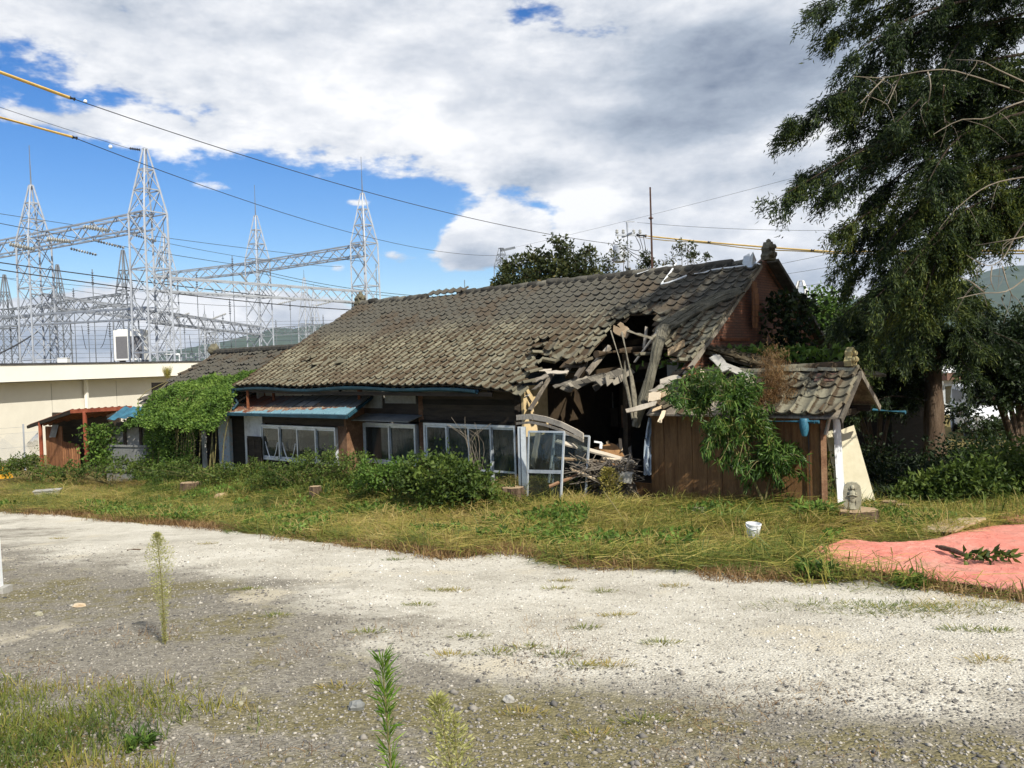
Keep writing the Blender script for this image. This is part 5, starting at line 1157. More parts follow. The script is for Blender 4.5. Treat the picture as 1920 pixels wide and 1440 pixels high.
def build_poles():
    # yellow sleeved cables crossing high over the yard
    a, b_, c = at(-60, 112, 17), at(131, 183, 20), at(1178, 461, 36)
    r = thing('sleeved_cable', 'upper cable with a yellow sleeve at the left end, crossing the sky to the pole', 'cable', b_)
    a = b_ + (a-b_)*3.2; m_ = MB(); m_.tube([a, a*.5+b_*.5-EZ*.02, b_], .032, 7); m_.tube([a-EZ*.05, b_-EZ*.03], .016, 6); m_.build('yellow_sleeve', MT['yellow_cover'], r)
    m_ = MB(); d = unit(at(140, 186, 20)-b_); m_.tube([b_, b_+d*.12], .045, 8); m_.build('clamp', MT['wire'], r)
    p2 = [b_+(c-b_)*k/30 - EZ*1.15*4*(k/30)*(1-k/30)*.45 for k in range(31)]; m_ = MB(); m_.tube(p2, .012, 5); m_.build('line', MT['wire'], r)
    m_ = MB(); q = p2[1]*.55+p2[0]*.45; m_.ball(at(160, 190, 20.4), .045, 8, 6); m_.build('white_spacer', MT['white_plastic'], r)
    a, b_, c = at(-60, 204, 17), at(136, 257, 20), at(960, 478, 55)
    r = thing('sleeved_cable', 'lower cable with a yellow sleeve at the left end, passing the tallest tower', 'cable', b_)
    a = b_ + (a-b_)*3.2; m_ = MB(); m_.tube([a, b_], .03, 7); m_.build('yellow_sleeve', MT['yellow_cover'], r)
    m_ = MB(); m_.tube([b_, at(144, 259, 20)], .045, 8); m_.build('clamp', MT['wire'], r)
    m_ = MB(); m_.tube([b_+(c-b_)*k/24 - EZ*.9*4*(k/24)*(1-k/24) for k in range(25)], .011, 5); m_.build('line', MT['wire'], r)
    m_ = MB(); m_.ball(at(207, 275, 21.5), .05, 8, 6); m_.build('white_spacer', MT['white_plastic'], r)
    wire('thin wire from the left edge to the peak of the tallest tower', [at(-760, -76, 20), at(248, 280, 43.5)], .012, 'wire', .2)
    # utility pole
    Z = 37; b0 = xy(1181, Z); r = thing('utility_pole', 'concrete utility pole with transformer and crossarms behind the house ridge', 'utility pole', b0); h = at(1180, 416, Z)[2]
    ax = unit(V(1, .25, 0)); ay = V(-ax[1], ax[0], 0); T = lambda z: b0+EZ*z
    m_ = MB(); m_.tube([b0, T(h*.78)], .16, 12, r1=.12); m_.build('pole', MT['concrete'], r, smooth=True)
    m_ = MB(); m_.tube([T(h*.76), T(h)], .07, 8, r1=.05); m_.beam(T(h)-ax*.1, T(h)+ax*.35, .05, .05); m_.build('pole_top', MT['steel'], r)
    zc = at(1180, 441, Z)[2]; m_ = MB(); m_.beam(T(zc)-ax*.55, T(zc)+ax*.8, .09, .09); m_.beam(T(zc)-ay*.6, T(zc)+ay*.6, .08, .08); m_.build('crossarm', MT['steel'], r)
    zt_ = at(1175, 475, Z)[2]; m_ = MB(); m_.lathe(T(zt_-.42)-ax*.42, [(.20, 0), (.27, .04), (.27, .7), (.22, .78), (.05, .84)], 14); m_.beam(T(zt_)-ax*.25, T(zt_), .1, .1); m_.build('transformer', MT['steel'], r, smooth=True)
    for k, o in enumerate((-.5, -.2, .3, .6)): m_ = MB(); m_.lathe(T(zc+.05)+ax*o, [(.04, 0), (.08, .05), (.05, .1), (.07, .14), (.03, .2)], 8); m_.build('insulator', MT['porcelain'], r)
    m_ = MB()
    for k in range(3): p, q = T(zc)+ax*(.35+.2*k), T(zt_+.3)-ax*.2; m_.tube([p+(q-p)*i/10-EZ*.8*4*(i/10)*(1-i/10)*(.5+.3*k) + ax*.5*math.sin(i/10*math.pi) for i in range(11)], .016, 5)
    m_.build('jumper', MT['wire'], r)
    a = T(zc)+ax*.5; b_ = at(1560, 472, 30); c = at(2700, 466, 16)
    r2 = thing('sleeved_cable', 'yellow sleeved cable running right from the utility pole behind the conifer', 'cable', a)
    m_ = MB(); pts = [a+(b_-a)*k/12-EZ*.05*4*(k/12)*(1-k/12) for k in range(13)]+[b_+(c-b_)*k/8 for k in range(1, 9)]; m_.tube(pts, .032, 7); m_.tube([p-EZ*(.08+.03*math.sin(i)) for i, p in enumerate(pts)], .022, 6); m_.build('yellow_sleeve', MT['yellow_cover'], r2)
    m_ = MB(); m_.tube([a-ax*.05, pts[1]*.6+a*.4], .07, 8); 
    for k in (5, 11): m_.tube([pts[k]-(pts[k+1]-pts[k])*.05, pts[k]+(pts[k+1]-pts[k])*.1], .055, 7)
    m_.build('clamp', MT['wire'], r2)
    for lb, p, q, Za, Zb, s_ in [('thin wire rising from the far mast past the pole to the conifer', (960, 465), (1520, 325), 70, 40, .1), ('thin wire right of the gable, upper', (1462, 495), (1920, 385), 36, 30, .1), ('thin wire right of the gable, middle', (1465, 515), (1760, 455), 40, 34, .1), ('thin wire right of the gable, lower', (1480, 540), (1700, 495), 40, 34, .1), ('thin wire high beside the pole top', (1195, 417), (1550, 432), 37, 34, .1)]:
        wire(lb, [at(*p, Za), at(*q, Zb)], .008, 'wire', s_)
    # far steel mast left of the tree, and a red and white one right of the gable
    rowd = V(1, -.6, 0); Z = 120
    lattice('lattice_tower', 'small far pylon left of the tree behind the roof', xy(944, Z), 1.6, at(944, 500, Z)[2], at(944, 466, Z)[2]-at(944, 500, Z)[2], 0, rowd, MT['steel_dark'], .5, group='far towers of the substation')
    m_ = MB(); p, q = at(938, 470, Z), at(966, 464, Z); m_.beam(p, q, .3, .3); m_.top('pylon_arm', MT['steel_dark'], 'crossarm at the top of the small far pylon', 'crossarm')
    Z = 300; lattice('lattice_tower', 'far white mast right of the gable', xy(1503, Z), 3.4, at(1503, 545, Z)[2], 3.5, 0, rowd, MT['far_wall'], 1.6, 8, group='far towers of the substation', leg_r=.3)
    for i, (px, y0, y1, Z) in enumerate([(705, 495, 560, 60), (820, 543, 560, 60), (871, 525, 560, 60), (1060, 438, 520, 60)]):
        p = at(px, y0, Z); m_ = MB(); m_.tube([xy(px, Z), p], .05, 6, r1=.03); m_.top('thin_mast', MT['steel_dark'], ORD[i] + ' thin mast from the left sticking up behind the ridge', 'mast', 'thin masts behind the ridge')
build_poles()

# ------------------------------------------------------------------ plants
MT['limb'] = M('shaded limb bark', [(.15, (.015, .010, .007)), (.5, (.035, .025, .018)), (.9, (.07, .052, .04))], 6, .95, .01, 18)  # bark colour darkened so that sunlit limbs look shaded
MT['leaf_conifer'] = LM('cypress foliage', [(.1, (.004, .010, .004)), (.42, (.017, .036, .010)), (.72, (.06, .088, .017)), (1, (.16, .18, .033))], .36)
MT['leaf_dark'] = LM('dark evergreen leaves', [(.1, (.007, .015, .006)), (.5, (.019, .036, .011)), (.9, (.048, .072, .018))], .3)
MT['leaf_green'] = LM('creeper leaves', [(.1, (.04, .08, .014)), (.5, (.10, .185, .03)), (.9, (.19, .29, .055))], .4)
MT['leaf_peach'] = LM('peach leaves', [(.1, (.022, .055, .010)), (.5, (.065, .135, .024)), (.85, (.13, .215, .042)), (1, (.24, .24, .06))], .42, .4)
MT['leaf_bush'] = LM('bush leaves', [(.1, (.028, .055, .012)), (.5, (.085, .135, .024)), (.9, (.19, .24, .05))], .42)
MT['leaf_tree'] = LM('thin tree leaves', [(.1, (.02, .030, .010)), (.5, (.05, .065, .018)), (.85, (.12, .11, .03)), (1, (.22, .15, .05))], .35)
MT['leaf_yellow'] = LM('yellow green leaves', [(.1, (.08, .11, .02)), (.6, (.20, .24, .05)), (1, (.34, .34, .10))], .4)
MT['grass_green'] = LM('green grass', [(.1, (.04, .08, .013)), (.5, (.11, .18, .028)), (.9, (.22, .28, .06))], .4)
MT['grass_dry'] = LM('cut dry grass', [(.05, (.13, .15, .03)), (.35, (.30, .28, .055)), (.7, (.44, .37, .10)), (1, (.60, .50, .20))], .38)
MT['grass_mixed'] = LM('mown weeds', [(.05, (.05, .09, .016)), (.35, (.15, .185, .032)), (.6, (.28, .25, .055)), (.8, (.33, .24, .085)), (1, (.50, .41, .17))], .4)
MT['grass_brown'] = LM('withered grass', [(.1, (.09, .045, .018)), (.5, (.22, .13, .055)), (.95, (.40, .28, .13))], .3)
MT['weed_pale'] = LM('pale weed', [(.1, (.24, .26, .07)), (.6, (.42, .42, .15)), (1, (.56, .54, .25))], .5)
MT['weed_fresh'] = LM('fresh green weed', [(.1, (.06, .13, .014)), (.6, (.14, .26, .025)), (1, (.26, .38, .05))], .45)

def rv(n, s=1.0): return rng.normal(0, s, (n, 3))
def nrm(a): return a/(np.linalg.norm(a, axis=1, keepdims=True)+1e-9)
def leaf_arrays(P, D, L, W, tone=None, fold=.25):
    n = len(P); D = nrm(D); S = nrm(np.cross(D, rv(n))); U_ = np.cross(S, D); L = np.broadcast_to(L, (n,))[:, None]; W = np.broadcast_to(W, (n,))[:, None]
    v0 = P; v1 = P + D*L*.45 + S*W*.5 + U_*W*fold; v2 = P + D*L - U_*W*fold; v3 = P + D*L*.45 - S*W*.5 + U_*W*fold
    A = np.stack([v0, v1, v2, v3], 1).reshape(-1, 3); b = np.arange(n)[:, None]*4
    T = np.concatenate([b+[0, 1, 2], b+[0, 2, 3]], 1).reshape(-1, 3); t = rng.random(n) if tone is None else tone
    return A, T, np.repeat(t, 4)
def leaves(name, mat, parent, P, D, L, W, tone=None, kind=None, **kw):
    A, T, t = leaf_arrays(P, D, L, W, tone); o = trimesh(name, A, T, MT[mat], parent, t, **kw)
    if kind: o['kind'] = kind
    return o
def blades(name, mat, parent, P, D, L, W, droop=.4, tone=None, **kw):
    n = len(P); D = nrm(D); S = nrm(np.cross(D, rv(n)*.3 + [0, 0, 1])); L = np.broadcast_to(L, (n,))[:, None]; W = np.broadcast_to(W, (n,))[:, None]; dn = np.array([0, 0, -1.])
    mid = P + D*L*.55; tip = P + D*L + (dn*droop + np.c_[rng.normal(0, .15, (n, 2)), np.zeros(n)])*L*.5
    A = np.stack([P-S*W*.5, P+S*W*.5, mid+S*W*.38, mid-S*W*.38, tip], 1).reshape(-1, 3); b = np.arange(n)[:, None]*5
    T = np.concatenate([b+[0, 1, 2], b+[0, 2, 3], b+[3, 2, 4]], 1).reshape(-1, 3); t = rng.random(n) if tone is None else tone
    return trimesh(name, A, T, MT[mat], parent, np.repeat(t, 5), **kw)
def onground(x, y, dz=0): return np.stack([x, y, ground(x, y)+dz], -1)

def spline(pts, n):
    P = np.array(pts); k = len(P)-1; u = np.linspace(0, k, n); i = np.clip(u.astype(int), 0, k-1); f = (u-i)[:, None]
    p0 = P[np.clip(i-1, 0, k)]; p1 = P[i]; p2 = P[i+1]; p3 = P[np.clip(i+2, 0, k)]
    return .5*((2*p1) + (-p0+p2)*f + (2*p0-5*p1+4*p2-p3)*f*f + (-p0+3*p1-3*p2+p3)*f**3)

def conifer(name, label, base, trunk, limbs, r0, bark, leafn=1.0, drop=(.08, .55), mat='leaf_conifer', lsize=.12, dens=1.0):
    """drooping cypress: limbs carry hanging sprays"""
    r = thing(name, label, 'tree', base); m_ = MB(); tp = spline(trunk, 14); rr_ = np.linspace(r0, r0*.3, 14); rr_[0] *= 1.5; rr_[1] *= 1.12; m_.tube(tp, list(rr_), 14, jit=.14); tr = m_.build('trunk', MT[bark], r, smooth=True)
    P = []; D = []; T = []; lm = MB()
    for li, lb in enumerate(limbs):
        c = spline(lb, 16); lm.tube(c, list(np.linspace(.030, .005, 16)), 6); L = np.linalg.norm(np.diff(c, axis=0), axis=1).sum(); nb = int(L*9*dens)+3; ltone = rng.uniform(-.15, .2) + (.28 if (lb[-1][2] < 5.2 and lb[-1][1] < 14) else 0)  # low near limbs get a paler leaf tone in place of sunlight
        for k in range(nb):
            u = rng.uniform(.12, 1.0); x = u*15; i = min(int(x), 14); p = c[i]+(c[i+1]-c[i])*(x-i); d = unit(c[i+1]-c[i]); sd_ = unit(np.cross(d, EZ))*rng.choice([-1, 1]); ln = rng.uniform(.25, .75)*(1.15-.5*u)
            out = unit(d*rng.uniform(.2, .9) + sd_*rng.uniform(.2, 1.0) + EZ*rng.uniform(-.2, .25)); hang = rng.uniform(*drop)
            n = int(rng.uniform(34, 62)*leafn*3.7*(.5+ln)); w = rng.random(n)**.8; q = p + out*(ln*w)[:, None] + np.array([0, 0, -1.])*(hang*w**1.7*ln*1.5)[:, None]
            q = q + rv(n, .04) ; q[:, 2] -= np.abs(rng.normal(0, .10, n))
            dd = out*.8 + np.array([0, 0, -1.0])*rng.uniform(.1, 1.0, n)[:, None] + rv(n, .45); P.append(q); D.append(dd); T.append(np.clip(rng.normal(.42+ltone, .22, n), 0, 1))
    lm.build('limbs', MT['limb'], r, smooth=True)
    P = np.concatenate(P); D = np.concatenate(D); n = len(P)
    leaves('foliage', mat, r, P, D, rng.uniform(.6, 1.3, n)*lsize*.72, rng.uniform(.6, 1.2, n)*lsize*.17, np.concatenate(T)); return r, n
def build_conifers():
    # near cypress: its trunk stands just outside the right edge, limbs reach in to the left
    def tk(py): return at(1990 + (py-900)*.034, py, 13.4)
    b_ = V(tk(900)[0], tk(900)[1], 0); b_[2] = float(ground(b_[0], b_[1])) - .1; trunk = [b_, V(b_[0], b_[1], 3), V(b_[0]-.02, b_[1], 7), V(b_[0], b_[1]+.05, 10), V(b_[0], b_[1], 13.5)]
    tr = lambda z: V(b_[0], b_[1], z); zy = lambda py: at(1960, py, 13.4)[2]
    L = []
    def limb(y0, mid, end, Ze, Zm=None): Zm = Zm or (13.4+Ze)/2; L.append([tr(zy(y0)), at(*mid, Zm), at(*end, Ze)])
    for y0, mid, end, Ze in [(-80, (1730, -60), (1535, 10), 12.8), (-40, (1700, 0), (1560, 55), 13.2), (-20, (1740, 20), (1600, 100), 12.3), (60, (1720, 60), (1585, 165), 13.0), (40, (1760, 60), (1650, 150), 14.2), (120, (1700, 140), (1545, 185), 12.6), (130, (1690, 165), (1478, 232), 12.8), (150, (1720, 190), (1580, 240), 13.5),
                             (190, (1690, 250), (1452, 375), 12.7), (190, (1720, 240), (1500, 330), 13.3), (210, (1720, 270), (1560, 350), 12.4), (230, (1740, 300), (1620, 380), 13.4), (280, (1760, 330), (1560, 440), 13.0), (300, (1770, 360), (1650, 470), 12.6), (330, (1800, 400), (1690, 520), 12.4), (340, (1790, 430), (1640, 560), 12.4), (350, (1800, 420), (1720, 590), 12.8),
                             (300, (1800, 340), (1590, 520), 14.0), (100, (1800, 130), (1680, 230), 11.8), (200, (1810, 250), (1740, 340), 11.9), (20, (1820, 60), (1760, 150), 12.0), (400, (1850, 440), (1790, 520), 12.6), (-120, (1800, -100), (1640, -40), 12.6), (-60, (1830, -20), (1700, 60), 14.6), (260, (1840, 300), (1700, 400), 14.8), (160, (1820, 200), (1640, 260), 14.8),
                             (350, (1780, 470), (1700, 640), 12.9), (340, (1760, 480), (1630, 640), 13.6), (320, (1740, 470), (1570, 600), 14.2)]: limb(y0, mid, end, Ze)
    for k in range(60):                                   # the rest of the crown all round and above the frame
        z = rng.uniform(5.0, 13); a = rng.uniform(0, 2*math.pi); ln = (3.6-(z-4)*.22)*rng.uniform(.7, 1.05); d = V(math.cos(a), math.sin(a), 0); end = tr(z-.5) + d*ln
        if d[1] < -.35 and z < 8.5: continue
        L.append([tr(z), tr(z+.15)+d*ln*.5, end])
    for k in range(30):
        z = rng.uniform(3.0, 9.5); a = rng.uniform(-1.2, 1.3); ln = (3.6-(z-3)*.18)*rng.uniform(.6, 1.0); d = V(math.cos(a), math.sin(a), 0); L.append([tr(z), tr(z+.15)+d*ln*.5, tr(z-.6)+d*ln])
    r, n = conifer('cypress_tree', 'big dark drooping cypress filling the upper right corner', b_, trunk, L, .26, 'bark_red')
    # bare dead branches on the near side
    tw = MB()
    for pts in [[(1935, 160), (1870, 130), (1840, 115), (1792, 112)], [(1935, 330), (1860, 345), (1800, 385), (1760, 430)], [(1935, 180), (1800, 135), (1740, 132), (1660, 145), (1600, 143)], [(1660, 145), (1640, 165), (1612, 195)], [(1690, 140), (1680, 160), (1665, 195)], [(1740, 135), (1745, 165), (1737, 210)], [(1770, 160), (1768, 190), (1772, 230)],
                [(1935, 395), (1905, 440), (1880, 485), (1850, 498), (1812, 478)], [(1935, 510), (1890, 545), (1840, 550), (1795, 560)], [(1845, 548), (1820, 528), (1800, 520)], [(1935, 185), (1890, 200), (1850, 222), (1800, 225), (1750, 252)], [(1880, 500), (1888, 530), (1900, 560)], [(1860, 500), (1858, 525), (1865, 545)], [(1935, 440), (1890, 450), (1830, 460)]]:
        c = spline([at(*p, 11.9 + .2*math.sin(p[0])) for p in pts], 12); tw.tube(c, list(np.linspace(.012, .004, 12)), 5)
        for k in range(2): i = rng.integers(3, 11); e = V(rng.normal(0, .2), rng.normal(0, .1), -rng.uniform(.15, .45)); tw.tube(spline([c[i], c[i]+e*.5+V(rng.normal(0, .08), 0, .06), c[i]+e], 7), list(np.linspace(.005, .002, 7)), 4)
    tw.build('dead_branches', MT['twig'], r, smooth=True)
    # second cypress standing behind the annex
    b2 = V(*xy(1748, 20.5)[:2], 0); b2[2] = float(ground(b2[0], b2[1]))-.1; L = []
    for k in range(52):
        z = rng.uniform(1.9, 5.2); a = rng.uniform(0, 2*math.pi); d = V(math.cos(a), math.sin(a), 0); z = max(z, 3.5) if d[0] > .1 else z; ln = rng.uniform(1.2, 2.7)*(1.1-(z-1.6)*.10)*(.8 if d[0] > .1 else 1)
        L.append([V(b2[0], b2[1], z), V(b2[0], b2[1], z+.2)+d*ln*.55, V(b2[0], b2[1], z-.25)+d*ln])
    conifer('cypress_tree', 'shaded cypress with a bare dark trunk behind the porch', b2, [b2, b2+EZ*2.5, b2+EZ*6], L, .30, 'bark', dens=.9, lsize=.15, leafn=.8)
build_conifers()

def blobtree(name, label, base, blobs, n, L, W, mat, barkname='bark', tr=.12, cat='tree', group=None, sub=26, spread=.45, stems=True):
    """crown from clumps of twigs: each blob (centre, radii) filled with little leaf tufts"""
    r = thing(name, label, cat, base, group); P = []; D = []; T = []; br = MB(); base = np.asarray(base, float)
    vol = np.array([np.prod(b_[1]) for b_ in blobs])**.67; share = vol/vol.sum()
    for (c, rad), sh in zip(blobs, share):
        c = np.asarray(c, float); rad = np.asarray(rad, float); nt = max(3, int(n*sh/sub)); q = nrm(rv(nt))*(rng.random(nt)**.45)[:, None]; tc = c + q*rad
        if stems:
            f = base + (c-base)*.35 + EZ*.1; br.tube(spline([base + EZ*.05, f, c], 8), list(np.linspace(tr, tr*.3, 8)), 7, jit=.15)
            for j in range(min(nt, 14)): br.tube([c + (tc[j]-c)*.05, (c+tc[j])/2 + rv(1, .05)[0], tc[j]], [tr*.22, tr*.15, tr*.06], 4)
        tt = rng.normal(.45, .16, nt); m_ = rng.poisson(sub, nt)
        for j in range(nt):
            k = m_[j]; s_ = rad.min()*spread*rng.uniform(.5, 1.0); off = rv(k, .5)*s_; P.append(tc[j]+off); D.append(nrm(off+1e-3)*.6 + rv(k, .5) + [0, 0, .1]); T.append(np.clip(rng.normal(tt[j], .15, k), 0, 1))
    if stems: br.build('trunk', MT[barkname], r, smooth=True)
    P = np.concatenate(P); n = len(P); leaves('crown', mat, r, P, np.concatenate(D), L*rng.uniform(.6, 1.3, n), W*rng.uniform(.6, 1.3, n), np.concatenate(T)); return r
def bl(px, py, Z, rx, ry=None, rz=None): return (at(px, py, Z), (rx, ry or rx, rz or rx))
def build_trees():
    B0 = xy(1030, 31)
    blobtree('broadleaf_tree', 'leafy dark tree showing over the roof ridge', B0, [bl(1040, 520, 31, 1.1, 1, .8), bl(985, 515, 31, .9, .8, .7), bl(1080, 505, 31, .9, .8, .8), bl(950, 530, 31, .7, .7, .4), bl(1010, 488, 31, .55, .5, .5), bl(1050, 470, 31, .45, .5, .5), bl(1110, 525, 31, .8, .8, .5), bl(1150, 540, 31, .6, .6, .4), bl(1000, 555, 31, 1.6, 1.2, .7), bl(1100, 475, 31, .3, .3, .35), bl(960, 500, 31, .35, .35, .4)], 9000, .16, .085, 'leaf_tree', tr=.09, sub=16)
    for i, (lb, px, bs) in enumerate([('thin sparse shoots beside the utility pole over the ridge', 1155, [(1150, 488, .35), (1170, 470, .25), (1140, 505, .3), (1165, 520, .3)]), ('thin sparse shoots just left of the antenna mast', 1210, [(1210, 485, .2), (1218, 498, .25), (1200, 505, .15)]), ('thin sparse shoots between the antenna mast and the gable', 1280, [(1262, 488, .25), (1290, 470, .3), (1300, 485, .25), (1325, 482, .2), (1245, 495, .2), (1278, 460, .15)])]):
        blobtree('sapling_shoots', lb, xy(px, 26), [bl(x, y, 26, r_, r_, r_*1.4) for x, y, r_ in bs], 420, .13, .05, 'leaf_tree', tr=.03, sub=9, cat='shrub')
    # masses right of the gable and behind the annex
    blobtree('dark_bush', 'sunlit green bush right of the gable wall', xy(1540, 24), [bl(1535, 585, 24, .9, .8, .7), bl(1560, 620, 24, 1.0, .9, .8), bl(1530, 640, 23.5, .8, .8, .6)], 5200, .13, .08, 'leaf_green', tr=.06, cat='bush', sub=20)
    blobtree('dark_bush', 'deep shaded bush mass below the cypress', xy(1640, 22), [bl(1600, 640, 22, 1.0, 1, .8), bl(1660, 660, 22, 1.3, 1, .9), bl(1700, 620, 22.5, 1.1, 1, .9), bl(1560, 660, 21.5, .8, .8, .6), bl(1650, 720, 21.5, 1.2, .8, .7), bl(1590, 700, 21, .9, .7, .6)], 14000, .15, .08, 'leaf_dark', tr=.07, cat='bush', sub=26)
    blobtree('round_tree', 'dense round dark tree cut by the right edge', xy(1915, 21), [bl(1900, 640, 21, .9, .9, .8), bl(1880, 690, 21, .9, .9, .7), bl(1920, 720, 21, 1.0, .9, .7), bl(1950, 640, 21, 1.2, 1, 1.0), bl(1870, 735, 20.8, .5, .6, .45), bl(1850, 700, 21, .4, .5, .5)], 16000, .12, .07, 'leaf_dark', tr=.12, sub=26)
    blobtree('dark_bush', 'thin dark leaves crossing in front of the parked van', xy(1835, 25), [bl(1800, 775, 25, .45, .4, .5), bl(1850, 805, 25, .9, .5, .4), bl(1825, 745, 25, .35, .3, .4), bl(1890, 800, 25, .6, .4, .4)], 1500, .13, .08, 'leaf_dark', tr=.02, cat='bush', sub=14)
    blobtree('yellow_bush', 'yellow green bush beyond the parked van', xy(1890, 36), [bl(1885, 750, 36, .8, .8, .6), bl(1905, 765, 36, .9, .8, .6)], 2600, .15, .09, 'leaf_yellow', tr=.05, cat='bush')
    U = 'undergrowth in the shade at right'
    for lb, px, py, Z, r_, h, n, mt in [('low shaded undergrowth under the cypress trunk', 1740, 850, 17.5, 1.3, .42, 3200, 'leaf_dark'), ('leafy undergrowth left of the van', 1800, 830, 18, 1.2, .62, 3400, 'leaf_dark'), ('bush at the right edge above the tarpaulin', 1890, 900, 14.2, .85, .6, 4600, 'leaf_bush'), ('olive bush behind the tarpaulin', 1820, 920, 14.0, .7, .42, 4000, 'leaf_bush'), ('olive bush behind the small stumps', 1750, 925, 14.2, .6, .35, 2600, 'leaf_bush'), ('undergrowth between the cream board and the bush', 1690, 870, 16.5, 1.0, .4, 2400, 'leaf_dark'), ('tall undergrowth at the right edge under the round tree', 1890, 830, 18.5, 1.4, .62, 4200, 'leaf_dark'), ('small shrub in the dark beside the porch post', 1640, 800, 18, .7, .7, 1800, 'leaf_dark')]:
        g = at(px, py, Z); g[2] = float(ground(g[0], g[1])); blobtree('undergrowth', lb, g, [(g+EZ*h*.75, (r_, r_*.8, h)), (g+V(r_*.6, .1, h*.5), (r_*.6, r_*.6, h*.6)), (g+V(-r_*.6, 0, h*.45), (r_*.6, r_*.6, h*.55))], n, .11, .055, mt, 'stem', .02, 'undergrowth', None, 18)
    # bamboo-like grass clump behind the stumps
    c = at(1690, 905, 15); c[2] = float(ground(c[0], c[1])); n = 700; a = rng.uniform(0, 2*math.pi, n); rr = rng.random(n)**.6*.5
    P = onground(c[0]+rr*np.cos(a), c[1]+rr*np.sin(a)); D = np.stack([np.cos(a)*.7, np.sin(a)*.7, np.ones(n)*.9], 1)+rv(n, .25)
    r = thing('grass_clump', 'dark arching grass clump behind the small stumps', 'grass clump', c); blades('blades', 'leaf_dark', r, P, D, rng.uniform(.3, .6, n), .022, .7)
    # creeper over the rear wing roof and down its wall
    r = thing('creeper', 'thick green creeper covering the rear wing roof and hanging to the ground', 'creeper', H(16, 4, 0)); P = []; D = []
    n = 30000; t = rng.uniform(13.0, 18.6, n); s = rng.uniform(1.9, 4.5, n); lim = 1.9 + .40*np.clip(t-13.4, 0, 9) + (vn(t, s, .8)-.5)*.9; keep = s > lim; t, s = t[keep], s[keep]
    z = np.where(s < 3.8, 3.86 - (s-1)*.503, 2.45 - (s-3.8)*1.3) + .06 + vn(t*1.0, s, .5)*.20 + vn(t+9, s, .22)*.12 - np.clip(t-16.8, 0, 3)*.10
    P.append(np.array(O0)[None] + AX[None]*t[:, None] + BX[None]*s[:, None] + np.stack([0*t, 0*t, z], 1)); D.append(rv(len(t), .6) + [0, 0, .25] + BX*.3)
    n = 17000; t = rng.uniform(12.9, 18.0, n); h = rng.uniform(0, 1, n); zt = 2.5*h; wid = vn(t, h*2, .6)
    cut = (t < 14.9) & (h < np.clip(.98-(t-12.9)*.12, .6, 1)); cut |= h > 1.12 - .16*np.clip(t-15.2, 0, 9) + (vn(t, t*0, .5)-.5)*.3
    cut |= (h < np.clip((t-16.2)*-.2+.1, 0, 1)); cut |= rng.random(n) < .25; s = 3.72 + .42*wid + .45*(1-h)**2 ; k = ~cut; P.append(np.array(O0)[None] + AX[None]*t[k, None] + BX[None]*s[k, None] + np.stack([0*t[k], 0*t[k], zt[k]], 1)); D.append(rv(k.sum(), .6) + BX*.4 - np.array([0, 0, .3]))
    P = np.concatenate(P); n = len(P); P += rv(n, .035); leaves('foliage', 'leaf_green', r, P, np.concatenate(D), rng.uniform(.045, .095, n), rng.uniform(.035, .07, n), np.clip(.5+.9*(vn(P[:, 0], P[:, 2]*2+P[:, 1], .5)-.45)+rng.normal(0, .2, n), 0, 1))
    m_ = MB()
    for k in range(26): t = rng.uniform(13.2, 18); m_.tube(spline([H(t, 4.2, .1), H(t+rng.normal(0, .2), 4.05, 1.4), H(t+rng.normal(0, .4), 3.9, 2.5), H(t+rng.normal(0, .6), 3.0, 3.0)], 10), .012, 5)
    m_.build('stems', MT['stem'], r)
    # young vines climbing the hut and the gable foot
    def vine(label, px, py, Z, w, h, n, mt='leaf_green', L_=.11):
        c = at(px, py, Z); P = c + np.stack([rng.normal(0, w, n), rng.normal(0, .12, n), rng.uniform(-h, h, n)], 1); r = thing('vine', label, 'vine', V(c[0], c[1], c[2]-h))
        leaves('foliage', mt, r, P, rv(n, .6)+[0, -.5, -.2], rng.uniform(.7, 1.3, n)*L_, rng.uniform(.7, 1.2, n)*L_*.8); m_ = MB()
        for k in range(4): m_.tube(spline([c+V(rng.normal(0, w*.5), 0, -h), c+V(rng.normal(0, w), 0, 0), c+V(rng.normal(0, w), 0, h)], 8), .01, 4)
        m_.build('stems', MT['stem'], r)
    vine('green vine climbing beside the red shed post', 190, 832, 25.4, .28, .62, 900)
    vine('broad-leaved vine along the foot of the gable wall', 1425, 668, 15.3, .75, .13, 900, L_=.15)
    vine('vine climbing the shaded right part of the gable', 1478, 620, 16.6, .3, .75, 900, 'leaf_dark', .14)
    vine('vine straggling over the mossy side roof', 1520, 672, 16.0, .7, .18, 1100, 'leaf_dark', .13)
    vine('vine tendrils beside the annex corner post', 1552, 895, 14.1, .05, .45, 70, 'leaf_bush', .07)
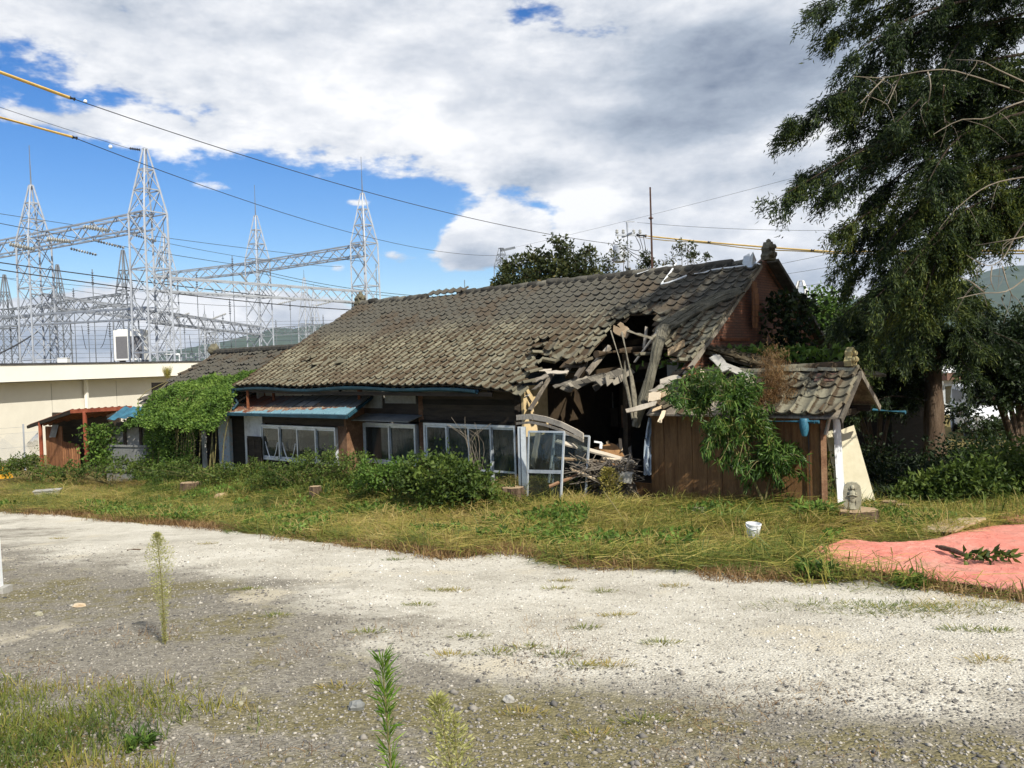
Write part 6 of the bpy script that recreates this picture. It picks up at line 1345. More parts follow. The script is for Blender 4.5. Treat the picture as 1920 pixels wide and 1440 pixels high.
    # bushes along the front wall
    for lb, bs, n, mt, L_ in [('dense dark green bush in front of the four-sash window', [(830, 895, 14.6, .62, .40), (780, 905, 14.9, .45, .30), (880, 905, 14.2, .45, .32), (905, 925, 14.0, .30, .2), (845, 915, 14.2, .6, .3)], 5200, 'leaf_bush', .085),
                              ('feathery bush in front of the blue-roofed bay', [(560, 885, 18.2, .9, .28), (640, 880, 17.5, .6, .30), (600, 868, 18.2, .4, .25), (680, 885, 17.0, .5, .26), (500, 893, 18.8, .6, .2)], 4000, 'leaf_bush', .06),
                              ('low green bush under the two-pane window', [(735, 893, 15.8, .55, .25), (700, 905, 16, .5, .22)], 2400, 'leaf_green', .07),
                              ('low bush before the small doors', [(430, 885, 20.5, .6, .24), (380, 890, 21.5, .6, .24), (330, 885, 22, .7, .25), (280, 888, 22.6, .6, .25)], 2600, 'leaf_bush', .07),
                              ('weedy growth round the shed posts', [(210, 880, 24, .8, .25), (150, 885, 24.5, .7, .2), (60, 875, 26, .8, .28), (20, 880, 26, .8, .22), (100, 890, 25, .7, .2)], 3600, 'leaf_bush', .08)]:
        bb = [bl(x, y, Z, r_, r_*.7, h) for x, y, Z, r_, h in bs]; g = bb[0][0].copy(); g[2] = float(ground(g[0], g[1])); bb = bb + [(c+V(rng.normal(0, .5)*q[0], rng.normal(0, .5)*q[1], q[2]*rng.uniform(.2, 1.0)), (q[0]*rng.uniform(.25, .5), q[1]*.4, q[2]*rng.uniform(.4, .8))) for c, q in bb for _ in range(3)]; blobtree('bush', lb, g, bb, n, L_, L_*.62, mt, 'stem', .010, 'bush', None, 14, .7)
    m_ = MB(); b0 = at(895, 870, 14.9)
    for k in range(12): m_.tube(spline([at(893+rng.normal(0, 8), 895, 14.6), at(890+rng.normal(0, 12), 830, 14.6), at(882+rng.normal(0, 24), 790+rng.uniform(-10, 30), 14.6)], 9), [.003]*9, 4)
    m_.top('dead_weed', MT['twig'], 'dry brown weed stalks against the four-sash window', 'weed')
build_trees()

def build_peach():
    Zb = 13.15; base = at(1432, 966, Zb); base[2] = float(ground(base[0], base[1])); r = thing('peach_sapling', 'young leafy peach tree growing against the brown annex wall', 'tree', base); br = MB(); tw = []
    tips = [(1268, 712), (1290, 745), (1300, 700), (1262, 742), (1330, 700), (1350, 692), (1385, 705), (1375, 740), (1340, 740), (1310, 770), (1330, 800), (1360, 770), (1400, 730), (1418, 735), (1400, 765), (1430, 770), (1345, 830), (1380, 800), (1320, 835), (1335, 862), (1365, 850), (1395, 830), (1420, 800), (1440, 820), (1455, 830), (1480, 830), (1495, 840), (1470, 860), (1440, 860), (1505, 878), (1460, 905), (1410, 880), (1385, 880), (1375, 860), (1425, 840), (1450, 790), (1300, 725), (1280, 768), (1322, 735), (1360, 722), (1412, 712), (1350, 800), (1390, 905), (1475, 880)]
    f1, f2 = at(1408, 890, Zb-.05), at(1442, 900, Zb-.1); hubs = [at(1360, 800, Zb-.1), at(1400, 800, Zb-.3), at(1450, 860, Zb-.25), at(1320, 760, Zb+.05), at(1380, 760, Zb-.15)]
    br.tube(spline([base, at(1428, 935, Zb), f1], 8), list(np.linspace(.028, .02, 8)), 7); br.tube(spline([base, f2], 5), .016, 6)
    for h in hubs: br.tube(spline([f1 if h[0] < f1[0]+.3 else f2, (f1+h)/2+rv(1, .05)[0], h], 8), list(np.linspace(.02, .011, 8)), 6)
    P = []; D = []
    for px, py in tips:
        for rep in range(4):
            e = at(px+rng.normal(0, 10), py+rng.normal(0, 8), Zb-.15+rng.normal(0, .28)); h = min(hubs, key=lambda q: np.linalg.norm(q-e)); c = spline([h, (h+e)/2+rv(1, .05)[0]+EZ*.05, e], 9); br.tube(c, list(np.linspace(.008, .003, 9)), 4)
            k = int(rng.uniform(34, 58)); u = 1-rng.random(k)**1.5*.8; q = c[np.clip((u*8).astype(int), 0, 8)] + rv(k, .035); P.append(q); D.append(rv(k, .55) + unit(e-h)*.45 + np.array([0, 0, -.75]))
    br.build('branches', MT['stem'], r, smooth=True); P = np.concatenate(P); n = len(P); leaves('foliage', 'leaf_peach', r, P, np.concatenate(D), rng.uniform(.09, .165, n), rng.uniform(.02, .032, n))
build_peach()

# ------------------------------------------------------------------ grass and weeds on the ground
TARP_TOP = [(1517, 1042), (1560, 1026), (1592, 1017), (1650, 1022), (1720, 1020), (1768, 1012), (1800, 1002), (1860, 991), (1940, 986), (2200, 980)]
TARP_BOT = [(1520, 1046), (1540, 1060), (1590, 1070), (1650, 1078), (1700, 1086), (1750, 1093), (1800, 1101), (1860, 1109), (1940, 1121), (2200, 1150)]
TARP_T = np.array(gpl(TARP_TOP)); TARP_B = np.array(gpl(TARP_BOT))
def off_tarp(x, y): return ~((x > TARP_B[0, 0]-.05) & (y > np.interp(x, TARP_B[:, 0], TARP_B[:, 1])-.12) & (y < np.interp(x, TARP_T[:, 0], TARP_T[:, 1])+.02))
def build_grass():
    # cut grass lying on the bank between the track and the house
    def field(n, xr, yr, extra=None):
        x = rng.uniform(*xr, n); y = rng.uniform(*yr, n); e = edge_y(x); wl = 14.81 + (x-2.49)*-.845      # front wall line of the house
        ok = (y > e + (vn(x, y, .6)-.5)*.7) & ((y < wl - .1) | (x > 4.8) | (x < -8)) & (np.abs(x) < y*.72+3.5)
        tp = (x > TARP_B[0, 0]+.1) & (y > np.interp(x, TARP_B[:, 0], TARP_B[:, 1])-.16) & (y < np.interp(x, TARP_T[:, 0], TARP_T[:, 1])-.06)      # under the tarpaulin
        ok &= ~tp
        return x[ok], y[ok]
    n0 = 235000; x, y = field(n0, (-16, 13), (6.2, 27)); dens = np.clip(1.25 - (y-9)/22, .25, 1); k = rng.random(len(x)) < dens; x, y = x[k], y[k]; n = len(x)
    flow = vn(x, y, 1.4)*6.3; a = flow + rng.normal(0, .8, n); lift = np.abs(rng.normal(.06, .24, n)) + .1*(vn(x+5, y, .9) > .55)
    D = np.stack([np.cos(a), np.sin(a)*.6, lift], 1); tone = np.clip(.50 + 1.25*(vn(x+40, y+3, 1.1)-.42) + .5*(vn(x+3, y+30, .35)-.5) + rng.normal(0, .2, n), 0, 1)
    g = blades('cut_grass', 'grass_mixed', None, onground(x, y, .0)+np.c_[np.zeros(n), np.zeros(n), rng.random(n)*.26*vn(x, y, .55)**1.5], D, rng.uniform(.12, .45, n), rng.uniform(.006, .013, n), .35, tone); setp(g, 'mown grass and straw lying over the bank in front of the house', 'grass', None, 'stuff')
    x, y = field(48000, (-14, 8), (6.2, 22)); n = len(x); a = rng.normal(.15, .7, n)
    g = blades('straw', 'grass_dry', None, onground(x, y, .04)+np.c_[np.zeros(n), np.zeros(n), rng.random(n)*.12], np.stack([np.cos(a), np.sin(a)*.5, rng.normal(.03, .12, n)], 1), rng.uniform(.25, .7, n), rng.uniform(.004, .008, n), .3, rng.uniform(.15, 1, n)); setp(g, 'long pale straw stalks strewn over the bank', 'straw', None, 'stuff')
    # standing green tufts, thicker at the wall and along the track edge
    x, y = field(68000, (-15, 13), (6.2, 25)); wl = 14.81 + (x-2.49)*-.845; near = np.clip(1-(wl-y)/2.2, 0, 1); pr = .10 + .75*near*(x < 1.6) + .6*(vn(x+11, y-4, 1.1) > .63); k = rng.random(len(x)) < pr; x, y, near = x[k], y[k], near[k]; n = len(x)
    g = blades('tall_grass', 'grass_green', None, onground(x, y), rv(n, .38)+[0, 0, 1], rng.uniform(.08, .24, n)*(1+1.9*near), rng.uniform(.007, .014, n), .5); setp(g, 'green grass standing in tufts up to the house wall', 'grass', None, 'stuff')
    # broad-leaved ground weeds in patches
    x, y = field(110000, (-13, 6), (9, 20)); k = vn(x-7, y+21, .8) > .60; x, y = x[k], y[k]; n = len(x)
    g = leaves('ground_weeds', 'leaf_green', None, onground(x, y, .02)+np.c_[np.zeros(n), np.zeros(n), rng.random(n)*.14], rv(n, .5)+[0, -.2, .5], rng.uniform(.04, .10, n), rng.uniform(.03, .06, n)); setp(g, 'low broad-leaved weeds in patches on the bank', 'weeds', None, 'stuff')
    # tussocks: uneven mounds of weeds and straw, each with its own tone
    P = []; D = []; L_ = []; T = []; k = 0
    mx, my = field(1450, (-13, 12), (6.4, 22))
    for x0, y0 in zip(mx, my):
        R_ = rng.uniform(.15, .5); hh = rng.uniform(.08, .26); m = int(260*R_*(1.2-min(.9, (y0-9)/18))); a = rng.uniform(0, 6.28, m); rr = np.sqrt(rng.random(m)); lean = rng.uniform(0, 6.28)
        x = x0+R_*1.4*rr*np.cos(a); y = y0+R_*.8*rr*np.sin(a); up = rng.random() < .4; z = ground(x, y) + hh*(1-rr**2)*rng.random(m); P.append(np.stack([x, y, z], 1)); D.append(np.stack([np.cos(a)*rr+.7*math.cos(lean), np.sin(a)*rr+.5*math.sin(lean), .08+rng.random(m)*(1.6 if up else .5)], 1)+rv(m, .3)); L_.append(rng.uniform(.10, .34, m)); T.append(np.clip(rng.normal(rng.choice([.06, .2, .5, .7, .8]), .14, m), 0, 1))
    P = np.concatenate(P); k = off_tarp(P[:, 0], P[:, 1]); g = blades('tussocks', 'grass_mixed', None, P[k], np.concatenate(D)[k], np.concatenate(L_)[k], .009, .55, np.concatenate(T)[k]); setp(g, 'uneven tussocks of weeds and straw over the bank', 'grass', None, 'stuff')
    # tangle of mid-green weeds and creepers banked against the front wall
    n = 60000; t = rng.uniform(2.2, 16, n); s = rng.uniform(3.5, 6.4, n); p = O0[None] + AX[None]*t[:, None] + BX[None]*s[:, None]; hgt = np.clip(1.25*(vn(p[:, 0]+4, p[:, 1]+9, .9)*.65 + vn(p[:, 0], p[:, 1], .35)*.35) - .28, 0, 1)*np.clip((6.4-s)/1.6, 0, 1)*(.40 + .28*np.clip((t-4)/4, 0, 1)); k = (hgt > .04) & ((t > 4.2) | (s > 4.6)); t, s, p, hgt = t[k], s[k], p[k], hgt[k]; n = len(t)
    P = onground(p[:, 0], p[:, 1]); P[:, 2] += hgt*rng.random(n)**.6; g = leaves('weed_tangle', 'leaf_bush', None, P, rv(n, .6)+[0, -.3, .4], rng.uniform(.035, .085, n), rng.uniform(.018, .05, n), np.clip(.5+1.1*(vn(p[:, 0]-4, p[:, 1], .6)-.45)+rng.normal(0, .2, n), 0, 1)); setp(g, 'tangle of green weeds and creepers along the house front', 'weeds', None, 'stuff')
    n = 9000; i = rng.integers(0, len(P), n); g = blades('weed_stalks', 'grass_mixed', None, P[i]-[0, 0, .1], rv(n, .35)+[0, 0, .9], rng.uniform(.15, .42, n), .006, .4, rng.uniform(.1, .8, n)); setp(g, 'thin stalks standing in the weeds along the house front', 'weeds', None, 'stuff')
    # withered fringe along the edge of the gravel
    n = 24000; x = rng.uniform(-12, 5.5, n); y = edge_y(x) + rng.normal(.12, .2, n) + (vn(x, x*0, .9)-.5)*.3; k = (vn(x+3, y, 1.3) > .42) & off_tarp(x, y); x, y = x[k], y[k]; n = len(x)
    g = blades('withered_fringe', 'grass_brown', None, onground(x, y), rv(n, .8)+[0, 0, .45], rng.uniform(.07, .20, n), .008, .5); setp(g, 'brown withered grass along the gravel edge', 'grass', None, 'stuff')
    # tufts in the gravel
    tufts = [(740, 1050), (820, 1108), (855, 1108), (785, 1135), (1045, 1105), (1055, 1090), (1130, 1110), (1095, 1178), (1155, 1155), (1240, 1208), (1090, 1250), (1140, 1250), (880, 1195), (930, 1225), (845, 1230), (690, 1187), (990, 1215), (1265, 1100), (1510, 1135), (1680, 1145), (1790, 1145), (1620, 1140), (1750, 1148), (1850, 1240), (1800, 1180), (1860, 1185), (645, 1290), (1200, 1355), (1050, 1230), (110, 1010), (470, 1105), (520, 1155), (390, 1020), (280, 975), (1110, 1380), (980, 1340), (1650, 1140), (1360, 1075), (1440, 1085), (1530, 1078), (1700, 1105), (1830, 1130), (1880, 1140)]
    P = []; D = []; L_ = []; T = []
    for i, (px, py) in enumerate(tufts):
        c = gp(px, py); big = 2.4 if (px > 1490 and py < 1160) else 1.0; k = int(95*big); a = rng.uniform(0, 2*math.pi, k); rr = rng.random(k)**.7*(.09 if big < 2 else .14)*big
        P.append(onground(c[0]+rr*np.cos(a)*1.6, c[1]+rr*np.sin(a)*.8)); D.append(np.stack([np.cos(a)*.8, np.sin(a)*.8, rng.uniform(.2, .9, k)], 1)); L_.append(rng.uniform(.02, .07, k)); T.append(np.clip(rng.normal([.3, .5, .75][i % 3], .2, k), 0, 1))
    g = blades('gravel_tufts', 'grass_mixed', None, np.concatenate(P), np.concatenate(D), np.concatenate(L_), .005, .4, np.concatenate(T)); setp(g, 'small grass tufts growing through the gravel', 'grass', None, 'stuff')
    # near left corner
    n = 34000; x = rng.uniform(-3.9, -.9, n); y = rng.uniform(2.6, 5.4, n); m_ = 1.15 - np.hypot((x+2.55)/1.1, (y-3.45)/1.05) + (vn(x, y, .3)-.5)*1.0; k = rng.random(n) < m_*1.5; x, y = x[k], y[k]; n = len(x); tn = np.clip(.15 + .9*(vn(x+9, y+2, .45)-.2)+rng.normal(0, .15, n), 0, 1)
    g = blades('corner_grass', 'grass_mixed', None, onground(x, y), rv(n, .55)+[0, 0, .75], rng.uniform(.04, .15, n), rng.uniform(.003, .006, n), .5, tn); setp(g, 'green and straw coloured grass in the near left corner', 'grass', None, 'stuff')
    n = 9000; x = rng.uniform(-3.4, 1.6, n); y = rng.uniform(2.9, 6.2, n); k = (vn(x+2, y+8, .55) > .60); x, y = x[k], y[k]; n = len(x)
    g = blades('corner_straw', 'grass_brown', None, onground(x, y, .004), rv(n, .9)+[0, 0, .25], rng.uniform(.02, .09, n), .003, .4); setp(g, 'brown dead grass scattered over the near gravel', 'grass', None, 'stuff')
    # gravel
    n = 60000; u = rng.random(n); y = 2.6 + 9.5*u**1.6; x = rng.uniform(-1, 1, n)*(y*.66+.3); k = (y < edge_y(x)+.1); x, y = x[k], y[k]; n = len(x); wh = y > low_y(x) + rng.normal(.2, .3, n); s_ = rng.lognormal(-5.35, .45, n)*np.where(wh, .85, 1.05)*(1+.05*y)
    ico = np.array([(1, 0, 0), (-1, 0, 0), (0, 1, 0), (0, -1, 0), (0, 0, 1), (0, 0, -1)], float); tri = np.array([(0, 2, 4), (2, 1, 4), (1, 3, 4), (3, 0, 4), (2, 0, 5), (1, 2, 5), (3, 1, 5), (0, 3, 5)])
    q = ico[None]*rng.uniform(.6, 1.3, (n, 6, 1))*s_[:, None, None]*np.array([1.2, 1.0, .6]); a = rng.uniform(0, 6.28, n); ca, sa = np.cos(a)[:, None], np.sin(a)[:, None]; q = np.stack([q[..., 0]*ca-q[..., 1]*sa, q[..., 0]*sa+q[..., 1]*ca, q[..., 2]+rng.normal(0, .12, (n, 6))*s_[:, None]], -1)
    P = (q + onground(x, y, 0)[:, None] + np.array([0, 0, 1])*(s_*.15)[:, None, None]).reshape(-1, 3); T = (tri[None]+np.arange(n)[:, None, None]*6).reshape(-1, 3); tn = np.clip(np.where(wh, rng.normal(.66, .18, n), np.minimum(rng.normal(.38, .15, n), .68)), 0, 1)
    mt, b_, out = newmat('loose gravel'); at_ = node('ShaderNodeAttribute', attribute_name='tone'); lk(ramp(X(at_.outputs['Fac']), [(0, (.045, .045, .048)), (.3, (.15, .14, .125)), (.55, (.31, .285, .245)), (.8, (.52, .49, .43)), (1, (.74, .72, .67))]), b_.inputs['Base Color']); b_.inputs['Roughness'].default_value = .9
    g = trimesh('loose_gravel', P, T, mt, None, np.repeat(tn, 6)); setp(g, 'loose gravel stones over the yard', 'gravel', None, 'stuff')
build_grass()

# ------------------------------------------------------------------ things in the yard
def build_yard():
    # faded red tarpaulin spread on the ground
    mt, b_, out = newmat('faded red tarpaulin'); p = pos(); n = xnoise(p, 1.6, 6, .6); n2 = xnoise(p, 7, 6, .65); n3 = xnoise(p, 90, 2)
    c = ramp(X.op('MULTIPLY', n*.8+n2*.3, 1, clamp=True), [(.25, (.62, .155, .105)), (.5, (.70, .245, .185)), (.8, (.77, .38, .305))]); c = mixc(sstep(n2+(n-.5)*1.2, .58, .78)*.5, c, (.30, .17, .10)); c = mixc(sstep(xnoise(pos((1, 3, 1)), 3.5, 5, .7), .62, .70)*.5, c, (.20, .15, .08)); lk(c, b_.inputs['Base Color']); b_.inputs['Roughness'].default_value = .55; wv = xnoise(pos((1, 1.8, 1), (0, 0, .5)), 5, 3, .5, 1.2); wv2 = xnoise(pos((1.6, 1, 1), (0, 0, -.4)), 9, 3, .5, 1.5); rd = lambda q: 1.0 - sstep(X.op('ABSOLUTE', q-.5), 0.0, .05); bumpn(b_, n2*.4+n3*.1+rd(wv)*.9+rd(wv2)*.5, .006)
    def tarp(top, bot, nu, nv, label, wr=.011):
        T_ = spline(gpl(top), nu); B_ = spline(gpl(bot), nu); P = []
        for i in range(nu):
            for j in range(nv):
                v = j/(nv-1); q = T_[i]*(1-v)+B_[i]*v; e = min(v, 1-v, .12)/.12*min(1, i/4)
                jx = .05*(vn(q[0]*3, q[1], .3)-.5) if j in (0, nv-1) else 0; q = q + V(jx, jx, 0)
                w = wr*(1.5*(1-abs(2*vn(q[0]+.5*q[1]+3, q[1]*2.2, .45)-1))**5 + vn(q[0], q[1]*2, .9)*1.1 + 1.1*(1-abs(2*vn(q[0]*1.3+9, q[1]-q[0], .25)-1))**6 + .9*(1-abs(2*vn(q[0]*.5+q[1]*1.5, q[1]*.3+5, .3)-1))**6); P.append(V(q[0], q[1], float(ground(q[0], q[1])) + .022 + w*e))
        I = np.arange(nu*nv).reshape(nu, nv); T = np.stack([I[:-1, :-1], I[1:, :-1], I[1:, 1:], I[:-1, 1:]], -1).reshape(-1, 4); P = np.array(P)
        o = trimesh('tarpaulin', P, T, mt, origin=P.mean(0), smooth=True); md = o.modifiers.new('t', 'SOLIDIFY'); md.thickness = .012; setp(o, label, 'tarpaulin'); return o
    tarp(TARP_TOP, TARP_BOT, 150, 60, 'large faded red tarpaulin spread on the ground at right')
    tarp([(1868, 976), (1885, 968), (1915, 966), (2050, 962)], [(1868, 978), (1890, 982), (1920, 984), (2050, 985)], 24, 8, 'smaller piece of red tarpaulin behind the large one', .03)
    # stick with leaves lying on it
    m_ = MB(); a, b2, c = gp(1757, 1043), gp(1790, 1052), gp(1828, 1066); r = thing('fallen_branch', 'dark stick with a few green leaves lying on the tarpaulin', 'branch', b2); m_.tube(spline([a+EZ*.10, b2+EZ*.10, c+EZ*.085], 9), [.02, .022, .026, .024, .026, .022, .02, .016, .012], 7, jit=.3); m_.build('stick', MT['bark'], r)
    n = 90; q = gp(1850, 1064); P = q + np.stack([rng.normal(0, .13, n), rng.normal(0, .05, n), .09+rng.random(n)*.05], 1); leaves('foliage', 'leaf_bush', r, P, rv(n, .5)+[.3, -.2, .1], rng.uniform(.05, .11, n), rng.uniform(.03, .05, n))
    # weathered board at the back of the tarpaulin
    m_ = MB(); m_.plank(gp(1760, 1004)+EZ*.06, gp(1812, 990)+EZ*.12, .34, .03, seg=5); m_.top('flat_board', MT['pale_wood'], 'weathered grey board lying at the back edge of the tarpaulin', 'board')
    # bucket
    c = gp(1412, 1019) + EZ*.07; m_ = MB(); R_ = .088; prof = [(R_*.78, 0), (R_*.82, .005), (R_*.98, .155), (R_*1.06, .158), (R_*1.06, .175), (R_, .176), (R_*.80, .012), (0.001, .01)]
    r = thing('plastic_bucket', 'small dirty white plastic bucket standing in the cut grass', 'bucket', c); m_.lathe(c, prof, 20, V(.06, -.05, 1), cap=False); m_.build('pail', M('dirty white plastic', [(.1, (.30, .28, .25)), (.35, (.66, .68, .69)), (.9, (.8, .81, .82))], 14, .45, .001, 40), r, smooth=True)
    m_ = MB(); m_.tube([c+V(R_*math.cos(t), -.02-R_*.9*math.sin(t), .165-.05*math.sin(t)) for t in np.linspace(0, math.pi, 10)], .004, 5); m_.build('handle', MT['white_plastic'], r)
    # pipe, cream boards
    a, b2 = at(1568, 779, 13.9), at(1579, 960, 13.75); m_ = MB(); m_.tube([b2, b2+(a-b2)*.985, a], .062, 18); m_.top('white_pipe', MT['white_plastic'], 'white plastic downpipe standing before the cream board', 'pipe', smooth=True)
    def board(c4, th, label): m_ = MB(); n = unit(np.cross(c4[1]-c4[0], c4[3]-c4[0])); n = n if n[1] > 0 else -n; m_.hexa([p for p in c4]+[p+n*th for p in c4]); m_.top('leaning_board', MT['cream_board'], label, 'board')
    board([at(1560, 812, 14.35), at(1601, 797, 14.25), at(1649, 966, 13.95), at(1598, 962, 14.1)], .05, 'large bright cream board leaning beside the pipe')
    board([at(1548, 811, 14.5), at(1561, 806, 14.5), at(1590, 940, 14.3), at(1574, 945, 14.3)], .06, 'narrow cream board leaning behind the pipe')
    # stumps
    def stump(label, px, py, w, h, name='tree_stump', tilt=0):
        c = gp(px, py); Z = proj(c)[2]; R_ = w/2*Z/FPX; hh = h*Z/FPX; r = thing(name, label, 'stump', c); m_ = MB(); n = 22; jit = [1+.10*math.sin(k*2.1)+random.uniform(-.07, .07) for k in range(n)]; vs = []
        for (q, z) in ((1.15, -.05), (1.06, hh*.3), (1.0, hh*.8), (.98, hh)):
            for k in range(n): t = 2*math.pi*k/n; vs.append(c+V(math.cos(t)*R_*q*jit[k], math.sin(t)*R_*q*jit[k]*.9, z + tilt*math.cos(t)*R_*(z > hh*.5)))
        m_.add(vs, [(i*n+k, i*n+(k+1) % n, (i+1)*n+(k+1) % n, (i+1)*n+k) for i in range(3) for k in range(n)]); m_.build('bark', MT['bark'], r)
        m_ = MB(); m_.add([v+EZ*.004 for v in vs[3*n:]], [tuple(range(n))]); m_.build('cut_face', MT['cut_wood'], r); return c, hh
    c, hh = stump('broad low stump carrying the carved stone figure', 1604, 986, 80, 30)
    stump('small sawn stump right of the cream board', 1668, 960, 28, 20); stump('darker small stump at the right of the sawn one', 1694, 964, 22, 18)
    stump('pale sawn stump below the plank heap', 1108, 935, 36, 20, tilt=.2); stump('reddish stump in the grass before the white wall', 487, 920, 20, 18); stump('broken stump in the grass left of the straw', 592, 938, 22, 26); stump('ragged brown stump near the left end of the grass', 357, 925, 36, 20); stump('ragged stump in the grass below the dark bush', 962, 938, 40, 24)
    # carved stone figure: tablet with a standing monk in relief
    s0 = at(1600, 958, proj(c)[2]); s0 = V(s0[0], s0[1]+.02, c[2]+hh+.005); r = thing('stone_statue', 'small grey stone tablet carved with a praying figure on the broad stump', 'statue', s0); f_ = unit(V(-s0[0], -s0[1], 0)); sd_ = V(-f_[1], f_[0], 0); sd_ = sd_ if sd_[0] > 0 else -sd_
    m_ = MB(); pr = [(-.10, 0), (-.115, .10), (-.12, .22), (-.105, .31), (-.06, .355), (.0, .37), (.06, .36), (.10, .32), (.115, .22), (.11, .08), (.10, 0)]; m_.prism([s0+sd_*x+EZ*z-f_*.05 for x, z in pr], f_*.08); m_.build('tablet', MT['stone'], r)
    m_ = MB(); ax = np.array([sd_, f_, EZ]); m_.ball(s0+EZ*.30+f_*.035, (.028, .026, .034), 12, 8, ax); m_.ball(s0+EZ*.17+f_*.028, (.050, .026, .10), 12, 8, ax); m_.tube([s0+EZ*.01+f_*.035, s0+EZ*.17+f_*.03], [.052, .036], 12)
    for k in (-1, 1): m_.tube([s0+sd_*.045*k+EZ*.235+f_*.032, s0+sd_*.058*k+EZ*.185+f_*.045, s0+EZ*.205+f_*.06], .013, 8); m_.ball(s0+sd_*.034*k+EZ*.285+f_*.035, (.008, .012, .018), 6, 5, ax)
    m_.build('figure', MT['stone'], r, smooth=True)
    # rocks and small stuff
    def rock(label, px, py, w, h, mat='stone', flat=.6):
        c = gp(px, py); s_ = proj(c)[2]/FPX; m_ = MB(); m_.ball(c+EZ*h*s_*.3, (w*s_/2, w*s_/2*.8, h*s_*.75), 9, 7, jit=.35); m_.top('rock', MT[mat], label, 'rock')
    rock('tan rock in the grass near the left', 416, 937, 30, 12, 'cut_wood'); rock('large mossy boulder in the shade at right', 1770, 915, 66, 26); rock('dark flat rock on the near gravel', 669, 1330, 34, 16, 'grey_sheet'); rock('pale round stone on the near gravel left', 458, 1298, 14, 10); rock('second pale stone left of the near grass', 452, 1323, 11, 8); rock('oblong pale stone on the near gravel', 366, 1300, 11, 6, 'concrete'); rock('wide pale stone right of the tall green weed', 955, 1318, 24, 12, 'concrete'); rock('flat tan stone at the left on the gravel', 148, 1138, 24, 6, 'pale_wood'); rock('rounded stone at the left on the gravel', 73, 1155, 15, 8)
    rock('stone against the foot of the annex wall', 1310, 962, 34, 12)
    m_ = MB(); c = gp(90, 931); sc = proj(c)[2]/FPX; a = unit(V(1, .35, 0)); p_ = V(-a[1], a[0], 0); w = 22*sc; m_.hexa([c+a*w*.8*i+p_*.12*j for i, j in ((-1, -1), (1, -1), (1, 1), (-1, 1))]+[c+a*w*i+p_*.16*j+EZ*.17 for i, j in ((-1, -1), (1, -1), (1, 1), (-1, 1))]); m_.obox(c+EZ*.175, a*w*1.04, p_*.175, EZ*.012); m_.top('planter_tray', MT['concrete'], 'pale rectangular planter tray half sunk in the grass at left', 'planter')
    c = gp(4, 1112); r = thing('marker_post', 'white post on a concrete foot cut by the left edge', 'post', c); m_ = MB(); m_.beam(c+V(-.03, 0, .05), c+V(-.04, 0, .55), .07, .05); m_.build('post', MT['white_plastic'], r); m_ = MB(); m_.obox(c+EZ*.03+V(-.02, 0, 0), V(.08, 0, 0), V(0, .08, 0), V(.0, 0, .035)); m_.build('foot', MT['concrete'], r)
    for lb, p_, q, mt_ in [('thin pale stick on the grass bank left', (510, 968), (565, 962), 'twig'), ('forked pale twig lying in the grass', (575, 976), (600, 955), 'twig'), ('short stick on the left gravel', (238, 1036), (264, 1035), 'bark'), ('yellow stalk leaning in the grass right of the heap', (1178, 992), (1132, 925), 'stem'), ('second yellow stalk crossing it', (1168, 910), (1148, 962), 'stem')]:
        m_ = MB(); a, b2 = gp(*p_), gp(*q)
        if lb.startswith(('yellow', 'second')): b2 = at(*q, proj(a)[2])
        m_.tube([a+EZ*.03, (a+b2)/2+EZ*.04, b2+EZ*.03], .010, 5); m_.top('stick', MT[mt_], lb, 'stick')
build_yard()

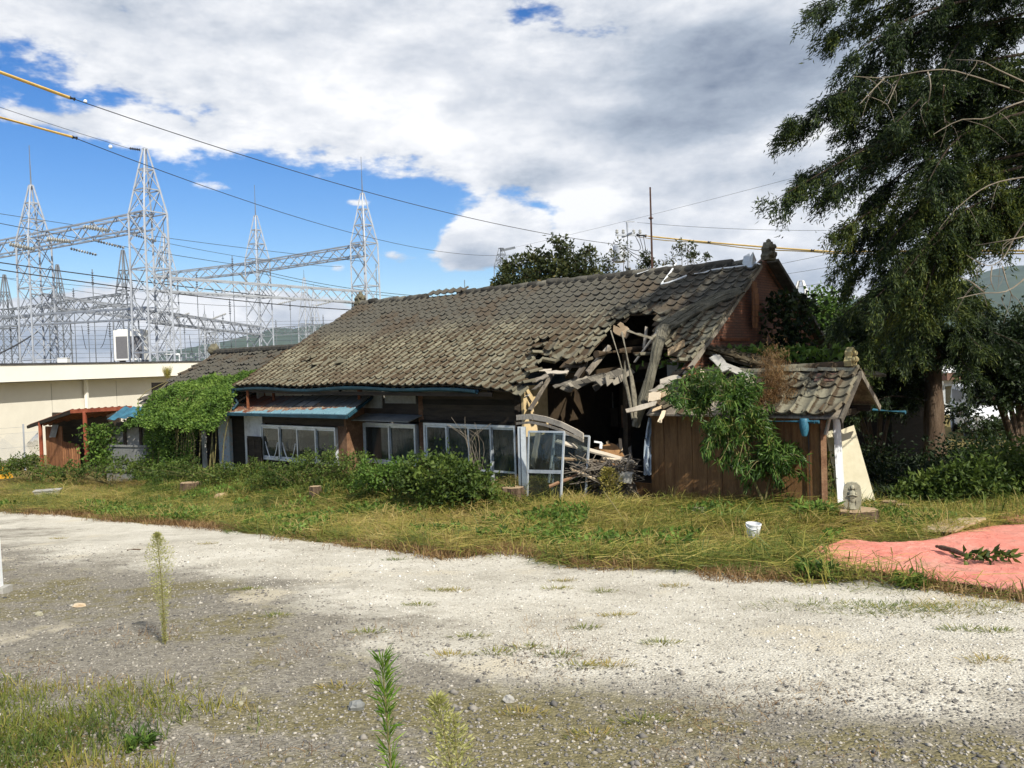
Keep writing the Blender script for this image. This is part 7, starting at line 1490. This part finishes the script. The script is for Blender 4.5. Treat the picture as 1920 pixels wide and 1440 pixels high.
def build_weeds():
    def plume(label, px, pb, py, Z, w, n, mt, L_, stem='stem', lean=0, dense=1.0, lw=.3, name='tall_weed', prof=None, droopy=-.1):
        """upright weed with a plume of fine side shoots"""
        base = at(px[0], pb, Z); g = float(ground(base[0], base[1])); base[2] = g; top = at(px[1], py, Z); r = thing(name, label, 'weed', base); m_ = MB(); c = spline([base, (base+top)/2+V(.006, 0, 0), top], 14); m_.tube(c, list(np.linspace(.006, .0015, 14)), 6); m_.build('stem', MT[stem], r)
        u = rng.random(n)**.7; i = np.clip((u*13).astype(int), 0, 12); q = c[i]+(c[i+1]-c[i])*((u*13)-i)[:, None]; a = rng.uniform(0, 2*math.pi, n); wd = w*(prof(u) if prof else np.sin(np.clip(u, 0, 1)**.8*math.pi*.92+.1)); rr = rng.random(n)*wd
        out = np.stack([np.cos(a), np.sin(a), np.zeros(n)], 1); P = q + out*rr[:, None] + np.array([0, 0, 1])*(rr*.55)[:, None]; D = out*.8 + np.array([0, 0, 1])*(.7+droopy) + rv(n, .3); leaves('foliage', mt, r, P, D, rng.uniform(.6, 1.3, n)*L_, rng.uniform(.6, 1.2, n)*L_*lw)
    plume('pale feathery weed standing alone on the gravel at left', (310, 294), 1216, 1000, 5.6, .10, 2600, 'weed_pale', .017, prof=lambda u: np.clip(u*1.9-.25, .12, 1)*np.clip((1.02-u)*3.2, 0, 1))
    plume('fresh green spiky weed in the near foreground', (752, 716), 1780, 1236, 2.1, .004, 430, 'weed_fresh', .052, lw=.10, prof=lambda u: 1+0*u, droopy=.15)
    plume('wispy pale weed right of the green spiky weed', (905, 818), 1800, 1310, 2.3, .10, 900, 'weed_pale', .022, prof=lambda u: np.clip(u*1.6-.3, .05, 1)*np.clip((1.05-u)*2.2, .1, 1))
    plume('second wispy weed crossing the pale one', (880, 850), 1800, 1345, 2.3, .07, 500, 'weed_pale', .02)
    plume('dry weed against the right of the plank heap', (1150, 1140), 960, 880, 14.0, .22, 900, 'grass_dry', .06)
    plume('dry flowering weed on the porch roof', (1445, 1455), 760, 660, 13.4, .14, 1500, 'grass_brown', .05) if False else None
    r = thing('roof_weeds', 'withered brown weeds growing on the porch roof', 'weeds', at(1455, 745, 13.4)); n = 9000
    ctr = [at(1450, 700, 13.6), at(1440, 745, 13.35), at(1470, 755, 13.25), at(1455, 725, 13.4), at(1480, 740, 13.3), at(1425, 765, 13.3)]; sz = [(.16, .28), (.22, .10), (.25, .07), (.18, .2), (.15, .08), (.15, .06)]; k = rng.choice(6, n, p=[.3, .2, .2, .16, .08, .06]); C_ = np.array(ctr)[k]; S_ = np.array(sz)[k]
    P = C_ + np.stack([rng.normal(0, 1, n)*S_[:, 0], rng.normal(0, .12, n), rng.normal(0, 1, n)*S_[:, 1]], 1)*.75; blades('blades', 'grass_brown', r, P, rv(n, .7)+[0, 0, .5], rng.uniform(.04, .14, n), .006, .4)
    for lb, px, py, sc in [('leafy green weed at the gravel edge before the tarpaulin', 1530, 1085, 1.0), ('low leafy weed under the tarpaulin edge', 1705, 1102, .7), ('leafy weed before the annex corner', 1530, 978, 1.7), ('wilting green weed right of the broad stump', 1700, 1000, 1.1), ('small weed at the edge of the gravel', 1270, 1035, 1.2), ('small green weed by the near grass corner', 262, 1405, .35), ('leafy weed near the statue', 1612, 958, .5), ('weed at the foot of the annex wall', 1440, 975, 1.1)]:
        c = gp(px, py); n = int(170*max(.6, sc)); a = rng.uniform(0, 6.28, n); rr = rng.random(n)**.7*.16*sc; P = np.stack([c[0]+rr*np.cos(a), c[1]+rr*np.sin(a), c[2]+rng.random(n)*.14*sc], 1); r = thing('leafy_weed', lb, 'weed', c); leaves('foliage', 'leaf_green', r, P, np.stack([np.cos(a), np.sin(a), .4+0*a], 1)+rv(n, .35), rng.uniform(.05, .11, n)*max(.5, sc**.6), rng.uniform(.02, .045, n)*max(.5, sc**.6))
    m_ = MB()
    for k in range(30): t = rng.uniform(13.5, 18.5); p = H(t, rng.uniform(2.0, 4.2), 2.6+rng.random()*.5); m_.tube([p, p+V(rng.normal(0, .05), 0, .25), p+V(rng.normal(0, .12), 0, .5)], .004, 4)
    c = at(313, 690, 27); r = thing('dry_tuft', 'pale dry plant tuft rising from the rear wing roof edge', 'plant', c-EZ*.3); n = 260; a = rng.uniform(0, 6.28, n); blades('blades', 'grass_dry', r, c-EZ*.25+rv(n, .04), np.stack([np.cos(a)*.5, np.sin(a)*.5, np.ones(n)], 1), rng.uniform(.2, .42, n), .008, .1)
build_weeds()

# ------------------------------------------------------------------ beyond the yard on the right
def build_beyond():
    b0 = xy(1690, 21); r = thing('rear_outbuilding', 'dim brown outbuilding with a pale roof edge behind the porch', 'outbuilding', b0)
    p, q = xy(1668, 23.0), xy(1742, 24.0); d = q-p; n = unit(np.cross(d, EZ)); n = n if n[1] > 0 else -n
    m_ = MB(); m_.hexa([p, q, q+n*3, p+n*3]+[e+EZ*2.2 for e in (p, q, q+n*3, p+n*3)]); m_.build('wall', MT['dark_wood'], r)
    m_ = MB(); e = -n*.4; m_.hexa([p+e+EZ*2.22, q+e+EZ*2.22, q+n*3.2+EZ*2.5, p+n*3.2+EZ*2.5]+[x+EZ*.12 for x in (p+e+EZ*2.22, q+e+EZ*2.22, q+n*3.2+EZ*2.5, p+n*3.2+EZ*2.5)]); m_.build('roof', MT['grey_sheet'], r)
    # white house with a brown eave
    p, q = xy(1755, 40), xy(1850, 44); d = q-p; n = unit(np.cross(d, EZ)); n = n if n[1] > 0 else -n; r = thing('white_house', 'white house with a brown eave glimpsed through the trees at right', 'house', (p+q)/2)
    zf = at(1800, 710, 41)[2]; m_ = MB(); m_.hexa([p, q, q+n*5, p+n*5]+[e+EZ*zf for e in (p, q, q+n*5, p+n*5)]); m_.build('wall', MT['far_wall'], r)
    m_ = MB(); e = -n*.6; zt = at(1800, 697, 41)[2]; c4 = [p+e-d*.05, q+e+d*.05, q+n*5.5+d*.05, p+n*5.5-d*.05]; m_.hexa([x+EZ*zf for x in c4]+[x+EZ*zt for x in c4]); m_.build('eave', MT['brown_roof'], r)
    m_ = MB(); c5 = [x+EZ*(zt+.01) for x in c4]; ap = [(c4[0]+c4[3])/2+EZ*(zt+1.2), (c4[1]+c4[2])/2+EZ*(zt+1.2)]; m_.add(c5+ap, [(0, 1, 5, 4), (2, 3, 4, 5), (0, 4, 3), (1, 2, 5)]); m_.build('roof', MT['far_wall'], r)
    for u in (.2, .5, .78):
        o = p+d*u-n*.02; m_ = MB(); m_.obox(o+EZ*(zf-.75), d*.09, n*.03, EZ*.5); w = m_.build('window', MT['alu'], r); m_ = MB(); m_.obox(o+EZ*(zf-.75)-n*.02, d*.075, n*.03, EZ*.42); m_.build('pane', MT['dark_glass'], w)
    # notice board
    c = at(1851, 736, 33); b0 = V(c[0], c[1], 0); r = thing('notice_board', 'cream notice board with a white sheet above the van', 'notice board', b0); m_ = MB(); m_.obox(c, V(.27, .05, 0), V(0, .02, 0), EZ*.28); m_.build('panel', MT['cream_board'], r); m_ = MB(); m_.obox(c+V(.02, -.03, .03), V(.1, 0, 0), V(0, .005, 0), EZ*.12); m_.build('sheet', MT['white_plastic'], r)
    for k in (-1, 1): m_ = MB(); m_.beam(b0+V(.22*k, .05*k, 0), V(c[0]+.22*k, c[1]+.05*k, c[2]), .05, .05); m_.build('post', MT['dark_wood'], r)
    # van, nose towards the yard
    c = at(1846, 800, 31); c = V(c[0], c[1], 0); r = thing('parked_van', 'silver white van parked beyond the shrubs at right', 'van', c); f_ = unit(V(-.35, -1, 0)); s_ = V(-f_[1], f_[0], 0); s_ = s_ if s_[0] > 0 else -s_
    def Q(x, y, z): return c + s_*x + f_*y + EZ*z
    prof = [(-2.1, .35), (-2.15, 1.0), (-2.05, 1.75), (-1.8, 1.88), (.55, 1.86), (.85, 1.78), (1.45, 1.12), (2.05, .98), (2.18, .75), (2.2, .35)]; m_ = MB(); N = len(prof); sec = [(-.84, .92), (-.80, 1.0), (-.6, 1.02), (0, 1.03), (.6, 1.02), (.80, 1.0), (.84, .92)]; vs = []
    for x, k in sec:
        for y, z in prof: vs.append(Q(x*(1 - .10*max(0, z-1)), y*(.985 if abs(x) > .7 else 1), .35+(z-.35)*(.97 if abs(x) > .7 else 1)))
    fs = [(i*N+j, i*N+(j+1) % N, (i+1)*N+(j+1) % N, (i+1)*N+j) for i in range(len(sec)-1) for j in range(N)]+[tuple(range(N)), tuple(reversed([(len(sec)-1)*N+j for j in range(N)]))]; m_.add(vs, fs); m_.build('body', MT['van_white'], r, smooth=True)
    m_ = MB(); m_.hexa([Q(-.70, .90, 1.755), Q(.70, .90, 1.755), Q(.76, 1.40, 1.19), Q(-.76, 1.40, 1.19)]+[x+f_*.03+EZ*.03 for x in (Q(-.70, .90, 1.755), Q(.70, .90, 1.755), Q(.76, 1.40, 1.19), Q(-.76, 1.40, 1.19))]); m_.build('windscreen', MT['dark_glass'], r)
    for k in (-1, 1):
        m_ = MB(); m_.obox(Q(.60*k, 2.17, .78), s_*.16, f_*.04, EZ*.09); m_.build('headlight', MT['porcelain'], r)
        for y in (1.35, -1.35):
            m_ = MB(); m_.lathe(Q(.70*k, y, .31), [(.20, 0), (.31, .02), (.31, .18), (.2, .2)], 18, s_*k); w = m_.build('wheel', MT['rubber'], r, smooth=True); m_ = MB(); m_.lathe(Q(.70*k, y, .31), [(.19, .19), (.16, .215), (.03, .21)], 14, s_*k); m_.build('rim', MT['steel'], w)
        m_ = MB(); m_.obox(Q(.98*k, .95, 1.15), s_*.09, f_*.05, EZ*.07); m_.build('mirror', MT['van_white'], r)
        m_ = MB(); m_.obox(Q(.80*k, -.5, 1.45), s_*.008, f_*1.2, EZ*.22); m_.build('side_window', MT['dark_glass'], r)
    m_ = MB(); m_.obox(Q(0, 2.19, .5), s_*.8, f_*.05, EZ*.1); m_.build('bumper', MT['grey_sheet'], r)
    # a few far roofs of the town
    for i, (px, py, Z, w, col) in enumerate(sorted([(1790, 640, 160, 9, 'far_roof'), (1815, 632, 210, 10, 'far_roof'), (1832, 645, 140, 8, 'brown_roof'), (1765, 645, 190, 12, 'far_roof'), (1805, 652, 110, 7, 'far_roof'), (1780, 628, 300, 14, 'far_roof'), (1840, 630, 330, 16, 'far_roof')])):
        b0 = xy(px, Z); h = max(3.0, at(px, py, Z)[2]); r = thing('far_house', ORD[i] + ' far town house from the left between the trees, ' + ['grey', 'brown'][col == 'brown_roof'] + ' roof', 'house', b0, 'far town houses seen between the trees'); m_ = MB(); m_.obox(b0+EZ*h*.35, V(w/2, 0, 0), V(0, 4, 0), EZ*h*.35); m_.build('wall', MT['far_wall'], r)
        m_ = MB(); a = h*.7; m_.add([b0+V(x*w*.55, y*4.6, a) for x, y in ((-1, -1), (1, -1), (1, 1), (-1, 1))]+[b0+V(-w*.55, 0, h), b0+V(w*.55, 0, h)], [(0, 1, 5, 4), (2, 3, 4, 5), (0, 4, 3), (1, 2, 5), (3, 2, 1, 0)]); m_.build('roof', MT[col], r)
build_beyond()

# ------------------------------------------------------------------ the air: thin even haze round everything, sky outside
def build_haze():
    mt = bpy.data.materials.new('thin valley haze'); mt.use_nodes = True; X.nt = mt.node_tree; X.nt.nodes.clear()
    out = node('ShaderNodeOutputMaterial'); vp = node('ShaderNodeVolumePrincipled'); vp.inputs['Color'].default_value = (.55, .72, 1.0, 1); vp.inputs['Density'].default_value = .000065; vp.inputs['Anisotropy'].default_value = .2
    lk(vp.outputs[0], out.inputs['Volume'])
    m_ = MB(); m_.obox(V(0, 0, 219), V(4000, 0, 0), V(0, 4000, 0), V(0, 0, 221)); o = m_.top('haze', mt, 'thin bluish haze over the valley', 'haze', None, 'stuff', origin=(0, 0, 0))
build_haze()
